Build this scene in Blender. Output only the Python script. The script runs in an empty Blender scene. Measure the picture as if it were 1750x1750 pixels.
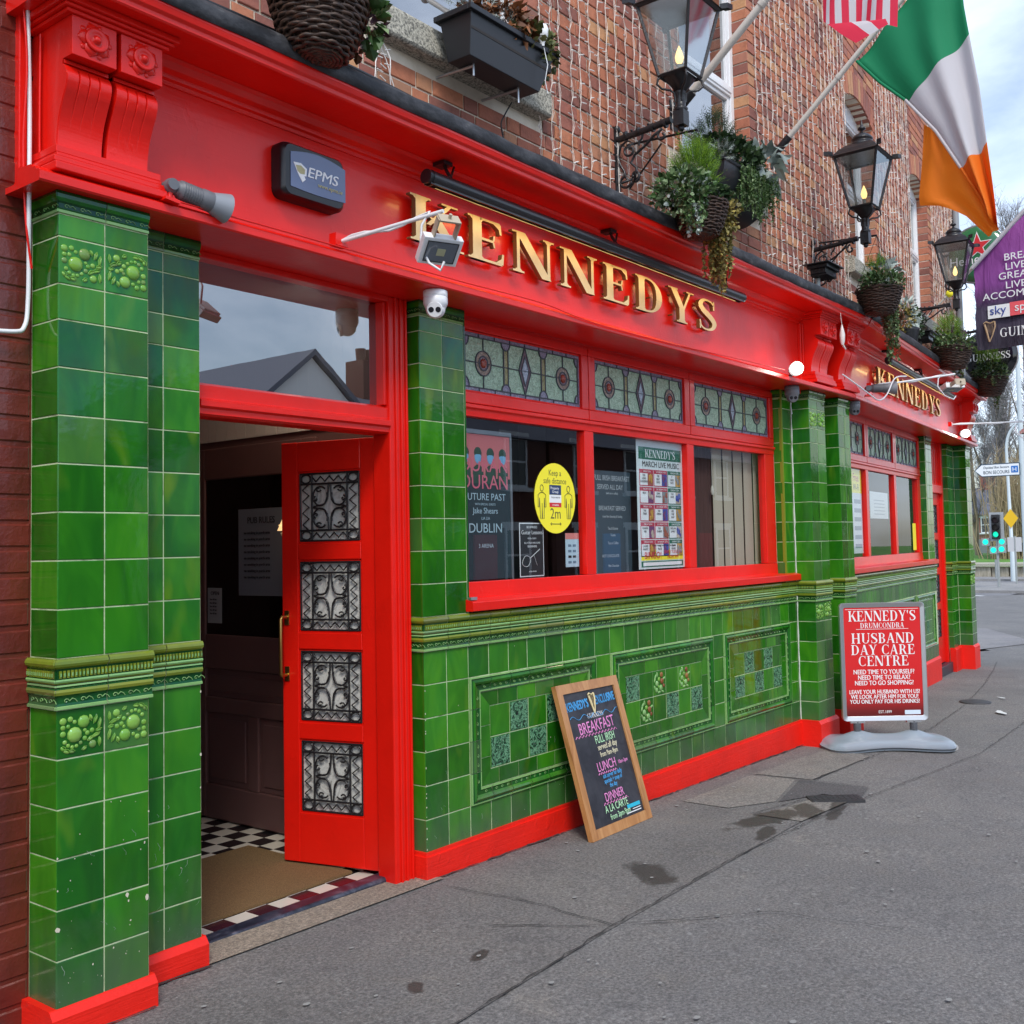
import bpy, bmesh, math, random
from mathutils import Matrix, Vector
R = math.radians
PI = math.pi
random.seed(7)
sc = bpy.context.scene
COL = sc.collection

# ---------------------------------------------------------------- camera
cam_d = bpy.data.cameras.new('camera'); cam = bpy.data.objects.new('camera', cam_d); COL.objects.link(cam)
cam_d.sensor_width = 36.0; cam_d.lens = 36.0 * 1782.27 / 1750.0
cam_d.shift_x = -0.04417; cam_d.shift_y = -0.02118
cam_d.clip_start = 0.05; cam_d.clip_end = 2000
rx = Vector((0.59940218, -0.80015322, -0.02172208)); uy = Vector((-0.02872295, -0.0486207, 0.99840424)); fz = Vector((0.79993251, 0.59782175, 0.05212612))
m = Matrix((rx, uy, -fz)).transposed().to_4x4(); m.translation = (-3.53993, -3.44285, 1.46432)
cam.matrix_world = m
sc.camera = cam

# ---------------------------------------------------------------- world: hazy spring sky with soft broken cloud
SUN_EL, SUN_AZ = R(48), R(222)      # azimuth of the sun measured like a compass from +Y towards +X
w = bpy.data.worlds.new('World'); sc.world = w; w.use_nodes = True
nt = w.node_tree; nt.nodes.clear()
out = nt.nodes.new('ShaderNodeOutputWorld'); bg = nt.nodes.new('ShaderNodeBackground')
sky = nt.nodes.new('ShaderNodeTexSky'); sky.sky_type = 'NISHITA'; sky.sun_disc = False
sky.sun_elevation = SUN_EL; sky.sun_rotation = SUN_AZ; sky.air_density = 1.0; sky.dust_density = 0.8; sky.ozone_density = 1.2
tc = nt.nodes.new('ShaderNodeTexCoord'); mp = nt.nodes.new('ShaderNodeMapping'); mp.inputs['Scale'].default_value = (1.0, 1.0, 2.2)
no = nt.nodes.new('ShaderNodeTexNoise'); no.inputs['Scale'].default_value = 2.3; no.inputs['Detail'].default_value = 9; no.inputs['Roughness'].default_value = 0.55; no.inputs['Distortion'].default_value = 0.35
rp = nt.nodes.new('ShaderNodeValToRGB'); rp.color_ramp.elements[0].position = 0.40; rp.color_ramp.elements[1].position = 0.66
mx = nt.nodes.new('ShaderNodeMix'); mx.data_type = 'RGBA'; mx.inputs[7].default_value = (7.6, 8.6, 10.4, 1)
mul = nt.nodes.new('ShaderNodeMath'); mul.operation = 'MULTIPLY_ADD'; mul.inputs[1].default_value = 0.72; mul.inputs[2].default_value = 0.14
nt.links.new(tc.outputs['Generated'], mp.inputs['Vector']); nt.links.new(mp.outputs[0], no.inputs['Vector'])
nt.links.new(no.outputs['Fac'], rp.inputs['Fac']); nt.links.new(rp.outputs['Color'], mul.inputs[0])
nt.links.new(mul.outputs[0], mx.inputs[0]); nt.links.new(sky.outputs[0], mx.inputs[6])
nt.links.new(mx.outputs[2], bg.inputs['Color']); bg.inputs['Strength'].default_value = 0.12
nt.links.new(bg.outputs[0], out.inputs[0])

# ---------------------------------------------------------------- sun behind thin cloud (soft)
sun_d = bpy.data.lights.new('sun', 'SUN'); sun_d.energy = 1.5; sun_d.angle = R(16); sun_d.color = (1.0, 0.95, 0.88)
sun = bpy.data.objects.new('sun', sun_d); COL.objects.link(sun)
sdir = Vector((math.sin(SUN_AZ) * math.cos(SUN_EL), math.cos(SUN_AZ) * math.cos(SUN_EL), math.sin(SUN_EL)))
sun.rotation_euler = sdir.to_track_quat('Z', 'Y').to_euler()
sc.view_settings.view_transform = 'Standard'; sc.view_settings.look = 'None'; sc.view_settings.gamma = 1
sc.view_settings.exposure = 0.66
sc.view_settings.use_curve_mapping = False
sc.cycles.max_bounces = 8; sc.cycles.transparent_max_bounces = 12; sc.cycles.glossy_bounces = 5
sc.cycles.use_denoising = True

# ---------------------------------------------------------------- helpers
def tag(o, label=None, cat=None, group=None, kind=None):
    if label: o['label'] = label
    if cat: o['category'] = cat
    if group: o['group'] = group
    if kind: o['kind'] = kind
    return o
def empty(name, loc=(0, 0, 0), rz=0, label=None, cat=None, group=None, parent=None):
    o = bpy.data.objects.new(name, None); COL.objects.link(o); o.empty_display_size = .1
    o.location = loc; o.rotation_euler = (0, 0, rz)
    if parent: o.parent = parent
    return tag(o, label, cat, group)

class MB:
    """collects simple solids and links them as one mesh object"""
    def __init__(s, xf=None): s.v = []; s.f = []; s.m = []; s.sm = []; s.xf = xf; s.c = 0
    def add(s, vs, fs, mi=0, smooth=False, xf=None):
        b = len(s.v); M = s.xf
        if xf is not None: vs = [xf @ Vector(p) for p in vs]
        if M is not None: vs = [M @ Vector(p) for p in vs]
        s.v += [tuple(p) for p in vs]
        for f in fs: s.f.append([b + i for i in f]); s.m.append(mi); s.sm.append(smooth)
        return s
    def box(s, x0, x1, y0, y1, z0, z1, mi=0, xf=None):
        v = [(x0, y0, z0), (x1, y0, z0), (x1, y1, z0), (x0, y1, z0), (x0, y0, z1), (x1, y0, z1), (x1, y1, z1), (x0, y1, z1)]
        return s.add(v, [(0, 3, 2, 1), (4, 5, 6, 7), (0, 1, 5, 4), (1, 2, 6, 5), (2, 3, 7, 6), (3, 0, 4, 7)], mi, xf=xf)
    def quad(s, a, b, c, d, mi=0): return s.add([a, b, c, d], [(0, 1, 2, 3)], mi)
    def prism(s, poly, d0, d1, ax='x', mi=0, smooth=False, caps=True, xf=None):
        """poly in the two other axes, extruded d0..d1 along ax.  ax x: poly (y,z); ax y: poly (x,z); ax z: poly (x,y)"""
        n = len(poly)
        def P(p, d): return {'x': (d, p[0], p[1]), 'y': (p[0], d, p[1]), 'z': (p[0], p[1], d)}[ax]
        vs = [P(p, d0) for p in poly] + [P(p, d1) for p in poly]
        fs = [(i, (i + 1) % n, n + (i + 1) % n, n + i) for i in range(n)]
        s.add(vs, fs, mi, smooth, xf)
        if caps:
            s.add(vs, [tuple(range(n - 1, -1, -1)), tuple(range(n, 2 * n))], mi, False, xf)
        return s
    def strip(s, prof, d0, d1, mis=None, smooth=False):
        """open profile (y,z) swept along x; material per segment"""
        n = len(prof); vs = [(d0, y, z) for y, z in prof] + [(d1, y, z) for y, z in prof]
        b = len(s.v); s.add(vs, [])
        for i in range(n - 1):
            s.f.append([b + i, b + n + i, b + n + i + 1, b + i + 1]); s.m.append(mis[i] if mis else 0); s.sm.append(smooth)
        return s
    def tube(s, pts, r, n=8, mi=0, smooth=True, caps=True, xf=None):
        pts = [Vector(p) for p in pts]; rs = r if isinstance(r, (list, tuple)) else [r] * len(pts)
        vs = []; prev = None
        for i, p in enumerate(pts):
            t = (pts[min(i + 1, len(pts) - 1)] - pts[max(i - 1, 0)]).normalized()
            a = prev if prev is not None else (Vector((0, 0, 1)) if abs(t.z) < .9 else Vector((1, 0, 0)))
            u = (a - t * a.dot(t))
            if u.length < 1e-5: u = t.orthogonal()
            u.normalize(); q = t.cross(u); prev = u
            for k in range(n):
                an = 2 * PI * k / n; vs.append(p + (u * math.cos(an) + q * math.sin(an)) * rs[i])
        fs = []
        for i in range(len(pts) - 1):
            for k in range(n): fs.append((i * n + k, i * n + (k + 1) % n, (i + 1) * n + (k + 1) % n, (i + 1) * n + k))
        s.add(vs, fs, mi, smooth, xf)
        if caps: s.add(vs, [tuple(range(n - 1, -1, -1)), tuple((len(pts) - 1) * n + k for k in range(n))], mi, False, xf)
        return s
    def lathe(s, prof, n=16, c=(0, 0, 0), mi=0, smooth=True, xf=None):
        vs = []; 
        for r_, z in prof:
            for k in range(n): a = 2 * PI * k / n; vs.append((c[0] + r_ * math.cos(a), c[1] + r_ * math.sin(a), c[2] + z))
        fs = []
        for i in range(len(prof) - 1):
            for k in range(n): fs.append((i * n + k, i * n + (k + 1) % n, (i + 1) * n + (k + 1) % n, (i + 1) * n + k))
        s.add(vs, fs, mi, smooth, xf); 
        s.add(vs, [tuple(range(n - 1, -1, -1)), tuple((len(prof) - 1) * n + k for k in range(n))], mi, False, xf)
        return s
    def ball(s, c, r, n=8, mi=0, sc3=(1, 1, 1), xf=None):
        prof = []; k = max(4, n // 2)
        vs = []; 
        for i in range(1, k):
            a = PI * i / k
            for j in range(n): b = 2 * PI * j / n; vs.append((c[0] + r * sc3[0] * math.sin(a) * math.cos(b), c[1] + r * sc3[1] * math.sin(a) * math.sin(b), c[2] - r * sc3[2] * math.cos(a)))
        vs.append((c[0], c[1], c[2] - r * sc3[2])); vs.append((c[0], c[1], c[2] + r * sc3[2]))
        fs = []
        for i in range(k - 2):
            for j in range(n): fs.append((i * n + j, i * n + (j + 1) % n, (i + 1) * n + (j + 1) % n, (i + 1) * n + j))
        B, T = len(vs) - 2, len(vs) - 1
        for j in range(n): fs.append((B, (j + 1) % n, j)); fs.append(((k - 2) * n + j, (k - 2) * n + (j + 1) % n, T))
        return s.add(vs, fs, mi, True, xf)
    def mesh(s, name, mats):
        me = bpy.data.meshes.new(name); me.from_pydata(s.v, [], s.f)
        for mt in (mats if isinstance(mats, (list, tuple)) else [mats]): me.materials.append(mt)
        me.polygons.foreach_set('material_index', s.m); me.polygons.foreach_set('use_smooth', s.sm)
        me.update(); return me
    def build(s, name, mats, parent=None, label=None, cat=None, group=None, kind=None, bevel=0, mw=None):
        o = bpy.data.objects.new(name, s.mesh(name, mats)); COL.objects.link(o)
        if mw is not None: o.matrix_world = mw
        if parent: o.parent = parent
        if bevel:
            b = o.modifiers.new('bevel', 'BEVEL'); b.width = bevel; b.segments = 2; b.limit_method = 'ANGLE'; b.angle_limit = R(40)
        return tag(o, label, cat, group, kind)

def link(name, me, parent, M):
    o = bpy.data.objects.new(name, me); COL.objects.link(o)
    o.parent = parent; o.matrix_basis = M
    return o
def copy_tree(o, parent=None):
    c = o.copy(); COL.objects.link(c); c.parent = parent
    for ch in list(o.children): copy_tree(ch, c)
    return c
def T3(x, y, z, rz=0, rx_=0, ry_=0, s=1):
    return Matrix.Translation((x, y, z)) @ Matrix.Rotation(rz, 4, 'Z') @ Matrix.Rotation(rx_, 4, 'X') @ Matrix.Rotation(ry_, 4, 'Y') @ Matrix.Scale(s, 4)

# ---------------------------------------------------------------- materials
def mat(name, col, rough=.5, metal=0, coat=0, spec=.5, emis=None, estr=0, alpha=None, trans=0):
    m_ = bpy.data.materials.new(name); m_.use_nodes = True; p = m_.node_tree.nodes['Principled BSDF']
    p.inputs['Base Color'].default_value = (*col, 1); p.inputs['Roughness'].default_value = rough; p.inputs['Metallic'].default_value = metal
    p.inputs['Coat Weight'].default_value = coat; p.inputs['Coat Roughness'].default_value = .06; p.inputs['Specular IOR Level'].default_value = spec
    if emis: p.inputs['Emission Color'].default_value = (*emis, 1); p.inputs['Emission Strength'].default_value = estr
    if trans: p.inputs['Transmission Weight'].default_value = trans
    return m_
def N(m_, typ, **kw):
    n = m_.node_tree.nodes.new(typ)
    for k, v in kw.items():
        if k in n.inputs: n.inputs[k].default_value = v
        else: setattr(n, k, v)
    return n
def L(m_, a, b): m_.node_tree.links.new(a, b)
def ramp(m_, fac, stops, interp='LINEAR'):
    r_ = N(m_, 'ShaderNodeValToRGB'); cr = r_.color_ramp; cr.interpolation = interp
    while len(cr.elements) < len(stops): cr.elements.new(.5)
    for e, (p_, c_) in zip(cr.elements, stops): e.position = p_; e.color = (*c_, 1) if len(c_) == 3 else c_
    L(m_, fac, r_.inputs['Fac']); return r_.outputs['Color']
def mixc(m_, f, a, b, blend='MIX'):
    x = N(m_, 'ShaderNodeMix'); x.data_type = 'RGBA'; x.blend_type = blend
    for sock, v in ((0, f), (6, a), (7, b)):
        if hasattr(v, 'links') or hasattr(v, 'is_linked'): L(m_, v, x.inputs[sock])
        else: x.inputs[sock].default_value = v if sock == 0 else (*v, 1)
    return x.outputs[2]
def math_(m_, op, a, b=0.0, c=0.0):
    x = N(m_, 'ShaderNodeMath'); x.operation = op
    for i, v in enumerate((a, b, c)):
        if hasattr(v, 'is_linked'): L(m_, v, x.inputs[i])
        else: x.inputs[i].default_value = v
    return x.outputs[0]
def noise(m_, scale, detail=4, rough=.5, vec=None, dist=0, out_='Fac'):
    x = N(m_, 'ShaderNodeTexNoise'); x.inputs['Scale'].default_value = scale; x.inputs['Detail'].default_value = detail; x.inputs['Roughness'].default_value = rough; x.inputs['Distortion'].default_value = dist
    if vec is not None: L(m_, vec, x.inputs['Vector'])
    return x.outputs[out_]
def wpos(m_): return N(m_, 'ShaderNodeNewGeometry').outputs['Position']
def opos(m_): return N(m_, 'ShaderNodeTexCoord').outputs['Object']
def bump(m_, h, strength=.3, dist=.01, prev=None):
    b = N(m_, 'ShaderNodeBump'); b.inputs['Strength'].default_value = strength; b.inputs['Distance'].default_value = dist; L(m_, h, b.inputs['Height'])
    if prev is not None: L(m_, prev, b.inputs['Normal'])
    return b.outputs[0]
def PB(m_): return m_.node_tree.nodes['Principled BSDF']
def rnd(m_):
    """one random number per object and per loose piece"""
    a = N(m_, 'ShaderNodeObjectInfo').outputs['Random']; b = N(m_, 'ShaderNodeNewGeometry').outputs['Random Per Island']
    return math_(m_, 'FRACT', math_(m_, 'ADD', math_(m_, 'MULTIPLY', a, 7.31), b))
def vmap(m_, vec, sc3):
    x = N(m_, 'ShaderNodeMapping'); x.inputs['Scale'].default_value = sc3; L(m_, vec, x.inputs['Vector']); return x.outputs[0]

def paint(name, col, rough=.28, coat=.5, bumpy=.12, dirt=.25):
    m_ = mat(name, col, rough, coat=coat, spec=.38); p = PB(m_); P_ = wpos(m_)
    n1 = noise(m_, 3.0, 6, .6, P_); n2 = noise(m_, 45, 3, .5, P_)
    dark = tuple(c * .62 for c in col)
    L(m_, mixc(m_, math_(m_, 'MULTIPLY', ramp(m_, n1, [(.45, (0, 0, 0)), (.75, (1, 1, 1))]), dirt), col, dark), p.inputs['Base Color'])
    st = noise(m_, 5, 4, .6, vmap(m_, P_, (6, 6, .4)))
    L(m_, math_(m_, 'MULTIPLY_ADD', st, .08, rough - .04), p.inputs['Roughness'])
    h = math_(m_, 'ADD', n2, math_(m_, 'MULTIPLY', noise(m_, 9, 3, .5, P_), 1.6))
    h = math_(m_, 'ADD', h, math_(m_, 'MULTIPLY', noise(m_, 4, 4, .6, vmap(m_, P_, (.7, 6, 34))), 1.1))
    h = math_(m_, 'ADD', h, math_(m_, 'MULTIPLY', ramp(m_, noise(m_, 23, 2, .5, vmap(m_, P_, (1, 1, .5))), [(.66, (0, 0, 0)), (.70, (1, 1, 1))]), .9))
    L(m_, bump(m_, h, bumpy, .004), p.inputs['Normal']); return m_

RED = paint('gloss_red_paint', (.78, .010, .004), .30, .12, .16, .40)
REDP = paint('gloss_red_plinth', (.82, .014, .005), .5, .03, .45, .45)
BLACKP = paint('black_paint', (.012, .012, .014), .35, .3, .2, .3)
IRON = paint('black_iron', (.015, .014, .016), .42, .25, .35, .3)

def glaze(name, stops, streak=.5, base_dirt=True, rough=.06, wav=.045):
    """majolica glaze: every tile has its own green, pools of thicker and thinner glaze, slightly wavy surface"""
    m_ = mat(name, (.02, .15, .02), rough, spec=.5); p = PB(m_); P_ = wpos(m_); r_ = rnd(m_)
    off = N(m_, 'ShaderNodeCombineXYZ'); L(m_, math_(m_, 'MULTIPLY', r_, 37.), off.inputs[0]); L(m_, math_(m_, 'MULTIPLY', r_, 91.), off.inputs[2])
    va = N(m_, 'ShaderNodeVectorMath'); va.operation = 'ADD'; L(m_, P_, va.inputs[0]); L(m_, off.outputs[0], va.inputs[1]); V = va.outputs[0]
    pool = noise(m_, 5.5, 3, .5, vmap(m_, V, (1.3, 1.3, .5)), 1.2)
    f = math_(m_, 'MULTIPLY_ADD', r_, .55, math_(m_, 'MULTIPLY_ADD', pool, streak * 1.6, -.25 * streak))
    col = ramp(m_, f, stops)
    # limey yellow where the glaze has run thin
    thin = ramp(m_, noise(m_, 3.2, 2, .5, vmap(m_, V, (2.2, 2.2, .7)), .8), [(.62, (0, 0, 0)), (.78, (1, 1, 1))])
    col = mixc(m_, math_(m_, 'MULTIPLY', thin, .45), col, (.17, .30, .012))
    if base_dirt:   # splashed street film and scuffs on the lowest tiles
        sep = N(m_, 'ShaderNodeSeparateXYZ'); L(m_, P_, sep.inputs[0])
        hz = math_(m_, 'MULTIPLY_ADD', sep.outputs[2], -2.6, 1.15)
        hz = math_(m_, 'ADD', hz, math_(m_, 'MULTIPLY_ADD', noise(m_, 7, 5, .6, P_), 1.3, -.75))
        d = ramp(m_, hz, [(.1, (0, 0, 0)), (1., (1, 1, 1))])
        col = mixc(m_, math_(m_, 'MULTIPLY', d, .58), col, (.085, .12, .08))
        sp = ramp(m_, noise(m_, 85, 3, .6, P_), [(.70, (0, 0, 0)), (.74, (1, 1, 1))])
        col = mixc(m_, math_(m_, 'MULTIPLY', math_(m_, 'MULTIPLY', sp, d), .5), col, (.30, .36, .30))
        L(m_, math_(m_, 'MULTIPLY_ADD', d, .22, rough), p.inputs['Roughness'])
    old = ramp(m_, r_, [(.90, (0, 0, 0)), (.915, (1, 1, 1))]); col = mixc(m_, math_(m_, 'MULTIPLY', old, .45), col, (.055, .085, .05))
    L(m_, col, p.inputs['Base Color'])
    p.inputs['Thin Film IOR'].default_value = 1.42; L(m_, math_(m_, 'MULTIPLY_ADD', noise(m_, 2.2, 4, .6, vmap(m_, V, (1.6, 1.6, .8)), .8), 260., 190.), p.inputs['Thin Film Thickness'])
    h = math_(m_, 'ADD', noise(m_, 7, 3, .5, V), math_(m_, 'MULTIPLY', noise(m_, 28, 2, .5, V), .14))
    L(m_, bump(m_, h, wav, .02), p.inputs['Normal'])
    return m_
GREEN = glaze('green_glaze', [(.0, (.007, .060, .005)), (.35, (.013, .115, .006)), (.65, (.028, .185, .008)), (1., (.070, .29, .012))])
GREEN2 = glaze('deep_green_glaze', [(.0, (.004, .040, .006)), (.5, (.007, .075, .010)), (1., (.015, .13, .018))], base_dirt=False)
OLIVE = glaze('olive_glaze', [(.0, (.10, .17, .012)), (.5, (.19, .24, .020)), (1., (.25, .27, .03))], base_dirt=False)
PALE = glaze('pale_green_glaze', [(.0, (.16, .34, .10)), (.5, (.22, .42, .14)), (1., (.30, .48, .18))], base_dirt=False)
CREST = glaze('relief_green_glaze', [(.0, (.10, .30, .03)), (.5, (.19, .40, .06)), (1., (.26, .46, .09))], base_dirt=False, wav=.1)
FRUIT = glaze('russet_fruit_glaze', [(.0, (.16, .05, .02)), (.5, (.26, .09, .03)), (1., (.30, .2, .05))], base_dirt=False, wav=.1)
GROUT = mat('pale_green_grout', (.60, .70, .42), .7)
_n = noise(GROUT, 14, 5, .6, wpos(GROUT)); L(GROUT, ramp(GROUT, _n, [(.30, (.22, .27, .14)), (.48, (.50, .60, .34)), (.8, (.62, .70, .45))]), PB(GROUT).inputs['Base Color'])

def relief_pic(name, c1, c2, dark):
    m_ = mat(name, c1, .12, spec=.6); p = PB(m_); V = wpos(m_)
    n_ = noise(m_, 22, 4, .65, V, 2.6)
    L(m_, ramp(m_, n_, [(.40, dark), (.47, c2), (.53, c1), (.58, c2), (.64, dark)]), p.inputs['Base Color'])
    L(m_, bump(m_, n_, .6, .01), p.inputs['Normal']); return m_
PICG = relief_pic('swirl_relief_glaze', (.20, .42, .24), (.03, .14, .06), (.004, .02, .010))

# bricks
def brickmat(name, stops, rough=.85, painted=False):
    m_ = mat(name, (.3, .1, .05), rough); p = PB(m_); P_ = wpos(m_); r_ = rnd(m_)
    col = ramp(m_, r_, stops)
    n1 = noise(m_, 16, 5, .65, P_)
    col = mixc(m_, .5, col, ramp(m_, n1, [(.3, (.62, .58, .56)), (.5, (1., 1., 1.)), (.75, (1.25, 1.18, 1.1))]), 'MULTIPLY')
    soot = ramp(m_, noise(m_, 2.1, 5, .6, vmap(m_, P_, (1, 1, .7))), [(.55, (0, 0, 0)), (.75, (1, 1, 1))])
    col = mixc(m_, math_(m_, 'MULTIPLY', soot, .35), col, (.06, .04, .035))
    L(m_, col, p.inputs['Base Color'])
    L(m_, bump(m_, math_(m_, 'ADD', noise(m_, 60, 4, .6, P_), n1), .5, .006), p.inputs['Normal']); return m_
BRICK = brickmat('orange_red_brick', [(.0, (.22, .085, .065)), (.2, (.34, .12, .085)), (.42, (.43, .15, .085)), (.6, (.50, .19, .10)), (.78, (.36, .135, .10)), (.92, (.56, .29, .14)), (1., (.20, .09, .085))])
MORTAR = mat('cream_mortar', (.7, .62, .5), .9); L(MORTAR, bump(MORTAR, noise(MORTAR, 50, 4, .6, wpos(MORTAR)), .5, .005), PB(MORTAR).inputs['Normal'])
L(MORTAR, ramp(MORTAR, noise(MORTAR, 3, 5, .6, wpos(MORTAR)), [(.3, (.56, .47, .36)), (.6, (.80, .71, .58))]), PB(MORTAR).inputs['Base Color'])
MAROON = mat('maroon_gloss_masonry', (.14, .018, .012), .32, coat=.35)
_p = wpos(MAROON); _h = math_(MAROON, 'ADD', noise(MAROON, 20, 5, .6, _p), math_(MAROON, 'MULTIPLY', noise(MAROON, 90, 3, .6, _p), .5))
L(MAROON, bump(MAROON, _h, .5, .006), PB(MAROON).inputs['Normal'])
L(MAROON, ramp(MAROON, noise(MAROON, 4, 5, .6, _p), [(.3, (.09, .014, .011)), (.6, (.16, .024, .015))]), PB(MAROON).inputs['Base Color'])

GRANITE = mat('granite', (.4, .38, .33), .85); _p = wpos(GRANITE)
L(GRANITE, ramp(GRANITE, noise(GRANITE, 90, 4, .7, _p), [(.38, (.12, .115, .10)), (.52, (.40, .38, .31)), (.68, (.62, .58, .48))]), PB(GRANITE).inputs['Base Color'])
L(GRANITE, bump(GRANITE, noise(GRANITE, 70, 4, .7, _p), .6, .008), PB(GRANITE).inputs['Normal'])

def glassmat(name, tint=(.55, .6, .62), ior=1.55, base=.0, rough=0.0, wav=.0):
    m_ = bpy.data.materials.new(name); m_.use_nodes = True; t = m_.node_tree; t.nodes.clear()
    o = t.nodes.new('ShaderNodeOutputMaterial'); tr = t.nodes.new('ShaderNodeBsdfTransparent'); gl = t.nodes.new('ShaderNodeBsdfGlossy'); fr = t.nodes.new('ShaderNodeFresnel'); mi = t.nodes.new('ShaderNodeMixShader')
    tr.inputs[0].default_value = (*tint, 1); gl.inputs['Roughness'].default_value = rough; fr.inputs[0].default_value = ior
    bf = N(m_, 'ShaderNodeNewGeometry').outputs['Backfacing']; a = math_(m_, 'MULTIPLY', math_(m_, 'ADD', fr.outputs[0], base), math_(m_, 'SUBTRACT', 1.0, bf)); t.links.new(a, mi.inputs[0])
    if wav:
        b = bump(m_, noise(m_, 3.5, 2, .5, wpos(m_)), wav, .02); t.links.new(b, gl.inputs['Normal'])
    t.links.new(tr.outputs[0], mi.inputs[1]); t.links.new(gl.outputs[0], mi.inputs[2]); t.links.new(mi.outputs[0], o.inputs[0]); return m_
GLASS = glassmat('window_glass', (.95, .97, .97), 1.5, .05, 0, .004)
GLASSU = glassmat('upper_window_glass', (.35, .4, .45), 2.2, .35, 0, .01)
GLASSL = glassmat('lantern_glass', (.72, .75, .76), 1.6, .26, .10)
WHITE = mat('white_plastic', (.78, .79, .80), .35); WHITE2 = mat('white_upvc', (.80, .81, .82), .3)
GREYP = mat('grey_plastic', (.13, .135, .15), .5); LGREY = mat('light_grey_plastic', (.42, .45, .50), .4)
DARK = mat('dark_interior', (.018, .012, .012), .8); DARKB = mat('brown_door_paint', (.14, .070, .066), .42)
ALU = mat('brushed_aluminium', (.62, .63, .64), .32, metal=.9)
BRASS = mat('aged_brass', (.55, .38, .12), .3, metal=1.0)
LEAD = mat('lead_came', (.07, .075, .085), .55, metal=.3)
def flat(name, col, rough=.6): return mat(name, col, rough)
PW = flat('print_white', (.82, .84, .84)); PK = flat('print_black', (.015, .015, .018)); PR = flat('print_red', (.62, .02, .03)); PG = flat('print_green', (.02, .17, .10))
PY = flat('print_yellow', (.92, .82, .03)); PBL = flat('print_blue', (.05, .30, .75)); PP = flat('print_pink', (.75, .18, .42)); PLB = flat('print_light_blue', (.35, .62, .8))
# ---------------------------------------------------------------- lettering
def sans(txt, size, M, m_, parent, name='lettering', align='LEFT', ext=.0008, sx=1.0, space=1.0, shear=0):
    c = bpy.data.curves.new(name, 'FONT'); c.body = txt; c.size = size; c.align_x = align; c.extrude = ext; c.space_character = space; c.shear = shear; c.resolution_u = 3
    t = bpy.data.objects.new(name, c); me = bpy.data.meshes.new_from_object(t)
    bpy.data.objects.remove(t); bpy.data.curves.remove(c)
    me.materials.clear(); me.materials.append(m_)
    o = bpy.data.objects.new(name, me); COL.objects.link(o); o.parent = parent
    o.matrix_basis = M @ Matrix.Diagonal((sx, 1, 1, 1))
    return o
# upright plane facing -y : local x -> +x, local y -> +z, local z -> -y
UP = Matrix.Rotation(PI / 2, 4, 'X')

GL = {}
TT, tt, SE, SH = .165, .055, .085, .042
def _rect(a, b, c, d): return [(a, b), (c, b), (c, d), (a, d)]
def _stem(x, w_=TT, y0=0, y1=1, top=True, bot=True):
    g = [_rect(x, y0, x + w_, y1)]
    if bot: g += [_rect(x - SE, y0, x + w_ + SE, y0 + SH), [(x - SE * .5, y0 + SH), (x, y0 + SH), (x, y0 + .10)], [(x + w_, y0 + SH), (x + w_ + SE * .5, y0 + SH), (x + w_, y0 + .10)]]
    if top: g += [_rect(x - SE, y1 - SH, x + w_ + SE, y1), [(x - SE * .5, y1 - SH), (x, y1 - .10), (x, y1 - SH)], [(x + w_, y1 - SH), (x + w_, y1 - .10), (x + w_ + SE * .5, y1 - SH)]]
    return g
def _diag(xa, ya, xb, yb, w_): return [[(xa, ya), (xa + w_, ya), (xb + w_, yb), (xb, yb)]]
def _arc(cx, cy, rx_, ry_, a0, a1, wt, wn, n=14):
    """arc whose stroke is thick where it runs vertically and thin where it runs flat; a list of quads"""
    out_ = []; P_ = []
    for i in range(n + 1):
        a = R(a0 + (a1 - a0) * i / n); c, s = math.cos(a), math.sin(a); w_ = wn + (wt - wn) * abs(c) ** 1.4
        P_.append(((cx + rx_ * c, cy + ry_ * s), (cx + (rx_ - w_) * c, cy + (ry_ - wn) * s)))
    for i in range(n): out_.append([P_[i][0], P_[i + 1][0], P_[i + 1][1], P_[i][1]])
    return out_
def _bar(x0, x1, y, up=0, dn=0):
    g = [_rect(x0, y - tt / 2, x1, y + tt / 2)]
    if up: g += [[(x1 - .03, y), (x1 + .02, y), (x1 + .035, y + up), (x1, y + up)], [(x1 - .12, y + tt / 2), (x1 - .02, y + tt / 2), (x1, y + up * .6)]]
    if dn: g += [[(x1 - .03, y), (x1, y - dn), (x1 + .035, y - dn), (x1 + .02, y)], [(x1 - .12, y - tt / 2), (x1, y - dn * .6), (x1 - .02, y - tt / 2)]]
    return g
def _srf(xc, y, half=.14, h=SH): return [_rect(xc - half, y, xc + half, y + h)]
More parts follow.
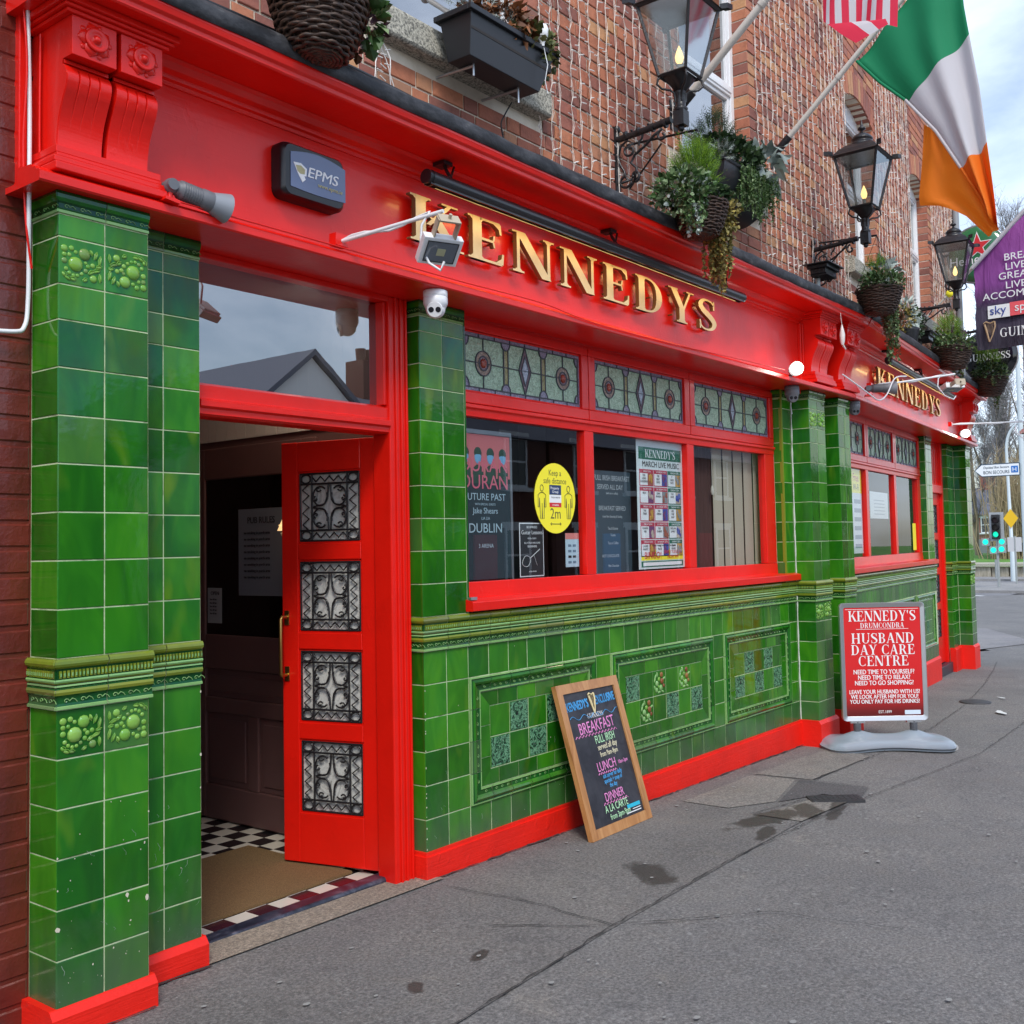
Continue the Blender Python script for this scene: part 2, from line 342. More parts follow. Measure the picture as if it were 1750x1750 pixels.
def _S():
    g = []; pts = []
    import_pts = [(.56, .80, .03), (.50, .92, .05), (.36, .965, .055), (.20, .93, .09), (.115, .78, .15), (.20, .63, .17), (.34, .53, .18), (.49, .41, .17), (.575, .26, .15), (.50, .10, .09), (.33, .035, .055), (.17, .07, .05), (.09, .20, .03)]
    P_ = []
    for i in range(len(import_pts) - 1):
        for k in range(3):
            t = k / 3.; p0 = import_pts[max(i - 1, 0)]; p1 = import_pts[i]; p2 = import_pts[i + 1]; p3 = import_pts[min(i + 2, len(import_pts) - 1)]
            P_.append(tuple(.5 * ((2 * p1[j]) + (-p0[j] + p2[j]) * t + (2 * p0[j] - 5 * p1[j] + 4 * p2[j] - p3[j]) * t * t + (-p0[j] + 3 * p1[j] - 3 * p2[j] + p3[j]) * t ** 3) for j in range(3)))
    P_.append(import_pts[-1]); E_ = []
    for i, p in enumerate(P_):
        a = P_[max(i - 1, 0)]; b = P_[min(i + 1, len(P_) - 1)]; dx, dy = b[0] - a[0], b[1] - a[1]; l = math.hypot(dx, dy); nx, ny = -dy / l, dx / l
        E_.append(((p[0] + nx * p[2] / 2, p[1] + ny * p[2] / 2), (p[0] - nx * p[2] / 2, p[1] - ny * p[2] / 2)))
    for i in range(len(E_) - 1): g.append([E_[i][0], E_[i][1], E_[i + 1][1], E_[i + 1][0]])
    g += [[(.54, .70), (.585, .70), (.585, .98), (.55, .98), (.53, .86)], [(.07, .02), (.105, .02), (.13, .14), (.11, .30), (.07, .30)]]
    return g
GL['K'] = (.86, _stem(.13) + _diag(.30, .42, .66, .97, .075) + _srf(.70, 1 - SH) + _diag(.68, .0, .36, .60, .19) + _srf(.79, 0, .15))
GL['E'] = (.74, _stem(.13) + _bar(.27, .64, 1 - tt / 2, dn=.24) + [[(.5, .53), (.53, .53), (.55, .66), (.52, .66)], [(.5, .50), (.52, .38), (.55, .38), (.53, .50)]] + _bar(.28, .52, .515) + _bar(.27, .68, tt / 2, up=.26))
GL['N'] = (.90, _stem(.12, .06, top=False) + _srf(.10, 1 - SH, .07) + _diag(.64, 0, .10, 1, .20) + _stem(.76, .06, .12, 1, bot=False) + [[(.76, .0), (.82, .0), (.82, .2), (.76, .2)]])
GL['D'] = (.88, _stem(.13) + _arc(.36, .5, .44, .5, -90, 90, .17, tt, 16) + [_rect(.27, 0, .37, tt), _rect(.27, 1 - tt, .37, 1)])
GL['Y'] = (.80, _stem(.33, y1=.46, top=False) + _diag(.34, .42, .07, 1, .175) + _diag(.44, .42, .66, 1, .06) + _srf(.15, 1 - SH, .145) + _srf(.69, 1 - SH, .12))
GL['S'] = (.66, _S())
GL['A'] = (.84, _diag(.08, 0, .39, 1, .06) + _diag(.60, 0, .34, 1, .17) + [_rect(.2, .32, .58, .37)] + _srf(.11, 0, .10) + _srf(.69, 0, .14))
GL['B'] = (.78, _stem(.13) + _arc(.36, .745, .30, .255, -90, 90, .15, .05) + _arc(.36, .27, .34, .27, -90, 90, .16, .05) + [_rect(.28, 0, .37, .05), _rect(.28, .95, .37, 1), _rect(.28, .49, .37, .54)])
GL['C'] = (.80, _arc(.46, .5, .40, .5, 50, 310, .17, .05, 18) + [_rect(.70, .70, .735, .97), _rect(.70, .06, .735, .24)])
GL['G'] = (.88, _arc(.46, .5, .40, .5, 50, 312, .17, .05, 18) + [_rect(.70, .70, .735, .97), _rect(.60, .06, .76, .42), _rect(.52, .42, .84, .46)])
GL['H'] = (.94, _stem(.13) + _stem(.66) + [_rect(.28, .48, .67, .53)])
GL['I'] = (.42, _stem(.13)); GL['R'] = (.84, _stem(.13) + _arc(.36, .735, .32, .265, -90, 90, .155, .05) + [_rect(.28, .95, .37, 1), _rect(.28, .47, .40, .52)] + _diag(.62, 0, .38, .5, .17) + _srf(.74, 0, .12))
GL['U'] = (.90, _stem(.13, y0=.30, bot=False) + _stem(.71, .06, y0=.30, bot=False) + _arc(.45, .32, .32, .32, 180, 360, .15, .05))
GL['T'] = (.78, _stem(.31, top=False) + [_rect(.04, .95, .74, 1), _rect(.04, .74, .075, .97), _rect(.705, .74, .74, .97)])
GL['M'] = (1.08, _stem(.10, .06, top=False) + _srf(.10, 1 - SH, .08) + _diag(.46, .02, .10, 1, .17) + _diag(.50, .02, .86, 1, .055) + _stem(.82) )
GL['O'] = (.92, _arc(.46, .5, .41, .5, 0, 360, .17, .05, 26)); GL["'"] = (.26, [[(.10, .68), (.14, .68), (.19, 1), (.06, 1)]])
def serif(mb, txt, x, z, h, depth, y=0, sx=1.0, mi=0, sp=.03, center=False, side_mi=None):
    """capitals with serifs as solid pieces in the x-z plane, front at y-depth.  each stroke sits a hair behind the last so none share a plane"""
    if center: x -= sum(GL[c][0] if c != ' ' else .4 for c in txt) * h * sx / 2 + sp * h * sx * (len(txt) - 1) / 2
    for c in txt:
        if c == ' ': x += .4 * h * sx; continue
        wd, g = GL[c]
        for k, poly in enumerate(g):
            a = sum(poly[i][0] * poly[(i + 1) % len(poly)][1] - poly[(i + 1) % len(poly)][0] * poly[i][1] for i in range(len(poly)))
            if a < 0: poly = poly[::-1]
            e = .00012 * (k % 7); n = len(poly)
            pr = [(x + px * h * sx, z + pz * h) for px, pz in poly]
            vs = [(px, y - depth + e, pz) for px, pz in pr] + [(px, y, pz) for px, pz in pr]
            mb.add(vs, [tuple(range(n))], mi)
            if depth > .002: mb.add(vs, [(i, i + n, (i + 1) % n + n, (i + 1) % n) for i in range(n)], mi if side_mi is None else side_mi)
        x += (wd + sp) * h * sx
    return x

# ================================================================ SETTING
GROUND = lambda x: -.068 - .0165 * x
def ground_sheet(name, pts, m_, dz=0, kind='structure', parent=None):
    mb = MB(); mb.add([(x, y, GROUND(x) + dz) for x, y in pts], [tuple(range(len(pts)))]); return mb.build(name, m_, parent, kind=kind)
ASPH = mat('worn_asphalt_pavement', (.09, .09, .095), .85); p_ = PB(ASPH); _p = wpos(ASPH)
_base = ramp(ASPH, noise(ASPH, 75, 6, .85, _p), [(.34, (.065, .063, .062)), (.5, (.155, .150, .147)), (.66, (.31, .30, .29))])
_pat = ramp(ASPH, noise(ASPH, .9, 5, .6, _p, .6), [(.3, (.80, .80, .80)), (.5, (1, 1, 1)), (.7, (1.22, 1.2, 1.16))])
_base = mixc(ASPH, .85, _base, _pat, 'MULTIPLY')
_gum = N(ASPH, 'ShaderNodeTexVoronoi'); _gum.inputs['Scale'].default_value = 5.5; L(ASPH, _p, _gum.inputs['Vector'])
_g = ramp(ASPH, _gum.outputs['Distance'], [(.0, (1, 1, 1)), (.055, (1, 1, 1)), (.075, (0, 0, 0))])
_gate = ramp(ASPH, N(ASPH, 'ShaderNodeSeparateColor').outputs[0], [(.5, (0, 0, 0)), (.55, (1, 1, 1))])
L(ASPH, _gum.outputs['Color'], [n for n in ASPH.node_tree.nodes if n.type == 'SEPARATE_COLOR'][0].inputs[0])
_base = mixc(ASPH, math_(ASPH, 'MULTIPLY', math_(ASPH, 'MULTIPLY', _g, _gate), .45), _base, (.34, .34, .33))
_st = ramp(ASPH, noise(ASPH, 1.7, 6, .65, _p, 1.0), [(.60, (0, 0, 0)), (.72, (1, 1, 1))])
_base = mixc(ASPH, math_(ASPH, 'MULTIPLY', _st, .30), _base, (.04, .04, .042))
_wet = None      # damp patches soaked into the surface, with ragged feathered edges
_sp = N(ASPH, 'ShaderNodeSeparateXYZ'); L(ASPH, _p, _sp.inputs[0]); _wn = noise(ASPH, 9, 6, .7, _p, .5)
for (cx_, cy_, rx_, ry_, ro_) in ((.67, -.79, .20, .105, .9), (1.93, -.80, .36, .11, -.2), (1.62, -.92, .20, .05, .3), (2.35, -1.02, .36, .045, .25), (-.55, -.80, .075, .035, .3), (-.90, -.81, .06, .035, .9), (2.2, -.9, .2, .1, .5)):
    c_, s_ = math.cos(ro_), math.sin(ro_); dx_ = math_(ASPH, 'SUBTRACT', _sp.outputs[0], cx_); dy_ = math_(ASPH, 'SUBTRACT', _sp.outputs[1], cy_)
    u_ = math_(ASPH, 'MULTIPLY_ADD', dx_, c_ / rx_, math_(ASPH, 'MULTIPLY', dy_, s_ / rx_)); v_ = math_(ASPH, 'MULTIPLY_ADD', dx_, -s_ / ry_, math_(ASPH, 'MULTIPLY', dy_, c_ / ry_))
    d_ = math_(ASPH, 'SQRT', math_(ASPH, 'ADD', math_(ASPH, 'MULTIPLY', u_, u_), math_(ASPH, 'MULTIPLY', v_, v_)))
    e_ = math_(ASPH, 'SUBTRACT', math_(ASPH, 'MULTIPLY_ADD', _wn, -1.9, 2.0), d_); _wet = e_ if _wet is None else math_(ASPH, 'MAXIMUM', _wet, e_)
_wm = ramp(ASPH, _wet, [(.02, (0, 0, 0)), (.30, (1, 1, 1))])
_base = mixc(ASPH, math_(ASPH, 'MULTIPLY', _wm, .78), _base, (.030, .029, .028))
_pk = ramp(ASPH, noise(ASPH, 2.6, 7, .72, _p, 1.4), [(.30, (.72, .72, .74)), (.45, (1, 1, 1)), (.62, (1.0, .98, .95)), (.70, (1.32, 1.26, 1.16))]); _base = mixc(ASPH, .8, _base, _pk, 'MULTIPLY')
L(ASPH, math_(ASPH, 'MULTIPLY_ADD', _wm, -.35, .85), p_.inputs['Roughness'])
L(ASPH, _base, p_.inputs['Base Color']); L(ASPH, bump(ASPH, noise(ASPH, 190, 3, .7, _p), .55, .006), p_.inputs['Normal'])
def variant(src, name, mulc):
    m_ = src.copy(); m_.name = name; p = PB(m_); lk = p.inputs['Base Color'].links[0].from_socket
    L(m_, mixc(m_, 1.0, lk, mulc, 'MULTIPLY'), p.inputs['Base Color']); return m_
ASPH_D = variant(ASPH, 'smoother_concrete_pavement', (.92, .91, .90)); ASPH_L = variant(ASPH, 'tan_cement_strip', (1.45, 1.28, 1.05)); ASPH_R = variant(ASPH, 'road_asphalt', (1.1, 1.12, 1.2))
ASPH_P = variant(ASPH, 'dark_patch', (.55, .55, .58)); CONC = variant(ASPH, 'light_concrete', (1.28, 1.24, 1.16)); TAR = flat('tar_crack', (.040, .038, .036), .85)
ground_sheet('ground', [(-60, -300), (1400, -300), (1400, 500), (-60, 500)], ASPH_R, -.16)
pave = ground_sheet('pavement', [(-9, -6), (60, -6), (34, 6.9), (26.5, 6.0), (17.0, 3.2), (13.2, .9), (11, 2), (-9, 2)], ASPH, -.004)
ground_sheet('pavement_by_wall', [(-3.0, -.75), (-1.03, -1.12), (-.1, -1.05), (1.2, -1.0), (2.62, -.95), (2.9, -.62), (4.1, -.55), (4.1, .1), (-3.0, .1)], ASPH_D, .001)
ground_sheet('paving_slab', [(2.0, -.20), (2.9, -.20), (2.95, -.50), (2.3, -.66), (2.0, -.5)], CONC, .005)
ground_sheet('paving_slab', [(2.96, -.2), (4.1, -.25), (4.0, -.62), (3.0, -.60)], variant(ASPH, 'slab_grey', (1.15, 1.13, 1.08)), .005)
ground_sheet('paving_slab', [(1.95, -.72), (2.62, -.84), (2.60, -1.02), (1.95, -.98)], variant(ASPH, 'slab_warm', (1.25, 1.2, 1.1)), .005)
ground_sheet('pavement_patch', [(2.3, -.68), (2.95, -.53), (2.98, -.98), (2.66, -1.05), (2.64, -.82)], ASPH_P, .006)
ground_sheet('cement_strip', [(-1.5, -.06), (.05, -.06), (.02, .118), (-1.5, .118)], ASPH_L, .009)
ground_sheet('pavement_patch', [(12.0, 1.4), (17.5, 3.5), (18.0, 2.2), (15.0, .6)], variant(ASPH, 'lighter_patch', (1.35, 1.35, 1.4)), .004)
CRK = MB()
def crack(pts, w_=.008):
    out_ = []
    for i in range(len(pts) - 1):
        (x0, y0), (x1, y1) = pts[i], pts[i + 1]; n = max(2, int(math.hypot(x1 - x0, y1 - y0) / .05))
        for k in range(n): out_.append((x0 + (x1 - x0) * k / n + random.uniform(-.010, .010), y0 + (y1 - y0) * k / n + random.uniform(-.007, .007)))
    out_.append(pts[-1]); vs = []
    for i, (x, y) in enumerate(out_):
        a = out_[max(i - 1, 0)]; b = out_[min(i + 1, len(out_) - 1)]; dx, dy = b[0] - a[0], b[1] - a[1]; l = math.hypot(dx, dy) or 1
        ww = w_ * random.uniform(.25, 1.1); vs += [(x - dy / l * ww / 2, y + dx / l * ww / 2, GROUND(x) + .0085), (x + dy / l * ww / 2, y - dx / l * ww / 2, GROUND(x) + .0085)]
    CRK.add(vs, [(2 * i, 2 * i + 1, 2 * i + 3, 2 * i + 2) for i in range(len(out_) - 1)])
for c_ in ([(-.03, -.12), (.02, -.5), (-.01, -1.04)], [(-.3, -.62), (-.1, -.95), (.0, -1.04)], [(-2.2, -.9), (-1.03, -1.12), (0, -1.04), (1.2, -1.0), (1.9, -1.02), (2.62, -1.06)], [(0, -1.04), (.5, -1.5), (.6, -2.0)], [(2.9, -.2), (2.97, -.6), (2.98, -.98)], [(3.0, -.6), (4.1, -.64), (5.5, -.6), (7.0, -.45), (9.2, -.1)], [(4.15, -.24), (4.05, -.62)], [(2.62, -1.06), (4.5, -1.25), (8, -1.1), (12.2, .18)], [(1.95, -.68), (2.6, -.82), (2.64, -1.04)], [(9.1, -.1), (10.2, .1), (11.4, .35)]): crack(c_, .0075)
for (a_, b_, yy) in ((-1.87, -1.52, -.219), (-1.50, -1.2, -.066), (-.02, 4.15, -.028), (4.16, 4.53, -.18), (4.76, 5.05, -.18)):
    q_ = a_
    while q_ < b_:
        l_ = random.uniform(.10, .5); crack([(q_, yy - .006), (min(q_ + l_, b_), yy - .006)], random.uniform(.008, .022)); q_ += l_
crack([(-.025, .10), (-.028, -.02)], .014)
CRK.build('pavement_crack', TAR, kind='structure')
def stain(name, cx, cy, rx_, ry_, rot=0, m_=TAR, dz=.0095, n=26, rag=.22, kind='structure'):
    mb = MB(); ph = random.random() * 9
    pts = []
    for k in range(n):
        a = 2 * PI * k / n; q = 1 + rag * math.sin(3 * a + ph) * .5 + rag * random.uniform(-.6, .6)
        x, y = rx_ * q * math.cos(a), ry_ * q * math.sin(a); pts.append((cx + x * math.cos(rot) - y * math.sin(rot), cy + x * math.sin(rot) + y * math.cos(rot)))
    mb.add([(x, y, GROUND(x) + dz) for x, y in pts], [tuple(range(n))]); return mb.build(name, m_, kind=kind)
LIT = flat('scrap_paper', (.7, .72, .7)); 
t_ = stain('paper_scrap', 6.67, -.86, .11, .04, .5, LIT, .012, 9, .5, None); tag(t_, 'torn scrap of white paper lying on the pavement right of the red board', 'litter')
t_ = stain('paper_scrap', 7.7, -.62, .06, .02, .9, LIT, .012, 7, .5, None); tag(t_, 'tiny white scrap of litter beside the far pillar plinth on the pavement', 'litter')
gum = MB(); 
for k in range(170):
    x, y = random.uniform(-2.5, 7), random.uniform(-2.9, -.15); r_ = random.uniform(.005, .014); n = 7; ph = random.random()
    gum.add([(x + r_ * math.cos(2 * PI * i / n + ph) * random.uniform(.8, 1.2), y + r_ * .8 * math.sin(2 * PI * i / n + ph), GROUND(x) + .0075) for i in range(n)], [tuple(range(n))])
gum.build('chewing_gum_spots', flat('old_gum', (.27, .27, .26), .8), label='flattened pale chewing gum spots scattered over the pavement', kind='stuff')
# small iron stopcock cover
cv = MB(); cv.box(-.16, .16, -.075, .075, -.01, .006)
for i in range(9):
    for j in range(4): cv.box(-.15 + i * .034, -.125 + i * .034, -.065 + j * .035, -.04 + j * .035, .006, .0085)
cv.build('utility_cover', mat('cast_iron_cover', (.05, .05, .055), .6, .3), None, 'small ribbed rectangular iron cover set in the pavement before the tiled wall', 'cover', mw=T3(2.56, -.93, GROUND(2.56) + .006, -.9))
for (x, y, rr) in ((7.3, -.47, .15),):
    cv = MB(); cv.lathe([(rr, -.01), (rr, .006), (rr * .9, .009), (0.001, .009)], 20); cv.build('access_cover', mat('cast_iron_round', (.06, .06, .065), .6, .3), None, 'round iron cover in the pavement beyond the red board', 'cover', mw=T3(x, y, GROUND(x) + .002))
# crossing road beyond the corner
ROADM = flat('road_paint', (.72, .72, .70), .6)
ground_sheet('road', [(13.2, .9), (17.0, 3.2), (26.5, 6.0), (60, 8), (60, -6), (1000, -40), (1000, 300), (43, 30), (10, 10), (11, 2)], ASPH_R, -.12)
lm = MB()
for (x0, y0, x1, y1, wd) in ((30.5, 3.5, 36, 9, .35), (33.0, 3.0, 39, 9, .22), (41, 2, 52, 10.5, .3)):
    dx, dy = x1 - x0, y1 - y0; l = math.hypot(dx, dy); nx, ny = -dy / l * wd / 2, dx / l * wd / 2
    lm.add([(x0 - nx, y0 - ny, GROUND(x0) - .11), (x0 + nx, y0 + ny, GROUND(x0) - .11), (x1 + nx, y1 + ny, GROUND(x1) - .11), (x1 - nx, y1 - ny, GROUND(x1) - .11)], [(0, 3, 2, 1)])
for k in range(7):
    x, y = 55 + k * 2.2, 8.6 + k * .9; lm.add([(x, y, GROUND(x) - .11), (x + 1.1, y + .45, GROUND(x + 1) - .11), (x + 1.1, y + .6, GROUND(x + 1) - .11), (x, y + .15, GROUND(x) - .11)], [(0, 1, 2, 3)])
lm.build('road_markings', ROADM, kind='structure')
# far pavements with kerbs
def raised(name, pts, m_, top, h=.12):
    mb = MB(); n = len(pts); vs = [(x, y, GROUND(x) + top) for x, y in pts] + [(x, y, GROUND(x) + top - h) for x, y in pts]
    mb.add(vs, [tuple(range(n))] + [(i, i + n, (i + 1) % n + n, (i + 1) % n) for i in range(n)]); return mb.build(name, m_, kind='structure')
raised('traffic_island', [(40.5, 5.5), (50, 6.0), (54, 12), (46, 14), (41, 12)], variant(ASPH, 'island_paving', (1.6, 1.6, 1.6)), -.01)
raised('far_pavement', [(60, 6), (75, 3), (120, 0), (120, 60), (66, 40), (60, 20)], variant(ASPH, 'far_paving', (1.5, 1.5, 1.5)), -.01)
# ================================================================ THE PUB
PT = .155; ZD = 1.1378; HD = .1605; ZB = ZD - HD; ZP = .0527; ZS = ZD + 7 * PT + .1156; ZSOF = 2.645
pub = empty('pub_building', (0, 0, 0), 0, 'corner pub with green glazed tile front, red shopfront and orange brick upper storey', 'pub')
BEND = T3(4.95, 0, 0, R(5.6))          # the second bay turns slightly back from the first
ID4 = Matrix.Identity(4)
N_IND = {'tile': 0}
STUFF = MB()
_cache = {}
def tile_mesh(w_, h_, m_, kind='plain'):
    k = (round(w_, 3), round(h_, 3), m_.name, kind)
    if k in _cache: return _cache[k]
    mb = MB(); g = .0021; b = .0022; t = .0020
    o_ = [(g, 0, g), (w_ - g, 0, g), (w_ - g, 0, h_ - g), (g, 0, h_ - g)]
    e_ = [(g + .0004, -t + .0012, g + .0004), (w_ - g - .0004, -t + .0012, g + .0004), (w_ - g - .0004, -t + .0012, h_ - g - .0004), (g + .0004, -t + .0012, h_ - g - .0004)]
    i_ = [(g + b, -t, g + b), (w_ - g - b, -t, g + b), (w_ - g - b, -t, h_ - g - b), (g + b, -t, h_ - g - b)]
    vs = o_ + e_ + i_
    fs = [(8, 9, 10, 11)] + [(i, (i + 1) % 4, 4 + (i + 1) % 4, 4 + i) for i in range(4)] + [(4 + i, 4 + (i + 1) % 4, 8 + (i + 1) % 4, 8 + i) for i in range(4)]
    mb.add(vs, fs, 0, False)
    mats = [m_]
    if kind in ('fruitL', 'fruitR'):
        mats = [m_, CREST]; mir = kind == 'fruitR'; rr = random.Random(3)
        def bl(x, z, r_, fl=.45):
            mb.ball(((w_ - x) if mir else x, -t, (h_ - z) if mir else z), r_, 10, 1, (1, fl, 1))
        for (x, z, r_) in ((.020, .118, .012), (.044, .122, .0095), (.020, .098, .0085), (.058, .112, .007), (.020, .078, .010), (.037, .100, .007), (.088, .110, .0205), (.058, .072, .025), (.026, .052, .0075), (.037, .040, .007), (.050, .034, .0065), (.064, .036, .0065), (.078, .044, .0065), (.092, .056, .008), (.100, .072, .008), (.092, .082, .0065), (.116, .078, .0085), (.118, .034, .013)): bl(x, z, r_)
        for (x, z, a, l_) in ((.128, .112, 70, .026), (.112, .120, 115, .018), (.142, .098, 80, .03), (.128, .060, 20, .028), (.110, .052, 35, .02), (.142, .040, 95, .026), (.138, .076, 10, .018), (.030, .022, -30, .022), (.018, .032, -60, .016), (.048, .020, -10, .018), (.090, .024, 30, .016)):
            if mir: x, z = w_ - x, h_ - z
            X_ = Matrix.Translation((x, -t, z)) @ Matrix.Rotation(-R(a), 4, 'Y')
            mb.ball((0, 0, 0), 1, 8, 1, (l_ * .6, .0055, .0052), xf=X_)
            mb.tube([(-l_ * .6, -.004, .004), (0, -.006, .009), (l_ * .55, -.004, .003)], .0013, 4, 1, xf=X_)
    if kind == 'pic':
        mats = [m_, PICG, CREST]
        mb.quad((.006, -t - .0004, .006), (w_ - .006, -t - .0004, .006), (w_ - .006, -t - .0004, h_ - .006), (.006, -t - .0004, h_ - .006), 1)
        rr = random.Random(5)
        for k_ in range(16):
            a = rr.random() * 6.3; x, z = w_ * .45 + .045 * math.cos(a) * rr.random(), h_ * .58 + .055 * math.sin(a) * rr.random(); q = rr.uniform(.006, .013)
            mb.tube([(x + q * math.cos(s_ * .9 + a) * (1 - s_ * .1), -t - .002, z + q * math.sin(s_ * .9 + a) * (1 - s_ * .1)) for s_ in range(7)], .0016, 4, 1)
    if kind == 'fruitpic':
        mats = [m_, PALE, FRUIT, CREST]
        for (x, z, r_, mi_) in ((.10, .125, .018, 2), (.07, .10, .014, 3), (.105, .085, .020, 2), (.045, .075, .018, 1), (.09, .045, .019, 1), (.125, .055, .013, 2), (.04, .035, .016, 1), (.065, .055, .010, 3)): mb.ball((x, -t, z), r_, 10, mi_, (1, .4, 1))
        for (x, z, a) in ((.03, .12, 50), (.05, .13, 100), (.02, .10, 70), (.13, .10, 20), (.02, .05, 110), (.07, .02, 10), (.11, .02, -20)):
            mb.ball((0, 0, 0), 1, 8, 1, (.019, .005, .008), xf=Matrix.Translation((x, -t, z)) @ Matrix.Rotation(-R(a), 4, 'Y'))
    me = mb.mesh('tile', mats); _cache[k] = me; return me
def put_tile(par, F, u, z, w_, h_, m_=None, kind='plain'):
    m_ = m_ or GREEN
    if w_ < .012 or h_ < .012: return
    me = tile_mesh(w_, h_, m_, kind)
    M = F @ Matrix.Translation((u, random.uniform(-.0003, .0003), z)) @ Matrix.Rotation(random.gauss(0, .0022), 4, 'X') @ Matrix.Rotation(random.gauss(0, .0022), 4, 'Z')
    if N_IND['tile'] < 300 or kind != 'plain':
        link('tile', me, par, M)
        if kind == 'plain': N_IND['tile'] += 1
    else:
        STUFF.add([M @ v.co for v in me.vertices], [tuple(p.vertices) for p in me.polygons], 0, False)
DADO_UP = [(0.0, 0.0), (-.014, -.001), (-.020, -.008), (-.022, -.016), (-.019, -.024), (-.012, -.030), (-.010, -.034), (-.010, -.062), (-.015, -.064), (-.018, -.069), (-.016, -.074), (-.013, -.0785), (0, -.079)]
DADO_UM = [1, 1, 1, 1, 1, 0, 0, 0, 2, 2, 1, 1]
DADO_LO = [(0, -.0815), (-.012, -.082), (-.014, -.087), (-.011, -.092), (-.014, -.096), (-.017, -.104), (-.014, -.113), (-.008, -.119), (-.006, -.128), (-.006, -.140), (-.009, -.148), (-.013, -.150), (-.013, -.158), (0, -.159)]
DADO_LM = [2, 2, 0, 0, 1, 1, 0, 0, 0, 0, 2, 2, 2]
def mitre(mb, k0, g, w_, mit):
    for i in range(k0, len(mb.v)):
        x, y, z = mb.v[i]
        if mit[0] and x < g + 1e-5: mb.v[i] = (x - g + y, y, z)
        if mit[1] and x > w_ - g - 1e-5: mb.v[i] = (w_ - y, y, z)
def dado_mesh(w_, lo, mit=(0, 0)):
    k = ('dado', round(w_, 3), lo, mit)
    if k in _cache: return _cache[k]
    mb = MB(); g = .0016
    mb.strip(DADO_LO if lo else DADO_UP, g, w_ - g, DADO_LM if lo else DADO_UM, False); mitre(mb, 0, g, w_, mit)
    if not lo:
        n = int(round(w_ / .0128))
        for i in range(n): x = (i + .22) * w_ / n; mb.box(x, x + w_ / n * .55, -.0145, -.0095, -.060, -.037, 1); mb.box(x + w_ / n * .1, x + w_ / n * .45, -.0165, -.0145, -.055, -.044, 2)
    else:
        n = max(1, int(round(w_ / .05)))
        for i in range(n):
            cx = (i + .5) * w_ / n
            mb.tube([(cx + (.010 - s_ * .0011) * math.cos(s_ * .85), -.0085, -.133 + (.0085 - s_ * .0009) * math.sin(s_ * .85)) for s_ in range(8)], .0016, 4, 2)
            mb.tube([(cx + .010, -.0085, -.134), (cx + .02, -.009, -.126), (cx + .030, -.0085, -.131), (cx + .036, -.0085, -.139)], .0015, 4, 2)
        nb = int(w_ / .007)
        for i in range(nb): mb.box((i + .3) * w_ / nb, (i + .75) * w_ / nb, -.0135, -.011, -.0945, -.0905, 0)
    me = mb.mesh('moulding_tile', [GREEN2, OLIVE, PALE]); _cache[k] = me; return me
def dado(par, F, u0, u1, pitch=PT, ml=0, mr=0):
    n = max(1, int(round((u1 - u0) / pitch))); 
    for lo in (0, 1):
        for i in range(n):
            link('moulding_tile', dado_mesh((u1 - u0) / n, lo, (ml if i == 0 else 0, mr if i == n - 1 else 0)), par, F @ Matrix.Translation((u0 + i * (u1 - u0) / n, 0, ZD)))
def cap_mesh(w_, mit=(0, 0)):
    k = ('cap', round(w_, 3), mit)
    if k in _cache: return _cache[k]
    mb = MB(); g = .0016
    mb.strip([(0, .002), (-.007, .003), (-.007, .012), (-.003, .018), (-.003, .034), (-.008, .040), (-.013, .050), (-.014, .062), (-.012, .072), (0, .0735)], g, w_ - g, [2, 2, 0, 0, 0, 1, 1, 0, 0], False); mitre(mb, 0, g, w_, mit)
    n = max(1, int(round(w_ / .05)))
    for i in range(n):
        cx = (i + .5) * w_ / n
        mb.tube([(cx + (.010 - s_ * .0011) * math.cos(s_ * .85), -.0045, .026 + (.0085 - s_ * .0009) * math.sin(s_ * .85)) for s_ in range(8)], .0014, 4, 2)
        mb.tube([(cx + .010, -.0045, .026), (cx + .02, -.005, .031), (cx + .030, -.0045, .024)], .0014, 4, 2)
    me = mb.mesh('moulding_tile', [GREEN2, GREEN, PALE]); _cache[k] = me; return me
def rows(lo=None):
    """(z, height, tag) of every course from the plinth to the soffit"""
    out_ = []
    z = ZB
    for i in range(6):
        h_ = PT if i < 5 else (ZB - 5 * PT - ZP)
        z -= h_; out_.append((z, h_, 'below%d' % i))
    for i in range(7): out_.append((ZD + i * PT, PT, 'mid'))
    out_.append((ZD + 7 * PT, .1156, 'short')); out_.append((ZS, PT, 'top0')); out_.append((ZS + PT, .0735, 'top1'))
    return out_
def column(par, F, cols, fruit=False, bead=None, zmin=-9, ml=0, mr=0):
    """cols: list of (u, width)"""
    for (u, w_) in cols:
        for (z, h_, tg) in rows():
            if z < zmin - .01: continue
            kd = 'plain'
            if fruit and w_ > .14 and tg in ('below0', 'top0'): kd = 'fruitL' if (cols.index((u, w_)) % 2 == 0) else 'fruitR'
            put_tile(par, F, u, z, w_, h_, None, kd)
        link('moulding_tile', cap_mesh(w_, (ml if u == cols[0][0] else 0, mr if u == cols[-1][0] else 0)), par, F @ Matrix.Translation((u, 0, ZS + PT + .0735)))
def body(name, x0, x1, y0, y1, z0, z1, xf=None, m_=None):
    mb = MB(xf); mb.box(x0, x1, y0, y1, z0, z1); return mb.build(name, m_ or GROUT, pub)
def FRONT(x, y, B_=ID4): return B_ @ Matrix.Translation((x, y + .0025, 0))
def SIDE(x, y, B_=ID4): return B_ @ Matrix.Translation((x + .003, y, 0)) @ Matrix.Rotation(-PI / 2, 4, 'Z')

E3 = .003
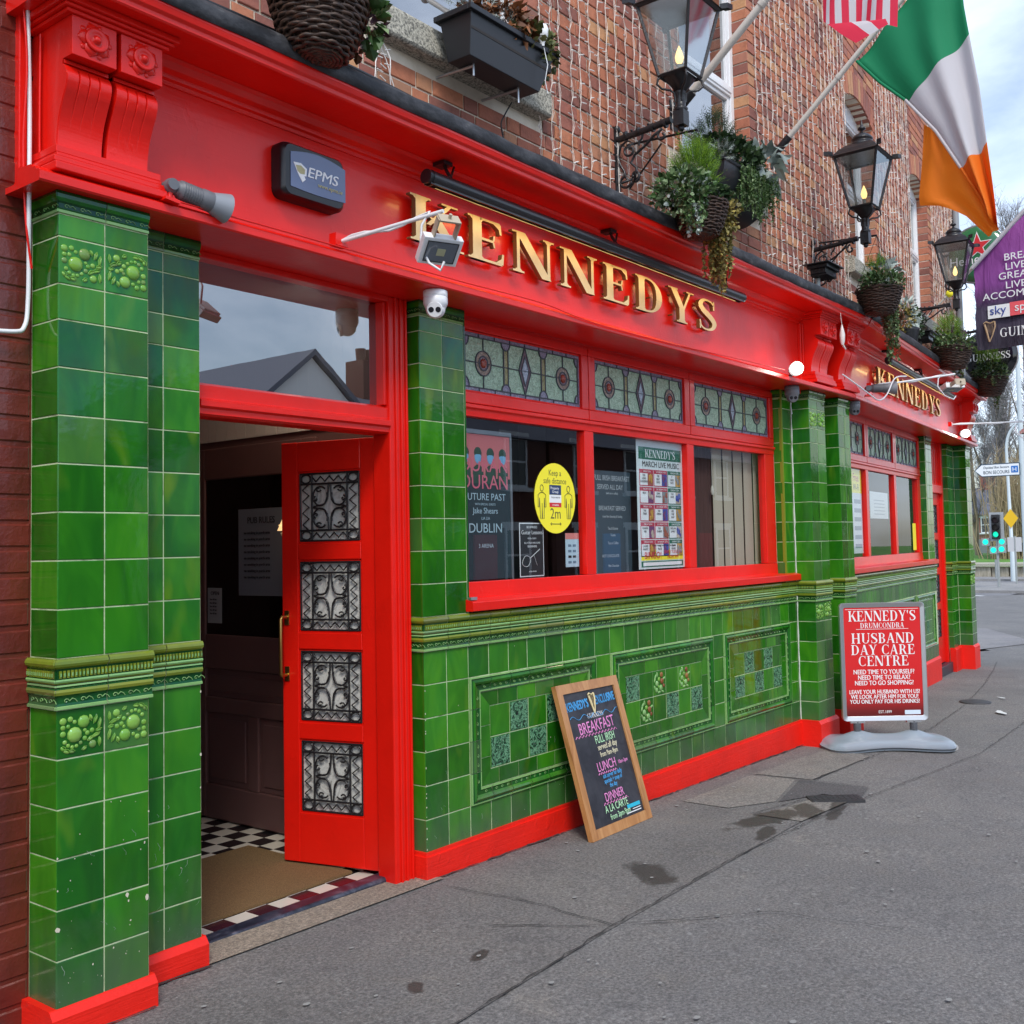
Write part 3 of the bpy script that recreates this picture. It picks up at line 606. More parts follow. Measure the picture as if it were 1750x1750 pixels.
# left main pilaster
XA, WA, YA = -1.842, .318, -.1936
pil = body('pilaster', XA + E3, XA + WA - .001, YA + E3, .3, -.3, ZSOF)
column(pil, FRONT(XA, YA), [(0, .159), (.159, .159)], True, ml=1)
column(pil, SIDE(XA, -.022), [(0, .1716)], mr=1)
dado(pil, FRONT(XA, YA), 0, WA + .010, ml=1); dado(pil, SIDE(XA, -.022), 0, .1716, mr=1)
# set-back strip beside it
st = body('pilaster', XA + WA, -1.217 - .001, -.04 + E3, .3, -.3, ZSOF)
column(st, FRONT(XA + WA, -.04), [(0, .154), (.154, .153)])
dado(st, FRONT(XA + WA, -.04), 0, .307)
# strip right of the door with its return
p3 = body('pilaster', E3, .325, E3, .10, ZD + .0005, ZSOF)
column(p3, FRONT(0, 0), [(0, PT + .003), (PT + .003, PT)], zmin=ZD, ml=1)
column(p3, SIDE(0, .088), [(0, .088)], mr=1)
mb = MB(); mb.box(.314, .3235, -.0002, .02, ZD + .01, ZSOF); mb.build('edging_strip', GREEN2, pub)
dado(p3, SIDE(0, .088), 0, .088, mr=1)
# stall riser of the first bay
wall1 = body('stall_riser', E3, 4.185, E3, .11, -.3, ZD)
F0 = FRONT(0, 0)
def mould_seg(mb, side, a, b, box_, prof, mis, ma=False, mbb=False, g=.0016):
    u0, u1, z0, z1 = box_
    vs = []
    for (t_, mitre, sg) in ((a, ma, 1), (b, mbb, -1)):
        for (d, h_) in prof:
            q = t_ + sg * (d if mitre else g)
            if side == 't': vs.append((q, -h_, z1 - d))
            if side == 'b': vs.append((q, -h_, z0 + d))
            if side == 'l': vs.append((u0 + d, -h_, q))
            if side == 'r': vs.append((u1 - d, -h_, q))
    n = len(prof); b_ = len(mb.v); mb.add(vs, [])
    for i in range(n - 1):
        mb.f.append([b_ + i, b_ + n + i, b_ + n + i + 1, b_ + i + 1]); mb.m.append(mis[i]); mb.sm.append(False)
PROF_M = [(.0016, 0), (.002, .012), (.008, .013), (.012, .010), (.016, .014), (.026, .020), (.036, .016), (.044, .008), (.062, .006), (.068, .011), (.075, .011), (.0758, 0)]
MIS_M = [2, 2, 0, 0, 1, 1, 1, 0, 0, 2, 2]
PROF_H = [(.0016, 0), (.002, .0025), (.004, .0032), (.0735, .0032), (.0755, .0025), (.0758, 0)]
MIS_H = [0] * 5
def ring(par, F, box_, prof, mis, mats, off, name, decor=False):
    u0, u1, z0, z1 = box_
    for side, lo_, hi_ in (('t', u0, u1), ('b', u0, u1), ('l', z0, z1), ('r', z0, z1)):
        cuts = [lo_]; q = lo_ + off
        while q < hi_ - .08: cuts.append(q); q += PT
        cuts.append(hi_)
        for i in range(len(cuts) - 1):
            mb = MB(); mould_seg(mb, side, cuts[i], cuts[i + 1], box_, prof, mis, i == 0, i == len(cuts) - 2)
            if decor:
                a, b = cuts[i] + (.07 if i == 0 else .01), cuts[i + 1] - (.07 if i == len(cuts) - 2 else .01)
                n = int((b - a) / .045)
                for k in range(n):
                    c = a + (k + .5) * (b - a) / n
                    pts = [(c + (.010 - s_ * .0011) * math.cos(s_ * .85), .053 + (.0075 - s_ * .0008) * math.sin(s_ * .85)) for s_ in range(8)]
                    if side == 't': P3 = [(x, -.0085, z1 - d) for x, d in pts]
                    if side == 'b': P3 = [(x, -.0085, z0 + d) for x, d in pts]
                    if side == 'l': P3 = [(u0 + d, -.0085, x) for x, d in pts]
                    if side == 'r': P3 = [(u1 - d, -.0085, x) for x, d in pts]
                    mb.tube(P3, .0015, 4, 2)
            o = mb.build(name, mats, par); o.matrix_basis = F
def panel(par, F, c0, ncol, pics, fruits):
    u0 = c0 * PT; u1 = u0 + ncol * PT; z1 = ZB - PT; z0 = z1 - 4 * PT
    ring(par, F, (u0, u1, z0, z1), PROF_M, MIS_M, [GREEN2, GREEN, PALE], PT, 'moulding_tile', True)
    h = PT / 2
    ring(par, F, (u0 + h, u1 - h, z0 + h, z1 - h), PROF_H, MIS_H, [GREEN], PT * .9, 'tile')
    for r_ in range(2):
        for c in range(ncol - 2):
            kd = 'pic' if (r_, c) in pics else ('fruitpic' if (r_, c) in fruits else 'plain')
            put_tile(par, F, u0 + PT + c * PT, z1 - PT * (2 + r_), PT, PT, None, kd)
for c in range(27): put_tile(wall1, F0, c * PT, ZB - PT, PT, PT)
for r_ in range(4):
    for c in (0, 1, 9, 18, 26): put_tile(wall1, F0, c * PT, ZB - (2 + r_) * PT, PT, PT)
for c in range(27): put_tile(wall1, F0, c * PT, ZP, PT, ZB - 5 * PT - ZP)
panel(wall1, F0, 2, 7, {(0, 1), (0, 3), (1, 0), (1, 2), (1, 4)}, set())
panel(wall1, F0, 10, 8, {(0, 0), (1, 3), (1, 5)}, {(0, 2), (0, 4), (1, 1)})
panel(wall1, F0, 19, 7, {(0, 1), (0, 3), (1, 0), (1, 2), (1, 4)}, set())
dado(wall1, F0, 0, 27 * PT, ml=1)
# return of the window opening and narrow strip before the next pilaster
p4 = body('pilaster', 4.003 + E3, 4.185, E3, .10, ZD, ZSOF)
column(p4, FRONT(4.03, 0), [(0, PT)], zmin=ZD); column(p4, SIDE(4.003, .072), [(0, .07)], zmin=ZD)
mb = MB(); mb.box(4.004, 4.029, -.0006, .02, ZD + .012, ZSOF); mb.build('edging_strip', OLIVE, pub)
# double pilaster between the bays
m2 = body('pilaster', 4.185 + E3, 4.503 - .001, -.155 + E3, .3, -.4, ZSOF)
column(m2, SIDE(4.185, 0), [(0, .155)], mr=1); column(m2, FRONT(4.185, -.155), [(0, .159), (.159, .159)], True, ml=1)
dado(m2, SIDE(4.185, 0), 0, .155, mr=1); dado(m2, FRONT(4.185, -.155), 0, .328, ml=1)
gapb = body('pilaster', 4.503, 4.78, .02 + E3, .3, -.4, ZSOF); column(gapb, FRONT(4.504, .02), [(0, .138), (.138, .138)])
m3 = body('pilaster', 4.78 + E3, 5.04, -.155 + E3, .3, -.4, ZSOF)
column(m3, SIDE(4.78, .02), [(0, .020), (.020, .155)], mr=1); column(m3, FRONT(4.78, -.155), [(0, .1305), (.1305, .1285)], True, ml=1)
dado(m3, SIDE(4.78, .0), 0, .155, mr=1); dado(m3, FRONT(4.78, -.155), 0, .263, ml=1)
# ridge of mastic down the corner crack
mb = MB(); pts = [(4.183 + random.uniform(-.003, .003), -.004 + random.uniform(-.002, .001), z_) for z_ in [ZP + i * .06 for i in range(42)]]
mb.tube(pts, [random.uniform(.003, .009) for _ in pts], 5, 0, True); mb.build('mastic_joint', flat('white_mastic', (.62, .66, .56), .7), pub)
# ---- second bay (local s along the wall, origin x=4.95)
B2 = BEND
W2A, W2B = .09, 3.80
wall2 = body('stall_riser', .09, 4.15, E3, .11, -.45, ZD, B2)
F2 = FRONT(0, 0, B2)
for c in range(26):
    put_tile(wall2, F2, .12 + c * PT, ZB - PT, PT, PT); put_tile(wall2, F2, .12 + c * PT, ZP, PT, ZB - 5 * PT - ZP)
for r_ in range(4):
    for c in (0, 9, 18): put_tile(wall2, F2, .12 + c * PT, ZB - (2 + r_) * PT, PT, PT)
F2b = F2 @ Matrix.Translation((.12, 0, 0))
panel(wall2, F2b, 1, 8, {(0, 1), (1, 2), (1, 4)}, {(0, 3)}); panel(wall2, F2b, 10, 8, {(0, 1), (1, 2), (0, 5)}, {(0, 3)}); panel(wall2, F2b, 19, 6, {(0, 1), (1, 2)}, set())
dado(wall2, F2, .12, .12 + 26 * PT)
s5 = body('pilaster', 3.80 + E3, 4.15, E3, .10, ZD, ZSOF, B2)
column(s5, SIDE(3.80, .072, B2), [(0, .07)], zmin=ZD); column(s5, FRONT(3.83, 0, B2), [(0, PT), (PT, PT)], zmin=ZD)
s6 = body('pilaster', 5.08 + E3, 5.48, E3, .30, -.45, ZSOF, B2)
column(s6, SIDE(5.08, .088, B2), [(0, .088)], mr=1); column(s6, FRONT(5.08, 0, B2), [(0, PT), (PT, PT), (.31, .084)], ml=1); dado(s6, FRONT(5.08, 0, B2), 0, .40, ml=1); dado(s6, SIDE(5.08, .088, B2), 0, .088, mr=1)
m4 = body('pilaster', 5.48 + E3, 5.80, -.155 + E3, .30, -.45, ZSOF, B2)
column(m4, SIDE(5.48, 0, B2), [(0, .155)], mr=1); column(m4, FRONT(5.48, -.155, B2), [(0, .159), (.159, .159)], True, ml=1)
dado(m4, SIDE(5.48, 0, B2), 0, .155, mr=1); dado(m4, FRONT(5.48, -.155, B2), 0, .328, ml=1)
if STUFF.v: STUFF.build('tile', GREEN, pub, kind='stuff')

# ---- red plinths
def plinth(x0, x1, yf, yb, z1=ZP + .004, xf=None, back=True):
    zb = -.55; t_ = .022
    mb = MB(xf); mb.prism([(yb, zb), (yf - t_, zb), (yf - t_, z1 - .022), (yf - .001, z1 + .004), (yb, z1 + .004)], x0, x1, 'x'); return mb.build('plinth', REDP, pub, bevel=.004)
plinth(XA - .022, XA + WA + .018, YA, -.02); plinth(XA + WA + .02, -1.217 + .014, -.04, .05)
mb = MB(); mb.prism([(-.022, .12), (-.022, -.022), (4.186, -.022), (4.186, .05), (.3, .05), (.06, .12)], -.5, ZP - .012, 'z'); mb.prism([(-.014, .12), (-.014, -.014), (4.186, -.014), (4.186, .05), (.3, .05), (.06, .12)], ZP - .012, ZP + .005, 'z'); mb.build('plinth', REDP, pub, bevel=.004)
plinth(4.163, 4.527, -.155, .02); plinth(4.527, 4.757, .02, .1); plinth(4.757, 5.05, -.155, .02)
plinth(.08, 4.15, 0, .05, ZP + .004, B2); plinth(5.06, 5.455, 0, .05, ZP + .004, B2); plinth(5.457, 5.83, -.155, .05, ZP + .004, B2)

# ================================================================ red joinery
def rail(name, x0, x1, y0, y1, z0, z1, xf=None, par=None, bevel=.004, m_=None):
    mb = MB(xf); mb.box(x0, x1, y0, y1, z0, z1); return mb.build(name, m_ or RED, par or pub, bevel=bevel)
STG = glassmat('rippled_green_glass', (.20, .42, .33), 1.5, .10, .15)
def stg(name, col, rough=.2, base=.35):
    m_ = mat(name, col, rough, spec=.7); p = PB(m_); v = noise(m_, 55, 2, .5, wpos(m_), 1.5); L(m_, bump(m_, v, .8, .01), p.inputs['Normal'])
    L(m_, mixc(m_, .5, col, ramp(m_, v, [(.35, (.5, .5, .5)), (.6, (1.4, 1.4, 1.4))]), 'MULTIPLY'), p.inputs['Base Color']); return m_
SG_G = stg('sea_green_cathedral_glass', (.34, .48, .33)); SG_M = stg('mauve_glass', (.24, .22, .30)); SG_A = stg('amber_glass', (.30, .27, .12)); SG_J = stg('ruby_jewel', (.30, .04, .015)); SG_T = stg('tan_ring_glass', (.28, .20, .15)); SG_C = stg('clear_bevel_glass', (.36, .42, .50)); SG_D = stg('dusky_rose_glass', (.17, .10, .12))
def stained(par, x0, x1, z0, z1, y, xf=None):
    W_, H_ = x1 - x0, z1 - z0; cz = (z0 + z1) / 2
    mb = MB(xf); mb.box(x0, x1, y, y + .006, z0, z1); mb.build('stained_glass', SG_G, par)
    pc = MB(xf); ld = MB(xf); b = .020
    def piece(poly, mi, e=.002): pc.prism(poly, y - e, y + .001, 'y', mi)
    def came(pts, w_=.0055):
        for a, c in zip(pts[:-1], pts[1:]):
            dx, dz = c[0] - a[0], c[1] - a[1]; l = math.hypot(dx, dz)
            if l < 1e-6: continue
            X_ = Matrix.Translation((a[0], y - .0025, a[1])) @ Matrix.Rotation(-math.atan2(dz, dx), 4, 'Y')
            ld.box(-.001, l + .001, -.004, .003, -w_ / 2, w_ / 2, 0, xf=X_)
    for (a, c, d, e) in ((x0, x1, z0, z0 + b), (x0, x1, z1 - b, z1)): piece([(a, d), (c, d), (c, e), (a, e)], 0)
    for (a, c) in ((x0, x0 + b), (x1 - b, x1)): piece([(a, z0 + b), (c, z0 + b), (c, z1 - b), (a, z1 - b)], 0)
    came([(x0 + b, z0 + b), (x1 - b, z0 + b), (x1 - b, z1 - b), (x0 + b, z1 - b), (x0 + b, z0 + b)])
    for k in range(1, 8): came([(x0 + W_ * k / 8, z0), (x0 + W_ * k / 8, z0 + b)], .004); came([(x0 + W_ * k / 8, z1 - b), (x0 + W_ * k / 8, z1)], .004)
    came([(x0 + b, cz), (x1 - b, cz)], .0045)
    for q in (.16, .84):
        cx = x0 + W_ * q; el = lambda r_, n=20: [(cx + r_ * math.cos(2 * PI * k / n), cz + r_ * 1.05 * math.sin(2 * PI * k / n)) for k in range(n + 1)]
        piece(el(.062)[:-1], 3, .0030); piece(el(.036)[:-1], 5, .0038); came(el(.062)); came(el(.036)); came([(cx, z0 + b), (cx, cz - .062)], .0045); came([(cx, cz + .062), (cx, z1 - b)], .0045)
        pc.ball((cx, y - .004, cz), .024, 12, 4, (1, .5, 1.05))
    for q in (.34, .66):
        cx = x0 + W_ * q; h_ = .018; piece([(cx - h_, z0 + .05), (cx + h_, z0 + .05), (cx + h_, z1 - .05), (cx - h_, z1 - .05)], 1, .0028)
        for sg, zz in ((1, z0 + b), (-1, z1 - b)):
            arc = [(cx + .036 * math.cos(PI * k / 8), zz + sg * .040 * math.sin(PI * k / 8)) for k in range(9)]
            piece(arc, 0, .0034); came(arc)
        for sx in (-h_, h_): came([(cx + sx, z0 + .058), (cx + sx, z1 - .058)])
    cx = (x0 + x1) / 2; dw, dh = .052, H_ / 2 - b
    d1 = [(cx - dw, cz), (cx, cz - dh), (cx + dw, cz), (cx, cz + dh)]; d2 = [(cx - dw * .6, cz), (cx, cz - dh * .62), (cx + dw * .6, cz), (cx, cz + dh * .62)]
    piece(d1, 5, .0035); piece(d2, 2, .0050); came(d1 + d1[:1]); came(d2 + d2[:1])
    for zz, sg in ((z0 + b, 1), (z1 - b, -1)):
        for xx, sx in ((x0 + b, 1), (x1 - b, -1)):
            arc = [(xx + sx * .03 * math.cos(PI / 2 * k / 5), zz + sg * .05 * math.sin(PI / 2 * k / 5)) for k in range(6)]; came(arc); piece([(xx, zz)] + arc, 0, .0030)
    pc.build('coloured_glass', [SG_M, SG_A, SG_C, SG_T, SG_J, SG_D], par); ld.build('lead_came', LEAD, par)
def window(xf, x0, x1, mulls, glass_l, glass_r, sillx0, sillx1):
    yf = .07
    wf = MB(xf); wf.box(x0, x1, yf, .13, 1.20, 1.268); wf.prism([(yf - .006, 1.20), (yf + .0, 1.286), (yf + .03, 1.286), (yf + .03, 1.20)], x0 + .001, x1 - .001, 'x')
    win = wf.build('window', RED, pub, bevel=.003)
    mb = MB(xf); mb.prism([(-.045, 1.147), (-.045, 1.193), (.002, 1.204), (.075, 1.204), (.075, 1.147)], sillx0, sillx1, 'x'); mb.build('sill', RED, win, bevel=.004)
    edges = [x0] + mulls + [x1]
    rail('frame', x0, glass_l, yf, .13, 1.287, 2.128, xf, win); rail('frame', glass_r, x1, yf, .13, 1.287, 2.128, xf, win)
    for c in mulls: rail('mullion', c - .046, c + .046, yf, .13, 1.287, 2.128, xf, win)
    mb = MB(xf); mb.prism([(.12, 2.129), (yf, 2.129), (yf - .002, 2.165), (yf - .014, 2.172), (yf - .014, 2.190), (.12, 2.192)], x0, x1, 'x'); mb.build('transom', RED, win, bevel=.002)
    rail('head', x0, x1, yf + .01, .13, 2.622, 2.66, xf, win)
    for i in range(len(edges) - 1):
        a, b = edges[i], edges[i + 1]; ga = (glass_l if i == 0 else a + .046); gb = (glass_r if i == len(edges) - 2 else b - .046)
        pane = MB(xf); pane.box(ga - .004, gb + .004, .100, .106, 1.28, 2.135); pane.build('pane', GLASS, win)
        a2, b2 = a + .004, b - .004; st_ = .064
        sash = MB(xf); y0_, y1_ = yf - .006, .115
        sash.box(a2, b2, y0_, y1_, 2.195, 2.255); sash.box(a2, b2, y0_, y1_, 2.575, 2.620); sash.box(a2, a2 + st_, y0_, y1_, 2.2555, 2.5745); sash.box(b2 - st_, b2, y0_, y1_, 2.2555, 2.5745)
        for (u, v, p_, q_) in ((a2 + st_, b2 - st_, 2.2555, 2.265), (a2 + st_, b2 - st_, 2.566, 2.5745)): sash.box(u, v, y0_ + .012, y1_, p_, q_)
        so = sash.build('transom_light', RED, win, bevel=.004)
        stained(so, a2 + st_, b2 - st_, 2.265, 2.566, .086, xf)
    return win
win1 = window(None, .326, 4.003, [1.486, 2.690], .40, 3.84, .30, 4.183)
win2 = window(B2, .095, 3.80, [1.47, 2.60], .17, 3.66, .13, 4.12)
# small metal catch on the sill end
mb = MB(); mb.box(.305, .35, -.03, -.008, 1.202, 1.216); mb.build('sill_catch', ALU, win1)

# ---- fascia boards, cornices, consoles
def fascia(xf, x0, x1, bx0, bx1):
    """x0..x1 the full run of lip/soffit/cornice; bx0..bx1 the board"""
    yb = -.10
    mb = MB(xf); mb.box(bx0, bx1, yb, -.06, 2.66, 3.26); fb = mb.build('fascia_board', RED, pub)
    lip = MB(xf); lip.prism([(.12, 2.640), (-.240, 2.640), (-.246, 2.646), (-.246, 2.672), (-.238, 2.678), (-.225, 2.679), (-.216, 2.690), (-.20, 2.692), (-.19, 2.702), (yb + .01, 2.710), (yb + .01, 2.66), (.12, 2.66)], x0, x1, 'x'); lip.build('fascia_lip', RED, pub)
    bed = MB(xf); bed.prism([(yb + .01, 3.165), (yb - .008, 3.167), (yb - .012, 3.180), (yb - .024, 3.186), (yb - .026, 3.200), (yb - .045, 3.212), (yb - .060, 3.232), (yb - .075, 3.243), (yb + .01, 3.243)], bx0, bx1, 'x', 0); bed.build('bed_moulding', RED, pub)
    cor = MB(xf); cor.prism([(.0, 3.244), (-.345, 3.244), (-.352, 3.240), (-.372, 3.240), (-.378, 3.246), (-.380, 3.262), (-.392, 3.270), (-.398, 3.290), (-.398, 3.302), (.0, 3.330)], x0, x1, 'x'); cor.build('cornice', RED, pub, bevel=.002)
    fl = MB(xf); xs = [x0 + (x1 - x0) * i / 60 for i in range(61)]; rr = random.Random(4)
    lo = [(3.298 + rr.uniform(-.003, .003)) for _ in xs]; hi = [(3.372 + rr.uniform(-.004, .004)) for _ in xs]; vs = []
    for x, a, b in zip(xs, lo, hi): vs += [(x, -.402, a), (x, -.412, a + .01), (x, -.412 + rr.uniform(-.003, .003), b - .02), (x, -.400, b), (x, -.36, b + .010), (x, .0, b + .045)]
    fs = [(6 * i + k, 6 * (i + 1) + k, 6 * (i + 1) + k + 1, 6 * i + k + 1) for i in range(60) for k in range(5)]
    fl.add(vs, fs, 0, True); fl.build('lead_flashing', FLASH, pub)
    return fb
FLASH = mat('black_bitumen_flashing', (.016, .016, .018), .55); _p = wpos(FLASH)
L(FLASH, ramp(FLASH, noise(FLASH, 7, 6, .7, vmap(FLASH, _p, (1, 1, 2))), [(.45, (.010, .010, .012)), (.62, (.05, .05, .055)), (.78, (.20, .19, .17))]), PB(FLASH).inputs['Base Color'])
L(FLASH, bump(FLASH, noise(FLASH, 18, 5, .6, _p), .6, .01), PB(FLASH).inputs['Normal'])
fb1 = fascia(None, -1.93, 4.956, -1.53, 4.185); fb2 = fascia(B2, -.006, 5.90, .09, 5.48)
# vertical trim where the board meets the consoles
for (xf, x) in ((None, 4.14), (B2, 5.44)):
    mb = MB(xf); mb.box(x, x + .018, -.125, -.099, 2.70, 3.165); mb.box(x + .026, x + .040, -.135, -.099, 2.70, 3.165); mb.build('board_trim', RED, pub, bevel=.003)
def console(xf, x0, w_, yb):
    """carved double console bracket; x0 left edge, yb = plane behind"""
    mb = MB(xf)
    # pier block behind and stepped base
    zs = [(2.692, 2.718, .030), (2.719, 2.738, .020), (2.739, 2.752, .010), (2.753, 2.778, .004)]
    for (a, b, e) in zs: mb.box(x0 - .026 - (.012 if e > .015 else 0), x0 + w_ + .026 + (.012 if e > .015 else 0), yb - .265 - e * .8, -.03, a, b)
    root = mb.build('console_bracket', RED, pub, bevel=.003)
    # two scroll blocks
    prof = [(-.225, 2.780), (-.228, 2.83), (-.240, 2.885), (-.262, 2.935), (-.281, 2.97), (-.290, 3.000), (-.287, 3.022), (-.276, 3.040), (-.262, 3.050), (-.262, 3.062), (-.05, 3.062), (-.05, 2.780)]
    fr_ = prof[:9]; sm_ = []
    for i in range(8):
        p0, p1, p2, p3 = fr_[max(i - 1, 0)], fr_[i], fr_[i + 1], fr_[min(i + 2, 8)]
        for k in range(4):
            t = k / 4; sm_.append(tuple(.5 * ((2 * p1[j]) + (-p0[j] + p2[j]) * t + (2 * p0[j] - 5 * p1[j] + 4 * p2[j] - p3[j]) * t * t + (-p0[j] + 3 * p1[j] - 3 * p2[j] + p3[j]) * t ** 3) for j in range(2)))
    sm_.append(fr_[8]); NF = len(sm_); prof = [(y + yb, z) for y, z in sm_ + prof[9:]]
    gap = .018; hw = (w_ - gap) / 2
    for k in range(2):
        a = x0 + k * (hw + gap); sc_ = MB(xf); n = len(prof)
        # front surface with three flutes
        cols_ = [0, .245, .265, .285, .475, .495, .515, .705, .725, .745, 1]; dep = [0, 0, 1, 0, 0, 1, 0, 0, 1, 0, 0]
        vs = []
        for i, (y, z) in enumerate(prof[:NF]):
            fl_ = (.009 if 2.99 < z < 3.032 else .0045 * max(0, (z - 2.85) / .14)) if 2.84 < z < 3.035 else 0
            for c_, d_ in zip(cols_, dep): vs.append((a + hw * c_, y + d_ * fl_, z))
        m_ = len(cols_); sc_.add(vs, [(i * m_ + j, i * m_ + j + 1, (i + 1) * m_ + j + 1, (i + 1) * m_ + j) for i in range(NF - 1) for j in range(m_ - 1)], 0, False)
        for xx in (a, a + hw): sc_.add([(xx, y, z) for y, z in prof], [tuple(range(n))])
        sc_.box(a, a + hw, yb - .27, yb - .01, 3.051, 3.062)
        sc_.build('scroll', RED, root)
        bx = MB(xf); bx.box(a - .001, a + hw + .001, yb - .318, yb - .01, 3.066, 3.196); blk = bx.build('rosette_block', RED, root, bevel=.002)
        ro = MB(xf); cx, cz, yf = a + hw / 2, 3.133, yb - .318
        for q in range(5):
            an = 2 * PI * q / 5 + .5; ro.ball((cx + .030 * math.cos(an), yf, cz + .030 * math.sin(an)), .026, 12, 0, (1, .42, 1))
        for q in range(10):
            an = 2 * PI * q / 10; ro.ball((cx + .050 * math.cos(an), yf, cz + .050 * math.sin(an)), .010, 8, 0, (1, .4, 1))
        ro.lathe([(.036, .008), (.040, .014), (.036, .019), (.024, .014), (.014, .010), (.012, .020), (.008, .025), (.001, .026)], 20, xf=Matrix.Translation((cx, yf, cz)) @ Matrix.Rotation(PI / 2, 4, 'X'))
        ro.build('rosette', RED, root)
    side = MB(xf); side.prism(prof, x0 + hw, x0 + hw + gap, 'x', 0); 
    cap = MB(xf)
    for (a, b, e) in ((3.197, 3.210, .010), (3.211, 3.222, .022), (3.223, 3.2435, .036)): cap.box(x0 - .012 - e, x0 + w_ + .012 + e, yb - .318 - e, -.03, a, b)
    cap.build('cap_moulding', RED, root, bevel=.003)
    back = MB(xf); back.box(x0 + .002, x0 + w_ - .002, yb - .19, -.03, 2.7785, 3.196); back.build('back_block', RED, root)
    gp_ = MB(xf); gp_.box(x0 + hw - .001, x0 + hw + gap + .001, yb - .196, yb - .191, 2.779, 3.196); gp_.build('gap_shade_strip', GAP_SHADE, root)  # near-black strip colours in the shade between the two scrolls
    pc_ = [(y + .004, z) for y, z in prof[:NF]] + [(yb - .262, 3.0665), (yb - .310, 3.0665), (yb - .310, 3.196), (-.03, 3.196), (-.03, 2.781)]
    for xx in (x0 - .002, x0 + w_ - .006): back = MB(xf); back.prism(pc_, xx, xx + .008, 'x'); back.build('cheek', RED, root)
    return root
GAP_SHADE = flat('painted_gap_shade', (.02, .003, .003), .8)
console(None, XA + .0, WA, .04); console(None, 4.187, .316, .04); console(None, 4.745, .27, .04); console(B2, 5.48, .32, .04)
rail('fascia_side', -1.90, XA - .03, -.05, .02, 2.66, 3.3)
# ---- front door
JR = -.145
rail('door_jamb', JR, -.032, .055, .17, -.3, 2.64, bevel=.006); rail('door_jamb', -.030, -.001, .078, .17, -.3, 2.64, bevel=.006)
mb = MB(); [mb.box(-.112 + i * .034, -.100 + i * .034, .046, .0545, -.3, 2.64) for i in range(3)]; mb.build('jamb_bead', RED, pub, bevel=.003)
rail('door_jamb', -1.217, -1.155, .10, .17, -.3, 2.64)
lint = MB(); lint.prism([(.17, 1.995), (.075, 1.995), (.060, 2.003), (.060, 2.024), (.045, 2.032), (.045, 2.055), (.066, 2.063), (.066, 2.115), (.095, 2.128), (.17, 2.128)], -1.154, JR + .0005, 'x'); lint.build('door_lintel', RED, pub)
hd = MB(); hd.box(-1.154, JR, .055, .17, 2.615, 2.6405); hd.box(-1.154, -1.125, .10, .17, 2.129, 2.614); hd.box(JR - .022, JR - .0005, .07, .17, 2.129, 2.614); tl = hd.build('door_transom_light', RED, pub, bevel=.004)
tg_ = MB(); tg_.box(-1.13, JR - .02, .118, .124, 2.12, 2.62); tg_.build('pane', glassmat('transom_glass', (.18, .19, .2), 2.6, .22, 0, .006), tl)
# leaf folded back inside: local x from hinge to free edge
LW, LH = .615, 2.02
FROST = mat('obscured_door_glass', (.26, .26, .25), .12); L(FROST, ramp(FROST, noise(FROST, 9, 4, .6, wpos(FROST), 2.5), [(.3, (.30, .30, .28)), (.5, (.62, .62, .58)), (.7, (.42, .42, .40))]), PB(FROST).inputs['Base Color'])
leafM = T3(-.060, .125, -.028, R(103.5))
lf = MB(); sw_ = .085; tR = .045
holes = [(.235, .585), (.665, 1.015), (1.095, 1.445), (1.525, 1.875)]
lf.box(0, .155, 0, tR, 0, LH); lf.box(LW - .095, LW, 0, tR, 0, LH)
zz = [0] + [v for h in holes for v in h] + [LH]
for i in range(0, len(zz), 2): lf.box(.1552, LW - .0952, 0.0003, tR - .0003, zz[i], zz[i + 1])
leaf = lf.build('door', RED, pub, bevel=.004); leaf.matrix_basis = leafM
gx0, gx1 = .155, LW - .095
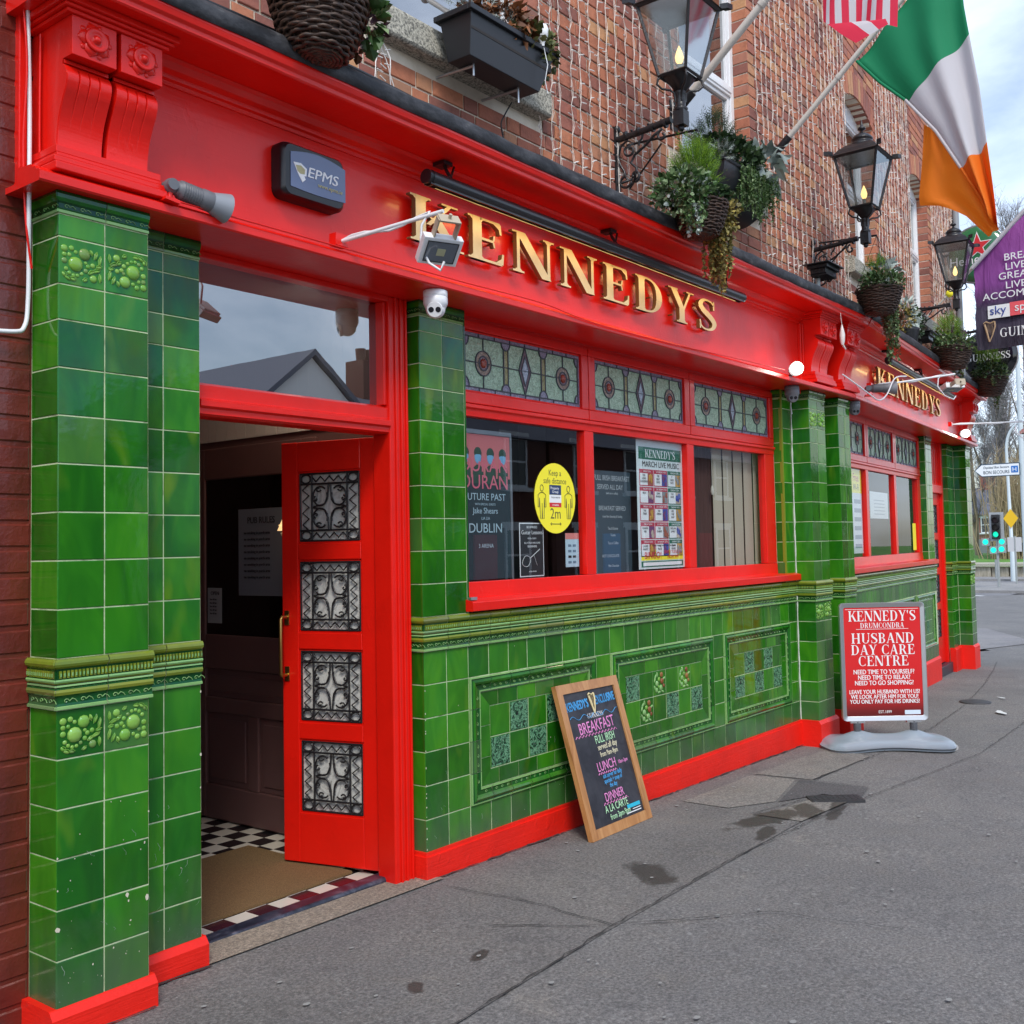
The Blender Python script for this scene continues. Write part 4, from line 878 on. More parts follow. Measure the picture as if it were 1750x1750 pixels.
for (a, b) in holes:
    g_ = MB(); g_.box(gx0 - .001, gx1 + .001, .018, .022, a, b); g_.build('pane', FROST, leaf)
    bd = MB()
    for (p, q, r_, s_) in ((gx0, gx1, a, a + .010), (gx0, gx1, b - .010, b), (gx0, gx0 + .010, a + .0101, b - .0101), (gx1 - .010, gx1, a + .0101, b - .0101)): bd.box(p, q, .023, .038, r_, s_)
    bd.build('glazing_bead', RED, leaf, bevel=.003)
    gr = MB(); yy = tR - .008; x0, x1 = gx0 + .012, gx1 - .012; w_ = x1 - x0; z0, z1 = a + .012, b - .012; h_ = z1 - z0
    def bar(x_a, z_a, x_b, z_b, r_=.0050): gr.tube([(x_a, yy, z_a), (x_b, yy, z_b)], r_, 6, 0, True)
    bx_, bz_ = w_ * .20, h_ * .155
    for (q1, q2, q3, q4) in ((x0, z0, x1, z0), (x0, z1, x1, z1), (x0, z0, x0, z1), (x1, z0, x1, z1), (x0 + bx_, z0, x0 + bx_, z1), (x1 - bx_, z0, x1 - bx_, z1), (x0, z0 + bz_, x1, z0 + bz_), (x0, z1 - bz_, x1, z1 - bz_)): bar(q1, q2, q3, q4)
    for cx in (x0 + bx_ / 2, x1 - bx_ / 2):
        for cz in (z0 + bz_ / 2, z1 - bz_ / 2): gr.tube([(cx + bx_ * .40 * math.cos(2 * PI * k / 14), yy, cz + bz_ * .42 * math.sin(2 * PI * k / 14)) for k in range(15)], .0046, 6, 0, True, False)
    for zc, sg in ((z0 + bz_ / 2, 1), (z1 - bz_ / 2, -1)):
        n = 8; xa, xb = x0 + bx_, x1 - bx_; gr.tube([(xa + (xb - xa) * k / n, yy, zc + (bz_ * .28 if k % 2 else -bz_ * .22) * sg) for k in range(n + 1)], .0044, 5, 0, False)
    for xc in (x0 + bx_ / 2, x1 - bx_ / 2):
        n = 8; za, zb = z0 + bz_, z1 - bz_; gr.tube([(xc + (bx_ * .30 if k % 2 else -bx_ * .25), yy, za + (zb - za) * k / n) for k in range(n + 1)], .0044, 5, 0, False)
    cx, cz = (x0 + x1) / 2, (z0 + z1) / 2; iw, ih = w_ / 2 - bx_ - .004, h_ / 2 - bz_ - .004
    for sx in (-1, 1):
        for sz in (-1, 1):
            pts = [(cx, cz + sz * ih * .02)]
            # C scroll: from the centre outwards and curled at both ends
            for k in range(15):
                t_ = k / 14.; an = R(-200 + 330 * t_); rr = 1.0
                pts = pts if k else []
                ex = .52 + .46 * math.cos(an) * (1 - .25 * abs(t_ - .5)); ez = .50 + .46 * math.sin(an) * (1 - .25 * abs(t_ - .5))
                pts.append((cx + sx * iw * ex, yy, cz + sz * ih * ez))
            gr.tube(pts, .0046, 6)
            for (ex, ez, a0, dr) in ((.66, .80, 200, 1), (.80, .36, 80, -1)):
                gr.tube([(cx + sx * iw * (ex + .17 * (1 - k / 11.) * math.cos(R(a0 + dr * 36 * k))), yy, cz + sz * ih * (ez + .13 * (1 - k / 11.) * math.sin(R(a0 + dr * 36 * k)))) for k in range(10)], .0042, 5)
        gr.tube([(cx + sx * iw * .06, yy, cz - ih), (cx + sx * iw * .10, yy, cz - ih * .5), (cx + sx * iw * .30, yy, cz - ih * .12), (cx + sx * iw * .95, yy, cz - ih * .02)], .0044, 5)
        gr.tube([(cx + sx * iw * .06, yy, cz + ih), (cx + sx * iw * .10, yy, cz + ih * .5), (cx + sx * iw * .30, yy, cz + ih * .12), (cx + sx * iw * .95, yy, cz + ih * .02)], .0044, 5)
    gr.build('grille', IRON, leaf)
hn = MB(); hn.tube([(LW - .03, tR, 1.17), (LW - .03, tR + .045, 1.17), (LW - .03, tR + .052, 1.16), (LW - .03, tR + .052, .90), (LW - .03, tR + .045, .89), (LW - .03, tR, .89)], .009, 8); hn.box(LW - .043, LW - .017, tR, tR + .006, 1.13, 1.20); hn.box(LW - .043, LW - .017, tR, tR + .006, .86, .93); hn.build('handle', BRASS, leaf, bevel=.001)
for zc in (.32, 1.02, 1.74):
    h_ = MB(); h_.tube([(-.012, tR + .004, zc - .05), (-.012, tR + .004, zc + .05)], .007, 8); h_.box(-.03, .03, tR, tR + .003, zc - .05, zc + .05); h_.build('hinge', RED if zc < 1.6 else BRASS, leaf)
# hanging stile frame between jamb and leaf
rail('door_stop', -.118, -.062, .171, .20, -.03, 1.995)
SILLX = flat('dark_step', (.03, .032, .045), .4)
# ---- second front door, closed, at the far end of the farther bay
DA, DB_ = 4.15, 5.08
rail('door_jamb', DA, DA + .085, .06, .17, -.5, 2.64, B2); rail('door_jamb', DB_ - .085, DB_ - .003, .06, .17, -.5, 2.64, B2)
rail('door_lintel', DA + .086, DB_ - .086, .05, .17, 2.00, 2.10, B2); rail('door_head', DA + .086, DB_ - .086, .10, .15, 2.101, 2.64, B2)
mb = MB(B2)
for i in range(6): mb.box(DA + .12 + i * .12, DA + .125 + i * .12, .094, .0995, 2.12, 2.62)
mb.build('board_bead', RED, pub)
l2 = MB(B2); a_, b_ = DA + .09, DB_ - .09
l2.box(a_, a_ + .16, .095, .14, -.10, 1.998); l2.box(b_ - .13, b_, .095, .14, -.10, 1.998)
zz = [-.10] + [v - .02 for h in holes for v in h] + [1.998]
for i in range(0, len(zz), 2): l2.box(a_ + .1602, b_ - .1302, .0952, .1398, zz[i], zz[i + 1])
leaf2 = l2.build('door', RED, pub, bevel=.004)
for (a, b) in holes:
    a -= .02; b -= .02
    g_ = MB(B2); g_.box(a_ + .158, b_ - .128, .118, .122, a, b); g_.build('pane', FROST, leaf2)
    g_ = MB(B2); xa, xb = a_ + .17, b_ - .14; w_ = xb - xa; h_ = b - a - .02; z0 = a + .01
    for t in (0, .2, .8, 1): g_.tube([(xa + w_ * t, .108, z0), (xa + w_ * t, .108, z0 + h_)], .005, 5); g_.tube([(xa, .108, z0 + h_ * t), (xb, .108, z0 + h_ * t)], .005, 5)
    for sx in (.35, .65):
        for sz in (.35, .65): g_.tube([(xa + w_ * sx + .08 * (1 - k / 14) * math.cos(k * .7), .108, z0 + h_ * sz + .06 * (1 - k / 14) * math.sin(k * .7)) for k in range(12)], .004, 4)
    for (p, q) in ((0, 1), (1, 0)):
        for tt_ in (.1, .9):
            n = 8; P3 = [((xa + w_ * k / n), .108, z0 + h_ * (tt_ + (.03 if k % 2 else -.03))) if p == 0 else ((xa + w_ * (tt_ + (.03 if k % 2 else -.03))), .108, z0 + h_ * k / n) for k in range(n + 1)]; g_.tube(P3, .004, 4, 0, False)
    g_.build('grille', IRON, leaf2)
mb = MB(B2); mb.tube([(a_ + .05, .09, 1.17), (a_ + .05, .045, 1.16), (a_ + .05, .045, .90), (a_ + .05, .09, .89)], .010, 8); mb.build('handle', BRASS, leaf2)
mb = MB(B2); mb.box(DA + .02, DB_ - .02, .02, .2, -.5, -.11); mb.build('threshold', SILLX, pub, bevel=.006)
# ================================================================ upper storey: bricks laid one by one
CP, BL, BH = .085, .2265, .1135        # course pitch, stretcher and header with their joints
def brick_mesh(w_, h_=CP - .011, d=.0075, sd=0):
    k = ('brick', round(w_, 3), round(h_, 3), sd)
    if k in _cache: return _cache[k]
    rr = random.Random(sd * 13 + 1); mb = MB(); b = .003; j = lambda: rr.uniform(-.0013, .0013)
    o_ = [(0, 0, 0), (w_, 0, 0), (w_, 0, h_), (0, 0, h_)]
    f_ = [(b + j(), -d, b + j()), (w_ - b + j(), -d, b + j()), (w_ - b + j(), -d, h_ - b + j()), (b + j(), -d, h_ - b + j())]
    m_ = [(x, -d + .003, z) for x, y, z in o_]
    mb.add(o_ + m_ + f_, [(8, 9, 10, 11)] + [(i, (i + 1) % 4, 4 + (i + 1) % 4, 4 + i) for i in range(4)] + [(4 + i, 4 + (i + 1) % 4, 8 + (i + 1) % 4, 8 + i) for i in range(4)], 0)
    me = mb.mesh('brick', BRICK); _cache[k] = me; return me
W0 = (-.22, .88, 3.98, 5.75); W1 = (2.56, 3.606, 4.075, 5.80)
W2 = (.83, 1.87, 4.075, 5.62); W3 = (3.45, 4.47, 4.075, 5.62)
def sarch(wd, x):      # segmental arch top
    a, b, z0, z1 = wd; t = (x - (a + b) / 2) / ((b - a) / 2); return z1 + .13 * (1 - t * t)
bricks = []
def lay(B_, u0, u1, z0, z1, wins, dirm=Matrix.Identity(4)):
    nz = int((z1 - z0) / CP)
    for r_ in range(nz):
        z = z0 + r_ * CP; u = u0 + (0 if r_ % 2 else -BL * .25 - .03); k = r_
        while u < u1:
            w_ = BL if k % 2 else BH; k += 1
            segs = [(max(u, u0), min(u + w_, u1))]
            for wd in wins:
                if z + CP * .5 > wd[2] - .02 and z < wd[3] + .10:
                    ns = []
                    for (a, b) in segs:
                        if b <= wd[0] or a >= wd[1]: ns.append((a, b))
                        else:
                            if z > wd[3] and z > sarch(wd, (max(a, wd[0]) + min(b, wd[1])) / 2): ns.append((a, b)); continue
                            if a < wd[0] - .02: ns.append((a, wd[0]))
                            if b > wd[1] + .02: ns.append((wd[1], b))
                    segs = ns
                if z + CP > wd[2] - .20 and z < wd[2] - .03: segs = [(a, b) for a, b in segs if b < wd[0] - .10 or a > wd[1] + .10]
            for (a, b) in segs:
                if b - a > .03: bricks.append((B_ @ Matrix.Translation((a + .005, random.uniform(0, .004), z + .005)), b - a - .010))
            u += w_
CAMP = Vector((-3.54, -3.443, 1.464))
lay(ID4, -1.95, 4.95, 3.33, 6.35, [W0, W1]); lay(B2, 0.0, 6.12, 3.33, 7.9, [W2, W3])
for wd, B_ in ((W0, ID4), (W1, ID4), (W2, B2), (W3, B2)):       # right-hand reveals face the camera
    nz = int((wd[3] - wd[2]) / CP)
    zz0 = 3.33 + math.ceil((wd[2] - 3.33) / CP) * CP
    for r_ in range(nz + 1):
        z = zz0 + r_ * CP
        bricks.append((B_ @ Matrix.Translation((wd[1], .118, z + .005)) @ Matrix.Rotation(-PI / 2, 4, 'Z'), .124 if r_ % 2 else .124))
bricks.sort(key=lambda b: (b[0].translation - CAMP).length + (0 if b[0].translation.z < 3.6 + .32 * (b[0].translation.x + 1.5) + .6 else 50))
up = MB(); 
# mortar backing with window openings left out
def backing(B_, u0, u1, z0, z1, wins):
    mb = MB(B_); cuts = [u0] + [v for w_ in wins for v in (w_[0], w_[1])] + [u1]
    for i in range(0, len(cuts), 2): mb.box(cuts[i], cuts[i + 1], .004, .30, z0, z1)
    for w_ in wins:
        mb.box(w_[0], w_[1], .004, .30, z0, w_[2]); n = 10
        for k in range(n):
            a, b = w_[0] + (w_[1] - w_[0]) * k / n, w_[0] + (w_[1] - w_[0]) * (k + 1) / n; mb.box(a, b, .004, .30, sarch(w_, (a + b) / 2), z1)
    return mb.build('upper_wall', MORTAR, pub)
uw1 = backing(ID4, -1.95, 4.953, 3.25, 6.4, [W0, W1]); uw2 = backing(B2, 0.0, 6.12, 3.25, 7.95, [W2, W3])
rest = MB()
for i, (M_, w_) in enumerate(bricks):
    me = brick_mesh(round(w_ / .02) * .02 if w_ < .1 else w_, sd=i % 3)
    if i < 300: link('brick', me, uw1, M_)
    else:
        M2_ = M_ @ Matrix.Translation((0, random.uniform(-.002, .001), 0)); rest.add([M2_ @ v.co for v in me.vertices], [tuple(p.vertices) for p in me.polygons])
rest.build('brick', BRICK, uw1, kind='stuff')
# arches, sills, white upvc windows
def upper_window(B_, wd, full=True):
    a, b, z0, z1 = wd; yg = .118
    arch = MB(B_); n = 12
    for k in range(n):
        u = a + (b - a) * (k + .5) / n; z = sarch(wd, u); t = (u - (a + b) / 2) / ((b - a) / 2)
        arch.box(-.040, .040, -.014, .13, 0, .225, 0, Matrix.Translation((u, 0, z)) @ Matrix.Rotation(t * .30, 4, 'Y'))
    arch.build('brick_arch', BRICK, uw1 if B_ is ID4 else uw2)
    fr = MB(B_); zt = z1 + .12
    fr.box(a, a + .055, yg, yg + .07, z0, zt); fr.box(b - .055, b, yg, yg + .07, z0, zt); fr.box(a + .055, b - .055, yg + .0005, yg + .069, z0, z0 + .06)
    fr.box(a + .055, b - .055, yg + .0005, yg + .069, zt - .16, zt)
    m_ = z0 + .78; fr.box(a + .056, b - .056, yg - .004, yg + .072, m_, m_ + .075); fr.box(a + .056, b - .056, yg - .012, yg + .06, m_ + .022, m_ + .05)
    for (p, q) in ((z0 + .06, m_), (m_ + .075, zt - .16)):
        for (u, v, r_, s_) in ((a + .056, a + .09, p, q), (b - .09, b - .056, p, q), (a + .09, b - .09, p, p + .03), (a + .09, b - .09, q - .03, q)): fr.box(u, v, yg + .012, yg + .06, r_ + .0005, s_ - .0005)
    wo = fr.build('window', WHITE2, pub, bevel=.004)
    gl = MB(B_); gl.box(a + .05, b - .05, yg + .035, yg + .041, z0 + .05, zt - .12); gl.build('pane', GLASSU, wo)
    cu = MB(B_); n = 26; cx0, cx1 = a + .02, b - .02; vs = []
    for k in range(n + 1): u = cx0 + (cx1 - cx0) * k / n; y = yg + .16 + .02 * math.sin(k * 1.9); vs += [(u, y, z0), (u, y, zt)]
    cu.add(vs, [(2 * k, 2 * k + 2, 2 * k + 3, 2 * k + 1) for k in range(n)], 0, True); cu.build('net_curtain', flat('net_curtain_white', (.55, .57, .6)), wo)
    sl = MB(B_); sl.prism([(-.075, z0 - .165), (-.085, z0 - .15), (-.085, z0 - .03), (-.07, z0 - .015), (.125, z0 + .002), (.125, z0 - .165)], a - .10, b + .10, 'x'); sl.build('stone_sill', GRANITE, wo, bevel=.010)
for wd, B_ in ((W0, ID4), (W1, ID4), (W2, B2), (W3, B2)): upper_window(B_, wd)
# gable end return, downpipe at the far corner, roof edge out of frame
mb = MB(B2); mb.box(6.121, 6.32, .02, .25, -.6, 7.9); mb.build('corner_return', flat('grey_render', (.3, .3, .3)), pub)
dp = MB(B2); dp.tube([(6.05, -.06, 3.36), (6.05, -.06, 7.8)], .045, 12); dp.build('downpipe', flat('grey_downpipe', (.28, .30, .32), .5), pub)
# enclosing shell so that no light leaks into the rooms
sh = MB(); sh.box(-1.9, 5.0, 4.6, 4.7, -.5, 3.3); sh.box(-1.9, 10.5, .32, 4.7, 3.31, 3.36); sh.box(-2.02, -1.92, .3, 4.7, -.5, 3.3); sh.build('shell_wall', DARKB, pub)
sh = MB(B2); sh.box(-.1, 6.0, 4.2, 4.3, -.5, 3.3); sh.box(6.0, 6.1, .3, 4.3, -.5, 3.3); sh.build('shell_wall', DARKB, pub)

# ---------------------------------------------------------------- rooms behind the glass
IW = flat('dark_maroon_interior_wall', (.055, .022, .02), .7)
mb = MB(); mb.box(.19, 4.9, .16, 4.6, -.2, -.05); mb.build('room_floor', flat('dark_boards', (.04, .022, .014), .4), pub)
mb = MB(); mb.box(.15, .19, .13, 4.6, -.2, 3.3); mb.build('partition', IW, pub)
mb = MB(); mb.box(.19, 4.7, 3.2, 3.3, -.05, 2.9); mb.build('room_wall', IW, pub)
mb = MB(); mb.box(.19, 5.0, .14, 3.3, 2.9, 2.95); mb.build('room_ceiling', flat('nicotine_ceiling', (.12, .09, .06)), pub)
mb = MB(B2); mb.box(.1, 5.9, 2.8, 2.9, -.4, 2.9); mb.box(4.2, 4.3, .3, 2.8, -.4, 2.9); mb.build('room_wall', IW, pub)
mb = MB(B2); mb.box(-.05, 5.9, .14, 2.8, 2.9, 2.95); mb.build('room_ceiling', flat('nicotine_ceiling_two', (.12, .09, .06)), pub)
# cream vertical blind in the third light, wooden column beside it
bl = MB(); n = 9
for k in range(n): u = 3.18 + k * .082; bl.box(u, u + .078, .17 + .012 * (k % 2), .174 + .012 * (k % 2), 1.15, 2.22)
t_ = bl.build('blind', flat('cream_blind', (.50, .44, .33), .7)); tag(t_, 'cream slatted blind hanging in the right-hand pane of the near window', 'blind'); t_bl = t_
cu = MB(); vs = []
for k in range(40): u = 2.80 + .38 * k / 39; vs += [(u, .20 + .015 * math.sin(k * 1.1), 1.1), (u, .20 + .015 * math.sin(k * 1.1), 2.3)]
cu.add(vs, [(2 * k, 2 * k + 2, 2 * k + 3, 2 * k + 1) for k in range(39)], 0, True); t_ = cu.build('curtain', flat('brown_drape', (.07, .03, .025), .8)); tag(t_, 'dark brown drape beside the cream blind inside the near window', 'curtain')
mb = MB(); mb.tube([(3.13, .15, 2.2), (3.13, .15, 1.86)], .0022, 5); mb.lathe([(.008, 0), (.014, .02), (.010, .05), (.004, .065)], 10, (3.13, .15, 1.80)); mb.build('pull_cord', flat('cord_white', (.6, .58, .5)), t_bl)
# interior tables and stools seen darkly
def stool(x, y, lab):
    r_ = empty('bar_stool', (x, y, -.05), 0, lab, 'bar stool', 'bar stools inside the pub')
    a = MB(); a.lathe([(.16, .70), (.17, .72), (.17, .75), (.15, .765), (.001, .77)], 16); a.build('seat', flat('red_leather', (.25, .02, .02), .4), r_)
    for k in range(4):
        an = PI / 4 + k * PI / 2; l = MB(); l.tube([(.11 * math.cos(an), .11 * math.sin(an), .70), (.18 * math.cos(an), .18 * math.sin(an), 0)], .014, 6); l.build('leg', DARKB, r_)
stool(1.0, 1.0, 'round red bar stool inside the pub behind the yellow oval sticker'); stool(2.2, 1.2, 'round red bar stool inside the pub behind the music poster')

# ---------------------------------------------------------------- porch
CHK_W = mat('cream_floor_tile', (.62, .58, .50), .25); CHK_B = mat('black_floor_tile', (.012, .011, .013), .2); CHK_P = mat('oxblood_floor_tile', (.05, .012, .02), .25)
porch = MB(); porch.box(-1.2, .15, .205, 3.0, -.2, -.054); pf = porch.build('floor', flat('dark_floor_grout', (.03, .03, .03)), None, kind='structure')
ck = {}
q = .1085
for i in range(13):
    for j in range(22):
        x = -1.195 + i * q; y = .212 + j * q
        if x > .08: continue
        m_ = (CHK_W if (i + j) % 2 else (CHK_P if j == 0 else CHK_B)); key = m_.name
        if key not in ck: t = MB(); t.box(.0008, q - .0008, .0008, q - .0008, -.006, 0); ck[key] = t.mesh('floor_tile', m_)
        link('floor_tile', ck[key], pf, Matrix.Translation((x, y, -.050)))
sx = MB(); sx.prism([(.118, -.12), (.118, -.048), (.126, -.036), (.200, -.036), (.210, -.045), (.210, -.12)], -1.217, -.03, 'x'); SILLM = mat('black_marble', (.016, .018, .03), .3); L(SILLM, ramp(SILLM, noise(SILLM, 6, 6, .7, wpos(SILLM), 1.5), [(.4, (.012, .014, .024)), (.55, (.03, .034, .055)), (.68, (.10, .10, .13))]), PB(SILLM).inputs['Base Color']); sx.build('threshold', SILLM, pub, bevel=.005)
MATM = mat('coir', (.23, .13, .05), .95); _p = wpos(MATM)
L(MATM, ramp(MATM, noise(MATM, 320, 3, .8, _p), [(.3, (.10, .055, .02)), (.5, (.25, .145, .055)), (.7, (.42, .27, .11))]), PB(MATM).inputs['Base Color']); L(MATM, bump(MATM, noise(MATM, 300, 3, .8, _p), 1., .01), PB(MATM).inputs['Normal'])
dm = MB(); dm.box(-1.02, -.165, .325, 1.10, -.049, -.036); rr = random.Random(2)
for k in range(900):
    s_ = k % 4; t = rr.random(); (x, y) = [(-1.02 + .855 * t, .325), (-1.02 + .855 * t, 1.10), (-.165, .325 + .775 * t), (-1.02, .325 + .775 * t)][s_]
    dx, dy = [(0, -1), (0, 1), (1, 0), (-1, 0)][s_]; l = rr.uniform(.003, .012); dm.add([(x, y, -.04), (x + .004, y + .004 * (dx != 0), -.04), (x + dx * l + .002, y + dy * l, -.046)], [(0, 1, 2)])
dm.build('door_mat', MATM, None, 'worn brown coir mat on the chequered porch floor', 'door mat')
# right-hand side of the porch: dark panelled inner door in a boarded wall
pw = MB(); pw.box(.096, .13, .172, 3.0, -.055, 2.10); pw.build('porch_wall', DARKB, pub)
TGB = mat('cream_boarding', (.62, .57, .52), .5)
k = 0; y = .18
while y < 3.0: b = MB(); b.box(.085, .10, y + .002, y + .088, 2.10, 2.9); b.build('board', TGB, pub); y += .09
cl = MB(); cl.box(-1.25, .15, .17, 3.0, 2.75, 2.8); cl.build('porch_ceiling', TGB, pub)
lw = MB(); lw.box(-1.30, -1.22, .17, 3.0, -.05, 2.8); lw.build('porch_wall', DARKB, pub)
bw = MB(); bw.box(-1.22, .12, 2.9, 3.0, -.05, 2.8); bw.build('porch_wall', DARKB, pub)
D0, D1 = .84, 1.93
idr = MB(); X_ = .072
idr.box(X_, .096, D0, D0 + .11, -.04, 2.06); idr.box(X_, .096, D1 - .12, D1, -.04, 2.06); idr.box(X_, .096, D0 + .1105, D1 - .1205, 1.88, 2.06); idr.box(X_, .096, D0 + .1105, D1 - .1205, .80, .995); idr.box(X_, .096, D0 + .1105, D1 - .1205, .555, .64); idr.box(X_, .096, D0 + .1105, D1 - .1205, -.04, .15); idr.box(X_, .096, 1.33, 1.42, .1505, .5545)
inn = idr.build('inner_door', DARKB, pub, bevel=.006)
for (a, b, c, d) in ((D0 + .11, 1.33, .15, .555), (1.42, D1 - .12, .15, .555), (D0 + .11, D1 - .12, .64, .80)):
    pn = MB(); pn.box(.086, .098, a, b, c, d); pn.box(.080, .090, a + .035, b - .035, c + .035, d - .035); pn.build('door_panel', DARKB, inn, bevel=.005)
gp = MB(); gp.box(.082, .086, D0 + .11, D1 - .12, .995, 1.88); gp.build('pane', glassmat('dark_door_glass', (.25, .26, .27), 1.6, .05, .02, .1), inn)
mb = MB(); mb.tube([(.072, .90, 1.30), (.035, .90, 1.28), (.030, .90, 1.22), (.030, .90, .98), (.035, .90, .92), (.072, .90, .90)], .012, 8); mb.build('handle', IRON, inn)
def notice(lab, M_, w_, h_, m_, lines, name='notice', cat='notice'):
    r_ = empty(name, (0, 0, 0), 0, lab, cat); r_.matrix_basis = M_
    a = MB(); a.box(0, w_, -.001, .001, 0, h_); a.build('sheet', m_, r_)
    for (t, s_, x, z, mm, sx_) in lines: sans(t, s_, Matrix.Translation((x, -.0018, z)) @ UP, mm, r_, sx=sx_)
    return r_
SX = Matrix.Rotation(-PI / 2, 4, 'Z')
notice('dim grey notice on the glass of the dark inner door', Matrix.Translation((.078, 1.50, 1.22)) @ SX, .46, .48, flat('dim_paper', (.16, .18, .22)), [('PUB RULES', .05, .08, .40, PK, 1)] + [('no smoking in porch area', .022, .05, .34 - i * .035, PK, 1) for i in range(8)])
notice('small white opening hours sheet at the lower left of the dark inner door glass', Matrix.Translation((.078, 1.79, 1.06)) @ SX, .13, .20, flat('dim_white_paper', (.32, .34, .36)), [('OPEN', .03, .03, .16, PK, 1)] + [('9am till late', .014, .02, .13 - i * .02, PK, 1) for i in range(5)])
# lamp built here in place of its reflection in the door glass
lp = empty('reflected_lamp', (.02, 1.0, 1.60), 0, 'small fringed cream lamp, modelled in place of its reflection in the dark inner door glass', 'lamp')
a = MB(); a.lathe([(.012, 0), (.014, .02), (.05, -.002)], 12); a.lathe([(.055, -.03), (.025, .04)], 14); a.build('shade', mat('lamp_shade_warm', (.6, .45, .25), .6, emis=(1, .62, .28), estr=.7), lp)
a = MB(); rr = random.Random(4)
for k in range(14): a.ball((.035 * math.cos(k), .035 * math.sin(k), -.04 - .03 * rr.random()), .005, 6)
a.tube([(0, 0, .03), (.02, 0, .10), (.05, 0, .10)], .004, 6); a.build('crystal_drop', mat('crystal', (.7, .7, .65), .1), lp)

ld = bpy.data.lights.new('porch_fill', 'POINT'); ld.energy = 5.0; ld.shadow_soft_size = .08; ld.color = (1, .86, .68)  # unseen fill light added to brighten the porch, well above the lamp
lo = bpy.data.objects.new('porch_fill', ld); COL.objects.link(lo); lo.parent = lp; lo.location = (-.16, -.35, .95)
# ================================================================ lettering on the fascia: eight solid letters each bay
GOLD = mat('gold_letter_face', (.62, .47, .20), .42); _o = wpos(GOLD); sp_ = N(GOLD, 'ShaderNodeSeparateXYZ'); L(GOLD, _o, sp_.inputs[0])
L(GOLD, ramp(GOLD, noise(GOLD, 5, 4, .6, _o), [(.3, (.60, .47, .24)), (.6, (.76, .62, .34))]), PB(GOLD).inputs['Base Color'])
L(GOLD, bump(GOLD, noise(GOLD, 30, 4, .6, _o), .2, .004), PB(GOLD).inputs['Normal'])
GOLDS = mat('dark_letter_edge', (.20, .13, .05), .5, metal=.3)
def letters(xf, xa, xb, z, h, lab):
    sg = empty('pub_name_sign', (xa, -.10, z), 0, lab, 'sign', 'raised gold name lettering')
    if xf is not None: sg.matrix_basis = xf @ Matrix.Translation((xa, -.10, z))
    txt = 'KENNEDYS'; tot = sum(GL[c][0] for c in txt) + .115 * 7; s_ = (xb - xa) / (tot * h); x = 0
    for c in txt:
        m_ = MB(); serif(m_, c, 0, 0, h, .026, -.028, sx=s_, side_mi=1)
        for (px, pz) in ((.20, .2), (.20, .8), (.55, .5)): m_.tube([(px * h * s_, 0, pz * h), (px * h * s_, -.030, pz * h)], .006, 6, 1)
        o = m_.build('letter', [GOLD, GOLDS], sg); o.matrix_basis = Matrix.Translation((x, 0, 0)); x += (GL[c][0] + .115) * h * s_
letters(None, -.22, 2.70, 2.862, .212, 'large raised gold KENNEDYS lettering on the near red fascia'); letters(B2, 1.10, 4.02, 2.862, .212, 'raised gold KENNEDYS lettering on the farther red fascia')
# ================================================================ things fixed to the shopfront
# linear down-lights over the lettering (warm tubes inside black housings)
WARM = mat('warm_tube', (1, .8, .5), .4, emis=(1, .66, .28), estr=.25)
def tube_light(xf, xa, xb, lab):
    F = xf or ID4
    r_ = empty('sign_light', (0, 0, 0), 0, lab, 'light', 'tube lights over the lettering'); r_.matrix_basis = F @ Matrix.Translation((xa, -.262, 3.118))
    l = xb - xa; a = MB(); prof = [(.034 * math.cos(R(t)), .034 * math.sin(R(t))) for t in range(-60, 241, 20)]
    a.strip(prof, 0, l, None, True); a.strip([(y * .88, z * .88) for y, z in prof], 0, l, None, True)
    a.prism([(y, z) for y, z in prof], -.012, .004, 'x'); a.prism([(y, z) for y, z in prof], l - .004, l + .012, 'x'); a.tube([(.01, 0, -.001), (.02, 0, -.001)], .037, 16); a.box(.0, l, -.021, -.013, -.034, -.026); a.box(.0, l, .013, .021, -.034, -.026)
    a.build('housing', BLACKP, r_)
    e = MB(); e.tube([(.05, 0, .012), (l - .05, 0, .012)], .010, 8); e.build('tube', WARM, r_)
    for x in (.16, l / 2, l - .2):
        b = MB(); b.tube([(x, 0, .03), (x, .03, .075), (x, .05, .12)], .009, 6); b.box(x - .03, x + .03, .02, .09, .105, .122); b.tube([(x - .03, 0, .032), (x + .02, .02, .06), (x + .05, .03, .11)], .006, 5); b.build('bracket', IRON, r_)
    ld = bpy.data.lights.new('tube_glow', 'AREA'); ld.shape = 'RECTANGLE'; ld.size = l * .96; ld.size_y = .03; ld.energy = 3.0; ld.color = (1, .62, .22)
    lo = bpy.data.objects.new('tube_glow', ld); COL.objects.link(lo); lo.parent = r_; lo.matrix_basis = Matrix.Translation((l / 2, .006, -.036)) @ Matrix.Rotation(R(28), 4, 'X')
tube_light(None, -.20, 2.86, 'long black tube light above the near gold lettering'); tube_light(B2, 1.10, 4.14, 'long black tube light above the farther gold lettering')

